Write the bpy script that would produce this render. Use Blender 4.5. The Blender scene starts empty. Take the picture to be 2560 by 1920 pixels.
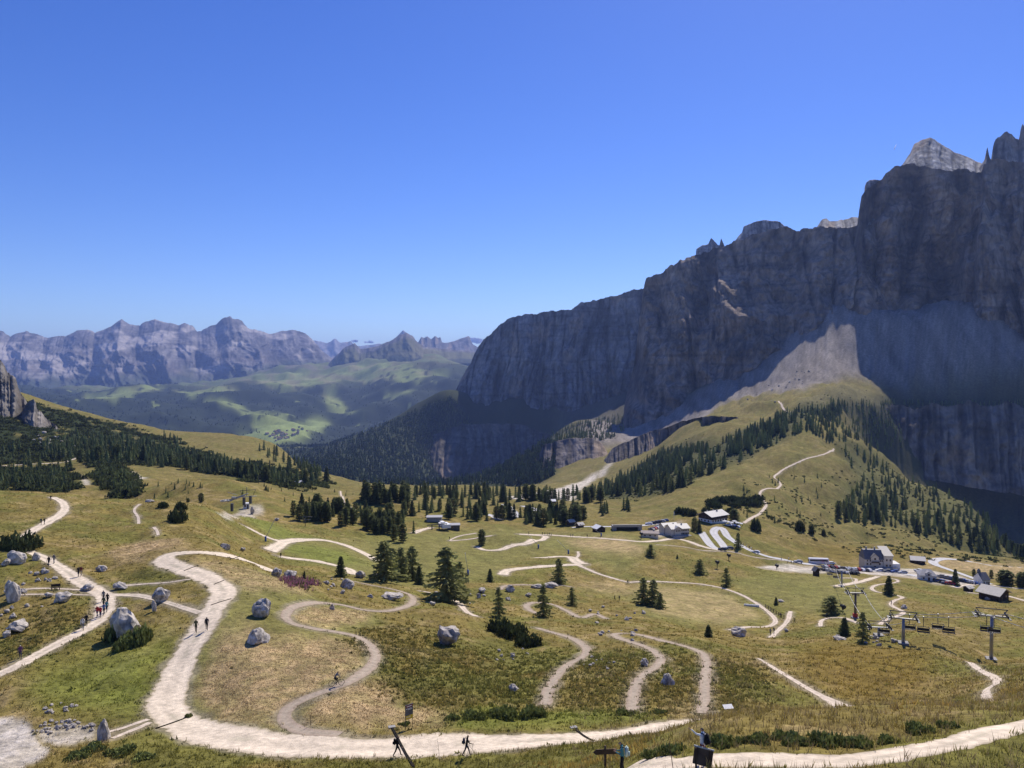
import bpy, bmesh, math, random
import numpy as np
from mathutils import Vector, Matrix
random.seed(7)
rng = np.random.default_rng(11)
R = math.radians
SC = bpy.context.scene
COL = SC.collection

# ------------------------------------------------------------------ camera, sky, sun, exposure
F_PX, W_PX, H_PX, Y_HOR = 1923.0, 2560.0, 1920.0, 925.0
PITCH = math.atan((H_PX / 2 - Y_HOR) / F_PX)
cam = bpy.data.objects.new('camera', bpy.data.cameras.new('camera'))
COL.objects.link(cam)
cam.data.sensor_width = 36.0
cam.data.lens = 36.0 * F_PX / W_PX
cam.data.clip_start = 0.5
cam.data.clip_end = 120000.0
cam.location = (0, 0, 0)
cam.rotation_euler = (R(90) - PITCH, 0, 0)
SC.camera = cam

SUN_AZ, SUN_EL = R(24.0), R(46.0)          # azimuth to the right of the view axis, elevation
world = bpy.data.worlds.new('World'); SC.world = world; world.use_nodes = True
wn = world.node_tree.nodes; wl = world.node_tree.links
sky = wn.new('ShaderNodeTexSky'); sky.sky_type = 'NISHITA'; sky.sun_disc = False
sky.sun_elevation = SUN_EL; sky.sun_rotation = SUN_AZ
sky.altitude = 1700; sky.air_density = 1.0; sky.dust_density = 0.4; sky.ozone_density = 4.0
hsv = wn.new('ShaderNodeHueSaturation'); hsv.inputs['Saturation'].default_value = 1.27; hsv.inputs['Hue'].default_value = .521; hsv.inputs['Value'].default_value = 1.12      # clear, deep blue mountain sky
wl.new(sky.outputs[0], hsv.inputs['Color']); wl.new(hsv.outputs[0], wn['Background'].inputs[0])
wn['Background'].inputs[1].default_value = 0.115
sun = bpy.data.objects.new('sun', bpy.data.lights.new('sun', 'SUN')); COL.objects.link(sun)
sun.data.energy = 5.0; sun.data.angle = R(0.55); sun.data.color = (1.0, 0.92, 0.80)
sd = Vector((math.sin(SUN_AZ) * math.cos(SUN_EL), math.cos(SUN_AZ) * math.cos(SUN_EL), math.sin(SUN_EL)))
sun.rotation_euler = sd.to_track_quat('Z', 'Y').to_euler()
sun.location = sd * 3000
SC.view_settings.view_transform = 'Standard'; SC.view_settings.look = 'None'
SC.view_settings.exposure = 0.14; SC.view_settings.gamma = 1.0
SC.render.engine = 'CYCLES'
SC.cycles.use_denoising = True
SC.cycles.max_bounces = 5; SC.cycles.diffuse_bounces = 2; SC.cycles.glossy_bounces = 2
SC.cycles.transmission_bounces = 2; SC.cycles.transparent_max_bounces = 8; SC.cycles.volume_bounces = 0

# ------------------------------------------------------------------ helpers: rays, noise, meshes, materials
def ray(px, py):
    u = (np.asarray(px, float) - W_PX / 2) / F_PX; v = (H_PX / 2 - np.asarray(py, float)) / F_PX
    dy = math.cos(PITCH) + v * math.sin(PITCH); dz = -math.sin(PITCH) + v * math.cos(PITCH)
    return u / dy, dz / dy
def at(px, py, d):                                   # the point that stands at that pixel, d metres ahead
    a, b = ray(px, py)
    return np.stack([a * d, d + 0 * a, b * d], -1)

_perm = np.random.default_rng(3).permutation(4096)
_ga = np.random.default_rng(5).random(4096) * 2 * np.pi
_gx, _gy = np.cos(_ga), np.sin(_ga)
def perlin(x, y, seed=0):
    x = np.asarray(x, float) + seed * 37.17; y = np.asarray(y, float) + seed * 91.7
    xi = np.floor(x).astype(np.int64); yi = np.floor(y).astype(np.int64)
    xf = x - xi; yf = y - yi
    def g(i, j, fx, fy):
        h = _perm[(_perm[i & 4095] + j) & 4095]
        return _gx[h] * fx + _gy[h] * fy
    u = xf * xf * xf * (xf * (xf * 6 - 15) + 10); v = yf * yf * yf * (yf * (yf * 6 - 15) + 10)
    n00 = g(xi, yi, xf, yf); n10 = g(xi + 1, yi, xf - 1, yf)
    n01 = g(xi, yi + 1, xf, yf - 1); n11 = g(xi + 1, yi + 1, xf - 1, yf - 1)
    return ((n00 + u * (n10 - n00)) * (1 - v) + (n01 + u * (n11 - n01)) * v) * 1.5
def fbm(x, y, oct=4, seed=0, gain=0.5):
    s = 0; a = 1; t = 0
    for k in range(oct):
        s = s + a * perlin(x * 2 ** k, y * 2 ** k, seed + k * 3); t += a; a *= gain
    return s / t * 1.4
def ridged(x, y, oct=4, seed=0, gain=0.5):
    s = 0; a = 1; t = 0
    for k in range(oct):
        s = s + a * (1 - 2 * np.abs(perlin(x * 2 ** k, y * 2 ** k, seed + k * 3))); t += a; a *= gain
    return s / t
def sstep(a, b, x):
    t = np.clip((x - a) / (b - a), 0, 1); return t * t * (3 - 2 * t)

def mesh_np(name, verts, faces, smooth=True, cols=None, matidx=None):
    me = bpy.data.meshes.new(name)
    verts = np.asarray(verts, np.float32).reshape(-1, 3); faces = np.asarray(faces, np.int32)
    n, k = faces.shape
    me.vertices.add(len(verts)); me.vertices.foreach_set('co', verts.ravel())
    me.loops.add(n * k); me.loops.foreach_set('vertex_index', faces.ravel())
    me.polygons.add(n)
    me.polygons.foreach_set('loop_start', np.arange(0, n * k, k, dtype=np.int32))
    me.polygons.foreach_set('loop_total', np.full(n, k, np.int32))
    me.polygons.foreach_set('use_smooth', np.full(n, smooth, bool))
    if matidx is not None: me.polygons.foreach_set('material_index', np.asarray(matidx, np.int32))
    me.update(calc_edges=True)
    if cols is not None:
        ca = me.color_attributes.new('Col', 'FLOAT_COLOR', 'POINT')
        c4 = np.ones((len(verts), 4), np.float32); c4[:, :3] = cols
        ca.data.foreach_set('color', c4.ravel())
    return me
def grid_faces(nu, nv):                              # vertex index = i * nv + j
    i, j = np.meshgrid(np.arange(nu - 1), np.arange(nv - 1), indexing='ij')
    p = (i * nv + j).ravel()
    return np.stack([p, p + nv, p + nv + 1, p + 1], -1)
def link(name, me, mat=None, parent=None, loc=None, rz=None):
    o = bpy.data.objects.new(name, me); COL.objects.link(o)
    if mat is not None and me is not None and len(me.materials) == 0:
        for m in (mat if isinstance(mat, (list, tuple)) else [mat]): me.materials.append(m)
    if parent is not None: o.parent = parent
    if loc is not None: o.location = loc
    if rz is not None: o.rotation_euler = (0, 0, rz)
    return o
def empty(name, loc=(0, 0, 0), rz=0.0, s=1.0):
    o = bpy.data.objects.new(name, None); COL.objects.link(o)
    o.empty_display_size = 0.3
    o.location = loc; o.rotation_euler = (0, 0, rz); o.scale = (s, s, s)
    return o
def tag(o, label=None, cat=None, group=None, kind=None):
    if label: o['label'] = label
    if cat: o['category'] = cat
    if group: o['group'] = group
    if kind: o['kind'] = kind
    return o
def copy_tree(o, parent=None):
    c = o.copy(); COL.objects.link(c)
    if parent is not None: c.parent = parent
    for ch in o.children: copy_tree(ch, c)
    return c

MATS = {}
def mat(name, col, rough=0.85, spec=0.2, metal=0.0, var=0.0, vscale=3.0, bump=0.0, bscale=20.0, attr=False, trans=0.0, emit=None):
    """A plain procedural material: colour (or the mesh's own colour attribute) broken up by noise, with fine relief."""
    if name in MATS: return MATS[name]
    m = bpy.data.materials.new(name); m.use_nodes = True
    nt = m.node_tree; N = nt.nodes; L = nt.links; b = N['Principled BSDF']
    b.inputs['Roughness'].default_value = rough; b.inputs['Specular IOR Level'].default_value = spec
    b.inputs['Metallic'].default_value = metal
    b.inputs['Base Color'].default_value = (*col, 1)
    geo = N.new('ShaderNodeTexCoord')
    src = None
    if attr:
        at_ = N.new('ShaderNodeAttribute'); at_.attribute_name = 'Col'; src = at_.outputs['Color']
    if var > 0:
        nz = N.new('ShaderNodeTexNoise'); nz.inputs['Scale'].default_value = vscale; nz.inputs['Detail'].default_value = 6
        L.new(geo.outputs['Object'], nz.inputs['Vector'])
        mr = N.new('ShaderNodeMapRange'); mr.inputs[1].default_value = 0.3; mr.inputs[2].default_value = 0.7
        mr.inputs[3].default_value = 1 - var; mr.inputs[4].default_value = 1 + var
        L.new(nz.outputs['Fac'], mr.inputs[0])
        mx = N.new('ShaderNodeMix'); mx.data_type = 'RGBA'; mx.blend_type = 'MULTIPLY'; mx.inputs[0].default_value = 1
        if src: L.new(src, mx.inputs[6])
        else: mx.inputs[6].default_value = (*col, 1)
        L.new(mr.outputs[0], mx.inputs[7]); src = mx.outputs[2]
    if src: L.new(src, b.inputs['Base Color'])
    if bump > 0:
        n2 = N.new('ShaderNodeTexNoise'); n2.inputs['Scale'].default_value = bscale; n2.inputs['Detail'].default_value = 5
        L.new(geo.outputs['Object'], n2.inputs['Vector'])
        bp = N.new('ShaderNodeBump'); bp.inputs['Strength'].default_value = bump; bp.inputs['Distance'].default_value = 1.0 / bscale
        L.new(n2.outputs['Fac'], bp.inputs['Height']); L.new(bp.outputs[0], b.inputs['Normal'])
    if trans > 0:
        tr = N.new('ShaderNodeBsdfTranslucent'); ms = N.new('ShaderNodeMixShader'); ms.inputs[0].default_value = trans
        if src: L.new(src, tr.inputs[0])
        else: tr.inputs[0].default_value = (*col, 1)
        L.new(b.outputs[0], ms.inputs[1]); L.new(tr.outputs[0], ms.inputs[2])
        L.new(ms.outputs[0], N['Material Output'].inputs[0])
    if emit: b.inputs['Emission Color'].default_value = (*emit, 1); b.inputs['Emission Strength'].default_value = 1
    m.diffuse_color = (*col, 1)
    MATS[name] = m
    return m
# ------------------------------------------------------------------ terrain: heights from surveyed points (pixel column, pixel row, metres ahead)
COLS = {
 -260: [(1985,60),(1900,78),(1700,102),(1540,128),(1420,150),(1340,180),(1270,215),(1215,265),(1280,340),(1200,430),(1140,560),(1050,720),(960,860),(900,980),(880,1050),(1000,1500),(1090,2600),(1060,5000),(1010,6500),(985,7500),(978,9000),(972,14000)],
 0: [(2300,34),(2080,50),(1919,70),(1800,85),(1646,106),(1530,128),(1415,150),(1350,175),(1290,205),(1228,255),(1290,330),(1215,420),(1180,520),(1150,620),(1110,720),(1060,820),(1005,920),(975,1000),(1060,1500),(1100,2600),(1060,5000),(1010,6500),(985,7500),(978,9000),(972,14000)],
 160: [(2300,34),(1919,69),(1800,84),(1650,105),(1530,127),(1430,150),(1350,180),(1290,212),(1236,262),(1290,335),(1222,420),(1190,500),(1155,620),(1110,750),(1060,900),(1030,1000),(1090,1600),(1105,2600),(1060,5000),(1010,6500),(985,7500),(978,9000),(972,14000)],
 320: [(2300,33),(1919,68),(1850,76),(1750,89),(1650,104),(1550,122),(1450,145),(1400,160),(1350,185),(1300,220),(1255,270),(1300,340),(1225,420),(1180,520),(1150,620),(1100,850),(1064,1150),(1110,1700),(1100,2800),(1090,4500),(1050,5800),(1010,6500),(985,7500),(978,9000),(970,14000)],
 500: [(1919,67),(1800,83),(1700,95),(1600,108),(1500,126),(1440,142),(1390,158),(1340,190),(1300,228),(1268,262),(1300,320),(1240,390),(1210,480),(1180,600),(1140,800),(1110,1000),(1088,1200),(1140,1800),(1120,3000),(1105,4300),(1080,5500),(1040,6200),(1000,7000),(975,8000),(965,9500),(958,14000)],
 640: [(2250,33),(1919,67),(1850,75),(1800,81),(1700,92),(1600,106),(1500,126),(1440,148),(1418,170),(1400,208),(1350,245),(1300,290),(1250,370),(1220,470),(1190,600),(1150,820),(1120,1000),(1100,1200),(1170,1800),(1140,3200),(1110,4600),(1080,5400),(1040,6300),(1000,7200),(970,8300),(955,9500),(940,14000)],
 720: [(1919,67),(1840,76),(1700,92),(1600,107),(1500,131),(1450,155),(1425,195),(1390,232),(1350,270),(1300,335),(1250,430),(1225,520),(1200,620),(1165,820),(1140,1100),(1200,1800),(1140,3300),(1100,4800),(1070,5500),(1040,6500),(1000,7500),(970,8500),(945,9500),(915,12000),(905,14000)],
 800: [(1919,66),(1830,76),(1700,91),(1600,110),(1500,145),(1450,178),(1420,215),(1380,250),(1330,310),(1280,390),(1250,470),(1230,540),(1210,640),(1200,710),(1225,1100),(1225,1500),(1180,2300),(1145,3000),(1120,3700),(1112,4800),(1075,5800),(1040,6700),(1000,7700),(960,8800),(945,9700),(922,10500),(920,14000)],
 880: [(1919,66),(1700,91),(1600,112),(1500,155),(1450,195),(1420,230),(1380,270),(1330,335),(1290,400),(1255,480),(1235,560),(1220,660),(1210,760),(1225,1200),(1210,1700),(1160,2400),(1120,3000),(1092,3700),(1110,5000),(1060,6500),(1000,7800),(960,8700),(935,9600),(912,10500),(915,14000)],
 960: [(2250,33),(1919,66),(1850,74),(1790,81),(1700,93),(1600,116),(1500,165),(1450,215),(1400,270),(1330,350),(1290,420),(1260,490),(1240,570),(1225,680),(1218,820),(1213,1000),(1228,1500),(1205,2400),(1150,2750),(1100,3050),(1060,3550),(1110,5000),(1060,6300),(1000,7400),(950,8300),(925,9200),(902,10000),(910,14000)],
 1120: [(1919,66),(1850,73),(1790,82),(1700,96),(1600,126),(1500,185),(1450,235),(1400,285),(1340,365),(1310,410),(1280,470),(1250,590),(1235,720),(1218,950),(1228,1500),(1216,2500),(1202,3080),(1190,3170),(1150,3240),(1100,3310),(1050,3340),(1000,3420),(990,3700),(1080,5000),(1030,6300),(960,7600),(925,8600),(905,9500),(910,14000)],
 1280: [(2200,34),(1919,63),(1870,70),(1790,84),(1700,103),(1600,138),(1500,205),(1450,250),(1400,300),(1350,370),(1300,460),(1260,580),(1238,720),(1222,950),(1230,1500),(1218,2500),(1206,3080),(1190,3160),(1150,3230),(1100,3290),(1050,3350),(1010,3400),(1000,3600),(1080,5000),(1000,8000),(980,14000)],
 1400: [(2150,33),(1940,55),(1880,66),(1850,72),(1790,84),(1700,102),(1600,138),(1520,200),(1450,260),(1400,305),(1350,375),(1310,450),(1265,580),(1245,680),(1230,850),(1212,1200),(1190,1550),(1165,1720),(1105,1850),(1090,2150),(1078,2500),(1110,2900),(1080,3200),(1040,3350),(1000,3500),(1000,4200),(1060,6000)],
 1500: [(2120,32),(1940,42),(1890,58),(1845,73),(1795,83),(1700,101),(1600,137),(1530,200),(1480,250),(1430,285),(1380,335),(1340,385),(1310,440),(1280,515),(1250,640),(1228,850),(1205,1150),(1182,1450),(1140,1720),(1095,1950),(1072,2250),(1052,2480),(1060,2800),(1030,3100),(1000,3350),(990,3700)],
 1600: [(2100,30),(1935,36),(1890,43),(1855,55),(1840,66),(1815,79),(1780,86),(1700,100),(1600,135),(1540,195),(1500,235),(1450,275),(1400,312),(1350,375),(1322,420),(1300,455),(1280,520),(1250,640),(1220,820),(1190,1000),(1155,1300),(1130,1650),(1105,1960),(1085,2070),(1066,2150),(1060,2400),(1050,2800),(1000,3000)],
 1700: [(1960,33),(1905,36),(1840,43),(1812,48),(1850,66),(1806,81),(1780,86),(1700,101),(1600,136),(1560,190),(1500,240),(1450,285),(1400,330),(1360,375),(1330,410),(1300,450),(1270,500),(1230,590),(1190,730),(1150,930),(1128,1100),(1078,1270),(1065,1600),(1052,1980),(1022,2070),(1008,2110),(1008,2400),(1008,2800)],
 1800: [(1960,32),(1900,35),(1800,44),(1850,65),(1798,83),(1770,88),(1700,103),(1620,133),(1585,180),(1550,212),(1500,250),(1450,292),(1400,345),(1370,378),(1340,405),(1310,430),(1280,470),(1240,545),(1200,640),(1160,770),(1130,900),(1110,1010),(1045,1160),(1032,1450),(1016,1740),(1000,1900),(968,1990),(948,2040),(950,2400),(960,2800)],
 1920: [(2050,28),(1930,33),(1893,35),(1840,39),(1790,44),(1835,66),(1790,85),(1760,90),(1700,105),(1640,132),(1590,188),(1560,215),(1500,260),(1450,300),(1400,370),(1370,400),(1340,430),(1300,480),(1250,560),(1200,650),(1150,770),(1100,900),(1060,1030),(1030,1250),(1003,1480),(975,1720),(940,1890),(908,1965),(885,2000),(890,2300),(900,2800)],
 2080: [(2050,28),(1935,32),(1900,34),(1840,39),(1782,45),(1820,68),(1775,90),(1700,106),(1640,130),(1590,175),(1550,215),(1500,262),(1450,318),(1420,378),(1405,400),(1380,432),(1340,490),(1300,560),(1250,650),(1200,740),(1150,820),(1110,900),(1060,1050),(1010,1250),(970,1430),(958,1480),(952,1560),(920,1690),(880,1795),(840,1880),(800,1935),(770,1985),(780,2300),(800,2800)],
 2200: [(1940,31),(1890,34),(1840,38),(1775,47),(1800,72),(1745,96),(1680,115),(1620,148),(1570,195),(1500,265),(1460,322),(1430,372),(1410,400),(1390,428),(1340,530),(1280,660),(1220,800),(1165,940),(1132,1030),(1160,1180),(1120,1390),(1060,1425),(1012,1470),(992,1540),(975,1620),(940,1720),(880,1800),(830,1860),(790,1910),(800,2200)],
 2350: [(2050,28),(1935,31),(1862,35),(1820,39),(1765,50),(1775,75),(1720,100),(1650,128),(1600,162),(1550,212),(1500,270),(1460,332),(1430,380),(1405,425),(1380,470),(1340,560),(1285,690),(1238,820),(1226,880),(1330,1150),(1235,1440),(1150,1560),(1100,1590),(1022,1630),(990,1680),(940,1735),(880,1795),(820,1850),(770,1900),(780,2200)],
 2460: [(1935,31),(1835,37),(1800,41),(1760,52),(1752,75),(1700,98),(1660,145),(1645,162),(1600,188),(1550,232),(1500,295),(1460,360),(1430,410),(1410,450),(1352,610),(1305,730),(1284,810),(1410,1130),(1270,1480),(1175,1570),(1100,1600),(1022,1640),(960,1700),(900,1760),(835,1830),(800,1880)],
 2560: [(2050,28),(1935,32),(1820,38),(1760,48),(1700,80),(1662,140),(1600,190),(1550,240),(1500,305),(1450,385),(1420,440),(1400,510),(1385,560),(1480,800),(1400,1200),(1270,1480),(1190,1570),(1100,1600),(1022,1640),(960,1690),(912,1740),(890,1800)],
 2760: [(1935,33),(1800,39),(1740,50),(1680,85),(1640,145),(1580,200),(1520,270),(1470,350),(1445,450),(1560,700),(1480,1000),(1300,1450),(1190,1560),(1100,1590),(1022,1630),(960,1680),(930,1750)],
}
cp = np.array([(x, y, d) for x, L_ in COLS.items() for (y, d) in L_], float)
ca_, cb_ = ray(cp[:, 0], cp[:, 1])
KA = 2.0
P = np.stack([ca_ * KA, np.log(cp[:, 2])], -1)
def tps_k(r2): return np.where(r2 > 1e-12, 0.5 * r2 * np.log(np.maximum(r2, 1e-12)), 0)
n_ = len(P)
A_ = np.zeros((n_ + 3, n_ + 3))
A_[:n_, :n_] = tps_k(((P[:, None] - P[None]) ** 2).sum(-1)) + np.eye(n_) * 2e-4
A_[:n_, n_] = 1; A_[:n_, n_ + 1:] = P; A_[n_:, :n_] = A_[:n_, n_:].T
wts = np.linalg.solve(A_, np.concatenate([cb_, np.zeros(3)]))
def tps(a, ld):
    sh = np.shape(a); a = np.ravel(a) * KA; ld = np.ravel(ld); out = np.empty(len(a))
    for s in range(0, len(a), 20000):
        e = s + 20000
        r2 = (a[s:e, None] - P[None, :, 0]) ** 2 + (ld[s:e, None] - P[None, :, 1]) ** 2
        out[s:e] = tps_k(r2) @ wts[:n_] + wts[n_] + wts[n_ + 1] * a[s:e] + wts[n_ + 2] * ld[s:e]
    return out.reshape(sh)

NA = 800
GA = np.linspace(-0.86, 0.86, NA)
GL = np.concatenate([np.linspace(np.log(26), np.log(60), 60, endpoint=False),
                     np.linspace(np.log(60), np.log(620), 330, endpoint=False),
                     np.linspace(np.log(620), np.log(4200), 190, endpoint=False),
                     np.linspace(np.log(4200), np.log(13000), 140, endpoint=False),
                     np.linspace(np.log(13000), np.log(30000), 12)])
NL = len(GL)
# solve the spline on a coarse lattice, then refine it
ca2 = np.linspace(GA[0], GA[-1], 216); cl2 = np.linspace(GL[0], np.log(14500), 330)
CB = tps(*np.meshgrid(ca2, cl2, indexing='ij'))
def bilin(Z, u, v):
    u = np.clip(u, 0, Z.shape[0] - 1.001); v = np.clip(v, 0, Z.shape[1] - 1.001)
    i = u.astype(int); j = v.astype(int); fu = u - i; fv = v - j
    return (Z[i, j] * (1 - fu) + Z[i + 1, j] * fu) * (1 - fv) + (Z[i, j + 1] * (1 - fu) + Z[i + 1, j + 1] * fu) * fv
def cubic(Z, u, v):
    def cw(t): return [-.5*t+t*t-.5*t**3, 1-2.5*t*t+1.5*t**3, .5*t+2*t*t-1.5*t**3, -.5*t*t+.5*t**3]
    u = np.clip(u, 0, Z.shape[0] - 1.0001); v = np.clip(v, 0, Z.shape[1] - 1.0001)
    i = u.astype(int); j = v.astype(int); wu = cw(u - i); wv = cw(v - j); s = 0
    for k in range(4):
        ii = np.clip(i + k - 1, 0, Z.shape[0] - 1)
        for l in range(4):
            s = s + wu[k] * wv[l] * Z[ii, np.clip(j + l - 1, 0, Z.shape[1] - 1)]
    return s
AA, LL = np.meshgrid(GA, GL, indexing='ij')
GB = cubic(CB, (AA - ca2[0]) / (ca2[1] - ca2[0]), (LL - cl2[0]) / (cl2[1] - cl2[0]))
DD = np.exp(LL); XX = AA * DD; YY = DD
far = sstep(np.log(11000), np.log(14000), LL)
GB = GB * (1 - far) + (-300 / DD) * far
for (px_, d_, rx_, ry_, mh_) in ((1268, 352., 15., 16., 5.0), (1690, 330., 26., 22., 4.0), (420, 236., 24., 20., 2.0), (1180, 150., 16., 12., 1.6), (830, 460., 40., 30., 4.0), (540, 420., 34., 30., 5.0)):
    x_ = float(ray(px_, 1300)[0]) * d_
    GB = GB + mh_ * np.exp(-((XX - x_) / rx_) ** 2 - ((YY - d_) / ry_) ** 2) / DD

# where pixels meet the (still smooth) ground
def grid_uv(a, ld):
    return (a - GA[0]) / (GA[1] - GA[0]), np.interp(ld, GL, np.arange(NL))
def gpix(px, py, dmin=0, dmax=1e9):
    """First ground point seen at a pixel: (a, d)."""
    a, b = ray(px, py); a = np.atleast_1d(a); b = np.atleast_1d(b); res = []
    for a1, b1 in zip(a, b):
        u = np.clip((a1 - GA[0]) / (GA[1] - GA[0]), 0, NA - 1.001); i = int(u); f = u - i
        colb = GB[i] * (1 - f) + GB[i + 1] * f
        ok = (GL >= math.log(max(dmin, 1))) & (GL <= math.log(dmax))
        idx = np.where((colb >= b1) & ok)[0]
        if len(idx) and idx[0] > 0 and ok[idx[0] - 1]:
            j = idx[0]; t = (b1 - colb[j - 1]) / max(colb[j] - colb[j - 1], 1e-9); t = min(max(t, 0), 1)
            l = GL[j - 1] + t * (GL[j] - GL[j - 1])
        elif len(idx): l = GL[idx[0]]
        else:
            c2 = np.where(ok, colb, -9); l = GL[int(np.argmax(c2))]
        res.append((a1, math.exp(l)))
    return np.array(res)
def hz(x, y):                                        # ground height under world points
    x = np.asarray(x, float); y = np.asarray(y, float)
    u, v = grid_uv(x / y, np.log(y))
    return bilin(GB, u, v) * y
def gp(px, py, dmin=0, dmax=1e9):                    # pixel -> point on the ground
    a, d = gpix(px, py, dmin, dmax)[0]
    return Vector((a * d, d, float(hz(a * d, d))))
def smooth_line(pts, step=0.35, val=None):
    """Catmull-Rom through world xy points, resampled."""
    p = np.asarray(pts, float)
    if val is not None: p = np.concatenate([p, np.asarray(val, float)[:, None]], 1)
    p = np.vstack([2 * p[0] - p[1], p, 2 * p[-1] - p[-2]]); out = []
    for k in range(1, len(p) - 2):
        L_ = np.linalg.norm((p[k + 1] - p[k])[:2]); n = max(2, int(L_ / step)); t = np.linspace(0, 1, n, endpoint=False)[:, None]
        out.append(0.5 * (2 * p[k] + (p[k + 1] - p[k - 1]) * t + (2 * p[k - 1] - 5 * p[k] + 4 * p[k + 1] - p[k + 2]) * t ** 2
                          + (-p[k - 1] + 3 * p[k] - 3 * p[k + 1] + p[k + 2]) * t ** 3))
    out.append(p[-2][None]); return np.vstack(out)

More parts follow.
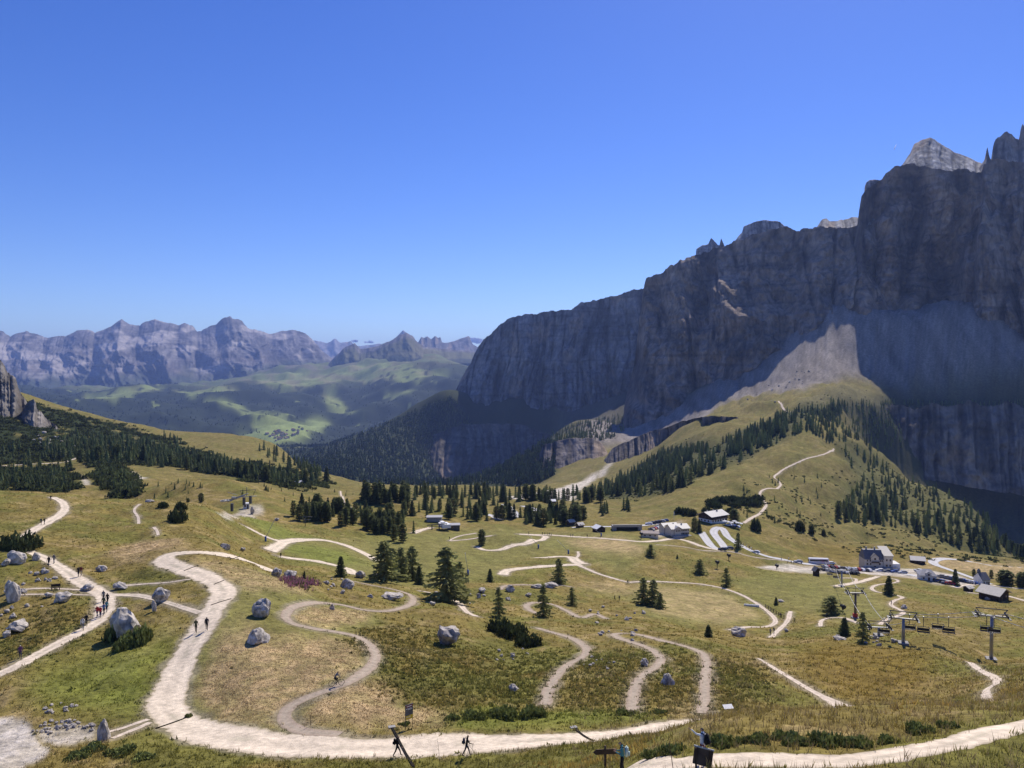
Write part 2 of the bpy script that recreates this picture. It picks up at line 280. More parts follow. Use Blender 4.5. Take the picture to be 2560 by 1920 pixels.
# ---- roads and trails: name, label-free setting pieces; (px, py) centre line, width in metres, kind of surface
ROADS = [
 ('gravel_road', 'gravel', [4.4,4.8,5.4,5.8,5.8,5.8,5.8,5.8,5.6,5.2,4.8,4.0,3.7,3.9,4.2,4.4,4.4,4.4,4.2,4.0,3.8,3.8,3.8,3.8,3.8,3.6],
   [(1990,1800),(1706,1812),(1580,1831),(1411,1846),(1275,1855),(1064,1863),(844,1867),(675,1858),(540,1838),(450,1806),(416,1765),(426,1726),(462,1642),(513,1557),(553,1494),(557,1471),(527,1448),(480,1428),(430,1412),(408,1400),(428,1387),(480,1381),(540,1385),(600,1396),(650,1413),(682,1430)], (62, 190)),
 ('footpath', 'gravel', [2.6], [(131,1243),(152,1252),(162,1265),(158,1280),(135,1297),(97,1318),(55,1344)], (150, 300)),
 ('footpath', 'gravel', [2.2,2.6,3.0,3.4,3.4,3.2,2.4,2.2,2.2,2.2,2.4], [(72,1378),(122,1401),(169,1431),(203,1456),(236,1473),(262,1492),(262,1524),(245,1553),(203,1579),(148,1608),(84,1642),(34,1669),(-20,1692),(-80,1720)], (60, 250)),
 ('footpath', 'gravel', [1.5,1.3,1.1,1.1,1.3], [(270,1487),(338,1488),(388,1498),(426,1509),(464,1521),(500,1532)], (60, 200)),
 ('footpath', 'pale', [0.7], [(38,1475),(120,1471),(200,1475),(230,1480)], (60, 200)),
 ('footpath', 'pale', [0.6], [(45,1487),(160,1486),(235,1488)], (60, 200)),
 ('footpath', 'pale', [0.7], [(300,1464),(360,1460),(422,1456),(477,1448)], (60, 200)),
 ('footpath', 'pale', [0.8], [(350,1260),(336,1275),(345,1293),(347,1310)], (100, 290)),
 ('footpath', 'pale', [0.9], [(385,1318),(392,1327),(396,1338)], (100, 290)),
 ('farm_track', 'pale', [0.7], [(370,1798),(330,1812),(300,1822),(270,1830)], (50, 120)),
 ('farm_track', 'pale', [0.7], [(375,1806),(340,1822),(305,1836),(280,1846)], (50, 120)),
 ('bike_trail', 'earth', [1.7], [(850,1836),(800,1832),(760,1828),(727,1815),(711,1798),(716,1777),(739,1758),(781,1739),(824,1724),(870,1705),(904,1684),(932,1660),(938,1638),(925,1612),(891,1591),(836,1579),(777,1570),(731,1558),(714,1541),(727,1522),(756,1511),(803,1507),(853,1512),(905,1524),(960,1528),(1001,1521),(1026,1511),(1033,1496),(1018,1484),(980,1473),(929,1463),(878,1452)], (70, 230)),
 ('bike_trail', 'pale', [1.6], [(1047,1477),(1085,1484),(1140,1503),(1161,1524),(1190,1541)], (100, 300)),
 ('bike_trail', 'earth', [1.6], [(1250,1474),(1258,1467),(1276,1463),(1318,1462),(1360,1464),(1400,1463),(1430,1468)], (100, 330)),
 ('bike_trail', 'earth', [1.7], [(1348,1536),(1322,1524),(1318,1513),(1339,1506),(1381,1511),(1419,1528),(1453,1544),(1487,1535),(1516,1547)], (100, 330)),
 ('bike_trail', 'earth', [1.6], [(1343,1570),(1381,1581),(1428,1595),(1457,1612),(1467,1627),(1453,1644),(1419,1663),(1394,1688),(1373,1722),(1362,1762)], (80, 260)),
 ('bike_trail', 'earth', [1.6], [(1571,1583),(1540,1584),(1536,1589),(1550,1596),(1588,1608),(1626,1623),(1650,1642),(1646,1661),(1613,1684),(1592,1709),(1584,1739),(1580,1776)], (80, 260)),
 ('bike_trail', 'earth', [1.6], [(1571,1583),(1601,1587),(1656,1602),(1706,1614),(1744,1627),(1763,1642),(1766,1667),(1762,1705),(1761,1743),(1755,1783)], (80, 260)),
 ('farm_track', 'pale', [0.5,0.9,1.2,1.8,3.6], [(1896,1646),(1941,1674),(1996,1707),(2047,1736),(2086,1756),(2121,1772)], (70, 260)),
 ('bike_trail', 'pale', [1.6], [(1571,1456),(1647,1454),(1727,1458),(1791,1467),(1841,1482),(1883,1503),(1913,1524),(1934,1543),(1938,1556),(1917,1567),(1867,1568),(1824,1575)], (100, 400)),
 ('farm_track', 'pale', [2.2,1.8,1.4], [(1448,1414),(1490,1432),(1530,1445),(1571,1456)], (100, 420)),
 ('bike_trail', 'pale', [1.5], [(1976,1528),(1968,1553),(1942,1579),(1926,1594)], (100, 300)),
 ('bike_trail', 'pale', [1.3], [(2051,1566),(2053,1553),(2072,1545),(2110,1545),(2150,1560)], (100, 330)),
 ('bike_trail', 'pale', [1.4], [(2199,1562),(2216,1549),(2240,1542),(2258,1530),(2228,1513),(2235,1502),(2256,1494),(2235,1487),(2190,1479),(2180,1469),(2199,1461),(2240,1456),(2243,1450),(2225,1446)], (100, 420)),
 ('farm_track', 'gravel', [2.6], [(2090,1466),(2140,1457),(2173,1448),(2195,1441)], (200, 450)),
 ('bike_trail', 'pale', [1.3], [(2100,1445),(2135,1446),(2140,1453),(2125,1460)], (200, 450)),
 ('footpath', 'pale', [1.2,1.1,0.9], [(2422,1655),(2443,1671),(2477,1688),(2494,1705),(2469,1722),(2465,1735),(2486,1756),(2524,1773)], (60, 260)),
 ('footpath', 'gravel', [1.6,1.9,2.3,2.4,2.2,2.0], [(2640,1795),(2560,1813),(2477,1830),(2393,1857),(2266,1880),(2152,1900),(2050,1903),(1962,1900),(1844,1899),(1760,1903),(1660,1912),(1560,1925)], (26, 43)),
 ('gravel_road', 'gravel', [3.4], [(613,1315),(663,1341),(700,1353),(722,1352)], (170, 420)),
 ('gravel_road', 'gravel', [4.2], [(676,1377),(700,1362),(722,1353),(769,1349),(819,1352),(874,1367),(925,1391),(945,1404)], (170, 420)),
 ('gravel_road', 'gravel', [3.8], [(700,1391),(722,1395),(777,1401),(836,1413),(872,1423),(884,1436)], (170, 420)),
 ('gravel_road', 'gravel', [4.0], [(1257,1437),(1267,1427),(1296,1422),(1348,1417),(1393,1414),(1428,1412),(1455,1412)], (170, 480)),
 ('gravel_road', 'gravel', [1.5,4.0,7.0], [(1336,1394),(1359,1394),(1404,1391),(1430,1394),(1440,1403),(1455,1410)], (170, 480)),
 ('footpath', 'pale', [1.2], [(1440,1396),(1446,1388),(1445,1379)], (170, 480)),
 ('gravel_road', 'gravel', [2.4,3.8], [(1190,1366),(1212,1375),(1246,1375),(1280,1364),(1325,1355),(1360,1347),(1364,1342),(1348,1339),(1298,1336)], (170, 620)),
 ('gravel_road', 'gravel', [3.2], [(1298,1335),(1359,1337),(1404,1340),(1450,1343),(1530,1348),(1600,1354),(1643,1352),(1682,1347),(1719,1353),(1752,1365),(1780,1372),(1806,1376)], (170, 620)),
 ('farm_track', 'pale', [1.0], [(1640,1362),(1700,1366),(1760,1376),(1830,1380),(1880,1392),(1960,1402)], (200, 620)),
 ('asphalt_road', 'asphalt', [4.2], [(1813,1371),(1803,1357),(1789,1340),(1784,1329),(1791,1320),(1803,1319),(1811,1328),(1819,1341),(1836,1354),(1858,1367),(1888,1381),(1923,1392),(1960,1399),(2003,1408),(2045,1412),(2090,1418),(2140,1424),(2188,1428),(2240,1432),(2275,1437),(2310,1444)], (200, 560)),
 ('asphalt_road', 'asphalt', [5.0], [(2470,1459),(2449,1451),(2405,1435),(2362,1420),(2338,1411),(2333,1404),(2345,1399),(2373,1397),(2427,1403),(2481,1414),(2560,1420),(2640,1428)], (200, 640)),
 ('asphalt_road', 'asphalt', [4.4], [(1752,1329),(1765,1348),(1780,1366),(1797,1374)], (200, 620)),
 ('asphalt_road', 'asphalt', [4.6], [(1430,1319),(1466,1317),(1537,1317),(1622,1312),(1665,1309)], (200, 620)),
 ('asphalt_road', 'asphalt', [6.0], [(1262,1262),(1274,1270),(1285,1281),(1292,1293)], (300, 900)),
 ('asphalt_road', 'asphalt', [6.0], [(1214,1285),(1237,1292),(1248,1299)], (300, 900)),
 ('asphalt_road', 'asphalt', [6.0], [(1308,1266),(1328,1271),(1347,1278)], (300, 900)),
 ('gravel_road', 'gravel', [3.0], [(1033,1333),(1054,1325),(1080,1318)], (200, 700)),
 ('footpath', 'pale', [2.4], [(1124,1352),(1156,1350),(1198,1344),(1230,1339)], (200, 700)),
 ('footpath', 'pale', [1.2], [(1124,1351),(1150,1340),(1190,1333)], (200, 700)),
 ('mountain_path', 'pale', [1.9], [(1860,1307),(1882,1292),(1904,1277),(1915,1264),(1911,1249),(1900,1235),(1904,1224),(1929,1216),(1950,1203),(1949,1191),(1936,1183),(1961,1165),(2006,1153),(2047,1140),(2071,1130),(2085,1106)], (300, 1300)),
 ('mountain_path', 'pale', [3.0], [(1945,1008),(1962,1018),(1981,1026)], (900, 1700)),
 ('footpath', 'pale', [1.3], [(851,1228),(858,1248),(872,1265),(895,1276),(915,1279)], (250, 800)),
 ('farm_track', 'gravel', [3.6], [(0,1164),(58,1160),(110,1158),(155,1157)], (380, 900)),
 ('farm_track', 'gravel', [3.0], [(165,1155),(185,1145),(206,1135)], (380, 900)),
 ('farm_track', 'gravel', [3.2], [(2385,1468),(2420,1463),(2455,1459),(2500,1466),(2560,1472)], (200, 600)),
 ('farm_track', 'pale', [1.8], [(2420,1481),(2445,1484),(2475,1486)], (200, 600)),
 ('farm_track', 'pale', [1.8], [(2520,1490),(2545,1497),(2570,1504)], (200, 600)),
]
road_lines = []
for nm, surf, wd, pts, (d0, d1) in ROADS:
    g = gpix([p[0] for p in pts], [p[1] for p in pts], d0, d1)
    xy = np.stack([g[:, 0] * g[:, 1], g[:, 1]], -1)
    dm = g[:, 1].mean()
    sl = smooth_line(xy, max(0.3, dm * 0.004), np.interp(np.linspace(0, 1, len(xy)), np.linspace(0, 1, len(wd)), wd))
    w_ = np.maximum(sl[:, 2], .3); sl = sl[:, :2]
    road_lines.append((nm, surf, sl, w_))
# distance of every ground vertex to the nearest road edge (world metres), used to smooth the relief and to wear the verges
road_d = np.full(XX.shape, 99.0); road_d_pale = np.full(XX.shape, 99.0)
for nm, surf, sl, w_ in road_lines:
    m = 8.0
    sel = np.where((XX > sl[:, 0].min() - m) & (XX < sl[:, 0].max() + m) & (YY > sl[:, 1].min() - m) & (YY < sl[:, 1].max() + m))
    if not len(sel[0]): continue
    q = sl[::max(1, len(sl) // 260)]; qw = w_[::max(1, len(sl) // 260)]
    vx = XX[sel]; vy = YY[sel]; best = np.full(len(vx), 99.0)
    for s in range(0, len(vx), 40000):
        e = s + 40000
        dd = np.sqrt((vx[s:e, None] - q[None, :, 0]) ** 2 + (vy[s:e, None] - q[None, :, 1]) ** 2) - qw[None] / 2
        best[s:e] = dd.min(1)
    road_d[sel] = np.minimum(road_d[sel], best)
    if surf != 'asphalt': road_d_pale[sel] = np.minimum(road_d_pale[sel], best)

# ---- areas of the ground: polygons given in pixels, carried onto the ground
def area(pts, d0=0, d1=1e9, soft=1.5, jit=0.0, seed=0):
    g = gpix([p[0] for p in pts], [p[1] for p in pts], d0, d1)
    px = g[:, 0]; py = np.log(g[:, 1])
    jx = jit * fbm(AA * 60, LL * 30, 3, seed + 50); jy = jit * fbm(AA * 60, LL * 30, 3, seed + 60)
    ax = AA + jx; ly = LL + jy * 2.0
    m = 0.03
    sel = np.where((ax > px.min() - m) & (ax < px.max() + m) & (ly > py.min() - m) & (ly < py.max() + m))
    x = ax[sel]; y = ly[sel]; ins = np.zeros(len(x), bool); k = len(px) - 1
    for i in range(len(px)):
        c = ((py[i] > y) != (py[k] > y)) & (x < (px[k] - px[i]) * (y - py[i]) / (py[k] - py[i] + 1e-12) + px[i])
        ins ^= c; k = i
    M = np.zeros(AA.shape, np.float32); M[sel] = ins
    n = max(1, int(soft))
    for _ in range(2):
        for ax_ in (0, 1):
            acc = M.copy()
            for s in range(1, n + 1): acc += np.roll(M, s, ax_) + np.roll(M, -s, ax_)
            M = acc / (2 * n + 1)
    return M
MASK = {}
MASK['mown'] = np.maximum.reduce([
    area([(470,1520),(560,1500),(640,1420),(700,1450),(800,1500),(960,1540),(960,1560),(850,1600),(960,1660),(900,1720),(1010,1760),(1060,1800),(600,1825),(470,1810),(430,1760),(450,1700),(500,1600)], 60, 200, 3, 0.012, 1),
    area([(720,1390),(880,1440),(1000,1470),(1240,1440),(1330,1390),(1440,1380),(1480,1400),(1560,1450),(1700,1350),(1500,1330),(1250,1320),(1080,1325),(930,1340),(770,1345),(640,1300),(590,1290),(690,1360)], 190, 460, 4, 0.008, 2),
    area([(1600,1455),(1800,1470),(1900,1530),(1930,1560),(1800,1565),(1620,1545),(1570,1500)], 190, 320, 3, 0.006, 3),
    area([(1900,1440),(2120,1440),(2190,1470),(2240,1540),(2120,1560),(2000,1530),(1880,1490),(1800,1450)], 190, 420, 4, 0.006, 4)])
MASK['hay'] = np.maximum.reduce([
    area([(560,1590),(640,1560),(690,1600),(800,1590),(900,1620),(920,1660),(840,1710),(740,1760),(690,1810),(560,1800),(480,1740),(510,1680)], 60, 180, 3, 0.022, 5) * 0.9,
    area([(740,1790),(800,1740),(900,1700),(990,1720),(960,1760),(1150,1790),(1100,1812),(900,1815),(760,1815)], 60, 180, 3, 0.02, 6),
    area([(740,1560),(740,1530),(800,1515),(930,1530),(900,1560),(820,1565)], 60, 200, 2, 0.01, 7) * 0.8,
    area([(240,1390),(330,1350),(440,1345),(470,1365),(380,1385),(330,1400)], 100, 250, 2, 0.014, 8),
    area([(450,1400),(560,1400),(680,1440),(800,1490),(620,1480),(540,1440)], 100, 200, 3, 0.014, 9) * 0.7,
    area([(1400,1350),(1560,1345),(1620,1380),(1560,1385),(1450,1365)], 200, 480, 3, 0.008, 10) * 0.8,
    area([(1570,1465),(1800,1475),(1910,1540),(1800,1560),(1640,1535)], 190, 320, 3, 0.006, 11) * 0.55,
    area([(2250,1400),(2420,1395),(2620,1425),(2600,1448),(2430,1432),(2330,1415)], 300, 640, 3, 0.006, 12) * 0.9,
    area([(1420,1455),(1560,1455),(1600,1490),(1480,1480)], 150, 330, 3, 0.01, 13) * 0.6])
MASK['lush'] = np.maximum.reduce([
    area([(120,1660),(330,1600),(440,1560),(440,1640),(330,1780),(150,1780),(40,1720)], 60, 160, 6, 0.03, 14),
    area([(620,1290),(760,1330),(800,1345),(700,1350),(600,1305)], 150, 400, 3, 0.01, 15),
    area([(730,1360),(850,1375),(930,1410),(820,1410),(700,1380)], 150, 400, 3, 0.01, 16),
    area([(1290,1425),(1420,1418),(1380,1435),(1290,1437)], 150, 400, 3, 0.01, 17),
    area([(1050,1790),(1250,1770),(1600,1780),(1700,1800),(1300,1825),(1050,1820)], 60, 120, 2, 0.01, 18),
    area([(1810,1330),(1860,1375),(1900,1395),(1830,1372)], 250, 560, 1, 0.004, 19),
    area([(2270,1400),(2300,1430),(2360,1440),(2290,1420)], 300, 560, 2, 0.004, 20)])
MASK['bog'] = np.maximum.reduce([
    area([(1990,1610),(2140,1610),(2330,1640),(2320,1730),(2150,1760),(2060,1720),(2000,1680)], 90, 220, 8, 0.02, 21),
    area([(1960,1360),(2160,1350),(2330,1380),(2240,1400),(2040,1395)], 300, 640, 4, 0.01, 22) * 0.8])
MASK['gravel'] = np.maximum.reduce([
    area([(-60,1798),(68,1806),(84,1840),(127,1878),(105,1900),(50,1925),(-60,1930)], 50, 110, 1, 0.004, 23),
    area([(85,1835),(150,1815),(240,1820),(235,1850),(140,1870)], 50, 110, 1, 0.006, 24) * 0.7,
    area([(1265,1240),(1364,1230),(1461,1199),(1500,1184),(1492,1195),(1445,1230),(1432,1252),(1383,1246),(1300,1250)], 450, 2000, 1, 0.004, 25),
    area([(1492,1195),(1500,1184),(1539,1133),(1550,1135),(1510,1190)], 900, 2200, 1, 0.003, 26) * 0.8,
    area([(185,1186),(196,1185),(225,1209),(212,1212)], 380, 900, 1, 0.003, 27),
    area([(308,1178),(330,1180),(368,1199),(330,1203)], 380, 900, 1, 0.003, 28),
    area([(1880,1412),(1960,1408),(2300,1420),(2310,1448),(2200,1436),(2050,1432),(1950,1425)], 300, 560, 1, 0.002, 29) * 0.9,
    area([(2280,1440),(2300,1420),(2400,1438),(2440,1455),(2400,1466),(2330,1455)], 300, 560, 1, 0.002, 30) * 0.9,
    area([(1640,1318),(1700,1305),(1720,1330),(1640,1345)], 300, 600, 1, 0.002, 31) * 0.8,
    area([(545,1290),(600,1270),(650,1262),(655,1275),(600,1295),(565,1305)], 150, 400, 1, 0.006, 32) * 0.7])
WEED = np.maximum.reduce([
    area([(760,1580),(840,1560),(980,1560),(1130,1600),(1200,1640),(1400,1640),(1400,1770),(1000,1770),(950,1700)], 60, 180, 6, 0.03, 33),
    area([(1400,1640),(1900,1660),(1900,1780),(1400,1780)], 60, 200, 6, 0.03, 34),
    area([(-100,1700),(60,1650),(300,1560),(200,1500),(-100,1600)], 60, 200, 6, 0.03, 35)])

# ---- relief: bumps of every size up to a share of the distance, calmer beside roads and on mown ground
calm = sstep(0.0, 5.0, road_d) * (1 - 0.75 * MASK['mown']) * (1 - 0.6 * MASK['gravel'])
H = np.zeros(XX.shape)
gully = sstep(430, 560, DD) * (1 - sstep(1350, 1600, DD)) * sstep(.20, .30, AA)
for k, wl_ in enumerate([2.5, 5, 10, 20, 40, 80, 160, 320, 640]):
    w8 = sstep(0.004, 0.012, wl_ / DD) * (1 - sstep(0.10, 0.22, wl_ / DD))
    if w8.max() < 0.01: continue
    am = 0.055 if wl_ <= 10 else 0.045
    if 30 < wl_ < 200: am = am * (1 + .9 * gully)
    if wl_ >= 160: am = am * (1 + 1.8 * sstep(4300, 5200, DD))
    H += w8 * am * wl_ * perlin(XX / wl_, YY / wl_, 20 + k) * np.where(wl_ < 60, calm, 0.5 + 0.5 * calm)
H -= gully * 15.0 * np.maximum(0, ridged((XX - .55 * YY) / 95, (YY + .5 * XX) / 330, 3, 91) - .25) * (.5 + .5 * sstep(.3, .5, AA))
run = sstep(1350, 1500, DD) * (1 - sstep(2100, 2300, DD)) * sstep(.22, .3, AA)
H -= run * (6.0 * ridged(AA * 55 + .004 * YY * 0, LL * 2.5, 3, 93) + 2.0 * perlin(XX / 14, YY / 22, 94))
GB = GB + H / DD
road_sink = 1 - sstep(-0.6, 0.6, road_d)
GB = GB - road_sink * 0.0004
# ---- forests and bare rock areas
FOR = {}
FOR['flank'] = area([(640,1110),(750,1085),(900,1078),(960,1055),(1050,1018),(1140,985),(1180,1060),(1330,1090),(1400,1110),(1390,1190),(1330,1216),(1000,1216),(850,1205),(740,1180)], 1250, 4600, 2, 0.004, 40)
FOR['mugo'] = area([(-200,1020),(60,1005),(180,1035),(330,1068),(450,1112),(560,1150),(700,1172),(830,1206),(760,1222),(600,1200),(480,1172),(340,1160),(250,1170),(210,1128),(150,1150),(-200,1158)], 380, 1400, 3, 0.010, 41)
FOR['mugo_low'] = np.maximum(area([(-200,1170),(155,1166),(190,1205),(170,1228),(110,1236),(-200,1228)], 300, 900, 2, 0.008, 42),
                             area([(240,1205),(270,1160),(310,1185),(330,1215),(345,1240),(300,1240)], 300, 900, 2, 0.008, 43))
FOR['spur'] = area([(1470,1240),(1560,1188),(1660,1128),(1800,1108),(1900,1062),(1990,1020),(2100,985),(2210,1000),(2140,1050),(1990,1080),(1900,1130),(1840,1160),(1760,1190),(1700,1225),(1620,1240)], 560, 1600, 2, 0.005, 44)
FOR['flank_right'] = area([(2085,1105),(2130,1105),(2250,1185),(2424,1258),(2600,1400),(2480,1395),(2330,1345),(2180,1300),(2080,1240),(2150,1190)], 450, 1300, 3, 0.005, 45)
FOR['terrace'] = np.maximum(area([(1340,1110),(1360,1080),(1440,1060),(1560,1030),(1600,1045),(1540,1100),(1430,1108),(1380,1115)], 1600, 3400, 2, 0.004, 46),
                            area([(2190,1000),(2560,1005),(2700,1010),(2700,1022),(2400,1022),(2200,1015)], 1450, 1800, 2, 0.003, 47))
SCREE = area([(1470,1120),(1640,1088),(1720,1062),(1800,1010),(1900,985),(2000,975),(2080,955),(2110,945),(2200,960),(2400,950),(2770,945),(2770,650),(2000,650),(1700,850),(1560,930),(1450,1060)], 1180, 2700, 2, 0.004, 48)
SCREE *= (1 - 0.6 * FOR['spur'])
d_far = sstep(4300, 5000, DD)
FARM = np.maximum.reduce([area(q, 4200, 10500, 1, .005, 70 + k) for k, q in enumerate([
    [(206,985),(338,970),(408,962),(404,974),(330,993),(292,1009),(249,997)], [(467,984),(486,982),(490,995),(470,996)],
    [(502,999),(575,1003),(622,1028),(680,1032),(739,1055),(661,1071),(607,1032),(544,1009)],
    [(622,1055),(684,1040),(778,1048),(824,1055),(758,1094),(700,1110),(653,1102),(638,1071)],
    [(614,947),(739,931),(860,923),(860,954),(739,978),(661,962)], [(800,931),(917,905),(1072,925),(1123,935),(1049,962),(936,954),(839,943)],
    [(955,981),(1049,975),(1020,987)], [(808,966),(850,962),(830,993),(897,1026),(917,1040),(878,1034),(815,1009)], [(420,975),(560,965),(600,975),(500,985)]])])
fw = fbm(AA * 40, LL * 22, 4, 71) + .8 * fbm(XX / 120, YY / 260, 3, 72)
FARM = np.clip(FARM + .8 * sstep(.75, .95, fw), 0, 1) * (1 - .85 * sstep(.30, .5, fbm(XX / 90, YY / 200, 3, 76)))
village = d_far * area([(600,1085),(700,1060),(790,1040),(820,1055),(760,1090),(700,1110),(620,1115)], 4500, 7500, 2, 0.006, 74)
far_forest = d_far * (1 - FARM) * (1 - .6 * sstep(8200, 9800, DD))

def C(*c): return np.array(c, float)
def mixc(base, c, m): return base * (1 - m[..., None]) + c * m[..., None]
nb = fbm(XX / 26, YY / 26, 4, 80); ns = fbm(XX / 5, YY / 5, 3, 81); nm2 = fbm(AA * 40, LL * 22, 4, 82)
gcol = np.broadcast_to(C(.222, .172, .050), XX.shape + (3,)).copy()
gcol = mixc(gcol, C(.165, .152, .037), sstep(-.15, .35, nb + .4 * ns))
gcol = mixc(gcol, C(.29, .215, .095), sstep(.15, .6, ns * .8 - nb * .5 + .2 * nm2) * .8)
gcol = mixc(gcol, C(.135, .128, .04), WEED * .3 * sstep(-.3, .3, ns))
gcol = mixc(gcol, C(.195, .185, .055), MASK['mown'] * .8)
gcol = mixc(gcol, C(.165, .19, .034), MASK['lush'] * .75)
gcol = mixc(gcol, C(.50, .36, .19), MASK['hay'] * (0.55 + .45 * sstep(-.3, .35, fbm(XX / 3 + YY / 14, YY / 3, 3, 83))))
gcol = mixc(gcol, C(.19, .13, .026), MASK['bog'] * .8)
mid = sstep(330, 620, DD)
gcol = mixc(gcol, C(.165, .145, .046), mid * .55)
farm = sstep(3800, 5000, DD)
gcol = mixc(gcol, C(.22, .27, .085), farm * .9)
gcol = mixc(gcol, C(.25, .24, .11), farm * sstep(7000, 9000, DD) * sstep(-.2, .4, nm2))
gcol = mixc(gcol, C(.022, .032, .016), far_forest * .97)
gcol = mixc(gcol, C(.17, .15, .12), sstep(9500, 11500, DD) * sstep(-.1, .4, nm2) * .8)
gcol = mixc(gcol, C(.27, .33, .11), village * .8)
gcol = mixc(gcol, C(.030, .042, .015), np.maximum(FOR['mugo'], FOR['mugo_low']) * sstep(-.75, -.1, nm2 + .5 * fbm(XX / 40, YY / 40, 3, 84)))
gcol = mixc(gcol, C(.028, .040, .016), np.maximum(FOR['flank'], sstep(1900, 2200, DD) * (1 - sstep(4100, 4500, DD)) * (1 - sstep(.04, .08, AA)) * (AA > -.35)) * .95)
gcol = mixc(gcol, C(.085, .08, .06), sstep(2300, 2600, DD) * (1 - sstep(4100, 4500, DD)) * sstep(.04, .08, AA) * .9)
gcol = mixc(gcol, C(.040, .052, .020), FOR['spur'] * .8)
gcol = mixc(gcol, C(.095, .102, .036), FOR['flank_right'] * .7)
gcol = mixc(gcol, C(.05, .055, .028), FOR['terrace'] * .8)
scr = C(.225, .20, .178)[None, None] * (1 + .35 * fbm(AA * 60, LL * 4, 4, 87) + .35 * fbm(XX / 26, (YY * .22) / 60, 4, 85) + .25 * fbm(XX / 7, YY / 9, 2, 88))[..., None]
gcol = mixc(gcol, C(.045, .05, .026), area([(2120,1090),(2160,1000),(2230,940),(2300,950),(2770,935),(2770,1500),(2600,1420),(2430,1270),(2260,1190)], 1060, 1760, 2, .010, 77) * .9)
gcol = mixc(gcol, scr, SCREE)
knoll = area([(1990,1010),(2060,970),(2120,957),(2180,968),(2205,1005),(2150,1015),(2060,1020)], 1100, 1560, 2, 0.003, 49)
gcol = mixc(gcol, C(.17, .150, .062), knoll)
gcol = mixc(gcol, C(.60, .54, .46), MASK['gravel'] * (0.75 + .25 * sstep(-.3, .3, ns)))
verge = 1 - sstep(0.0, 1.1, road_d_pale + .9 * ns)
gcol = mixc(gcol, C(.34, .29, .22), verge * .55 * sstep(50, 60, DD))
steep = np.zeros(XX.shape)
gcol *= (1 + .16 * ns + .10 * fbm(XX / 1.6, YY / 1.6, 2, 86))[..., None]
gcol = np.clip(gcol, .008, .8)

def ground_mat(name, fine, coarse, amt, bump, bdist, trans=0.0):
    m = bpy.data.materials.new(name); m.use_nodes = True; nt = m.node_tree; N = nt.nodes; L = nt.links; b = N['Principled BSDF']
    b.inputs['Roughness'].default_value = 0.95; b.inputs['Specular IOR Level'].default_value = 0.08
    tc = N.new('ShaderNodeTexCoord'); att = N.new('ShaderNodeAttribute'); att.attribute_name = 'Col'
    src = att.outputs['Color']
    n1 = None
    for sc_, am_ in ((fine, amt), (coarse, amt * .8)):
        nz = N.new('ShaderNodeTexNoise'); nz.inputs['Scale'].default_value = sc_; nz.inputs['Detail'].default_value = 7; nz.inputs['Roughness'].default_value = .65
        L.new(tc.outputs['Object'], nz.inputs['Vector'])
        mr = N.new('ShaderNodeMapRange'); mr.inputs[1].default_value = .3; mr.inputs[2].default_value = .7; mr.inputs[3].default_value = 1 - am_; mr.inputs[4].default_value = 1 + am_
        L.new(nz.outputs['Fac'], mr.inputs[0])
        mx = N.new('ShaderNodeMix'); mx.data_type = 'RGBA'; mx.blend_type = 'MULTIPLY'; mx.inputs[0].default_value = 1
        L.new(src, mx.inputs[6]); L.new(mr.outputs[0], mx.inputs[7]); src = mx.outputs[2]
        n1 = n1 or nz
    L.new(src, b.inputs['Base Color'])
    bp = N.new('ShaderNodeBump'); bp.inputs['Strength'].default_value = bump; bp.inputs['Distance'].default_value = bdist
    L.new(n1.outputs['Fac'], bp.inputs['Height']); L.new(bp.outputs[0], b.inputs['Normal'])
    return m
M_GROUND = ground_mat('meadow ground', 1.1, .20, .40, 1.0, .45)
gv = np.stack([XX, YY, GB * DD], -1)
ground = link('ground', mesh_np('ground', gv.reshape(-1, 3), grid_faces(NA, NL), True, gcol.reshape(-1, 3)), M_GROUND)
tag(ground, kind='structure')

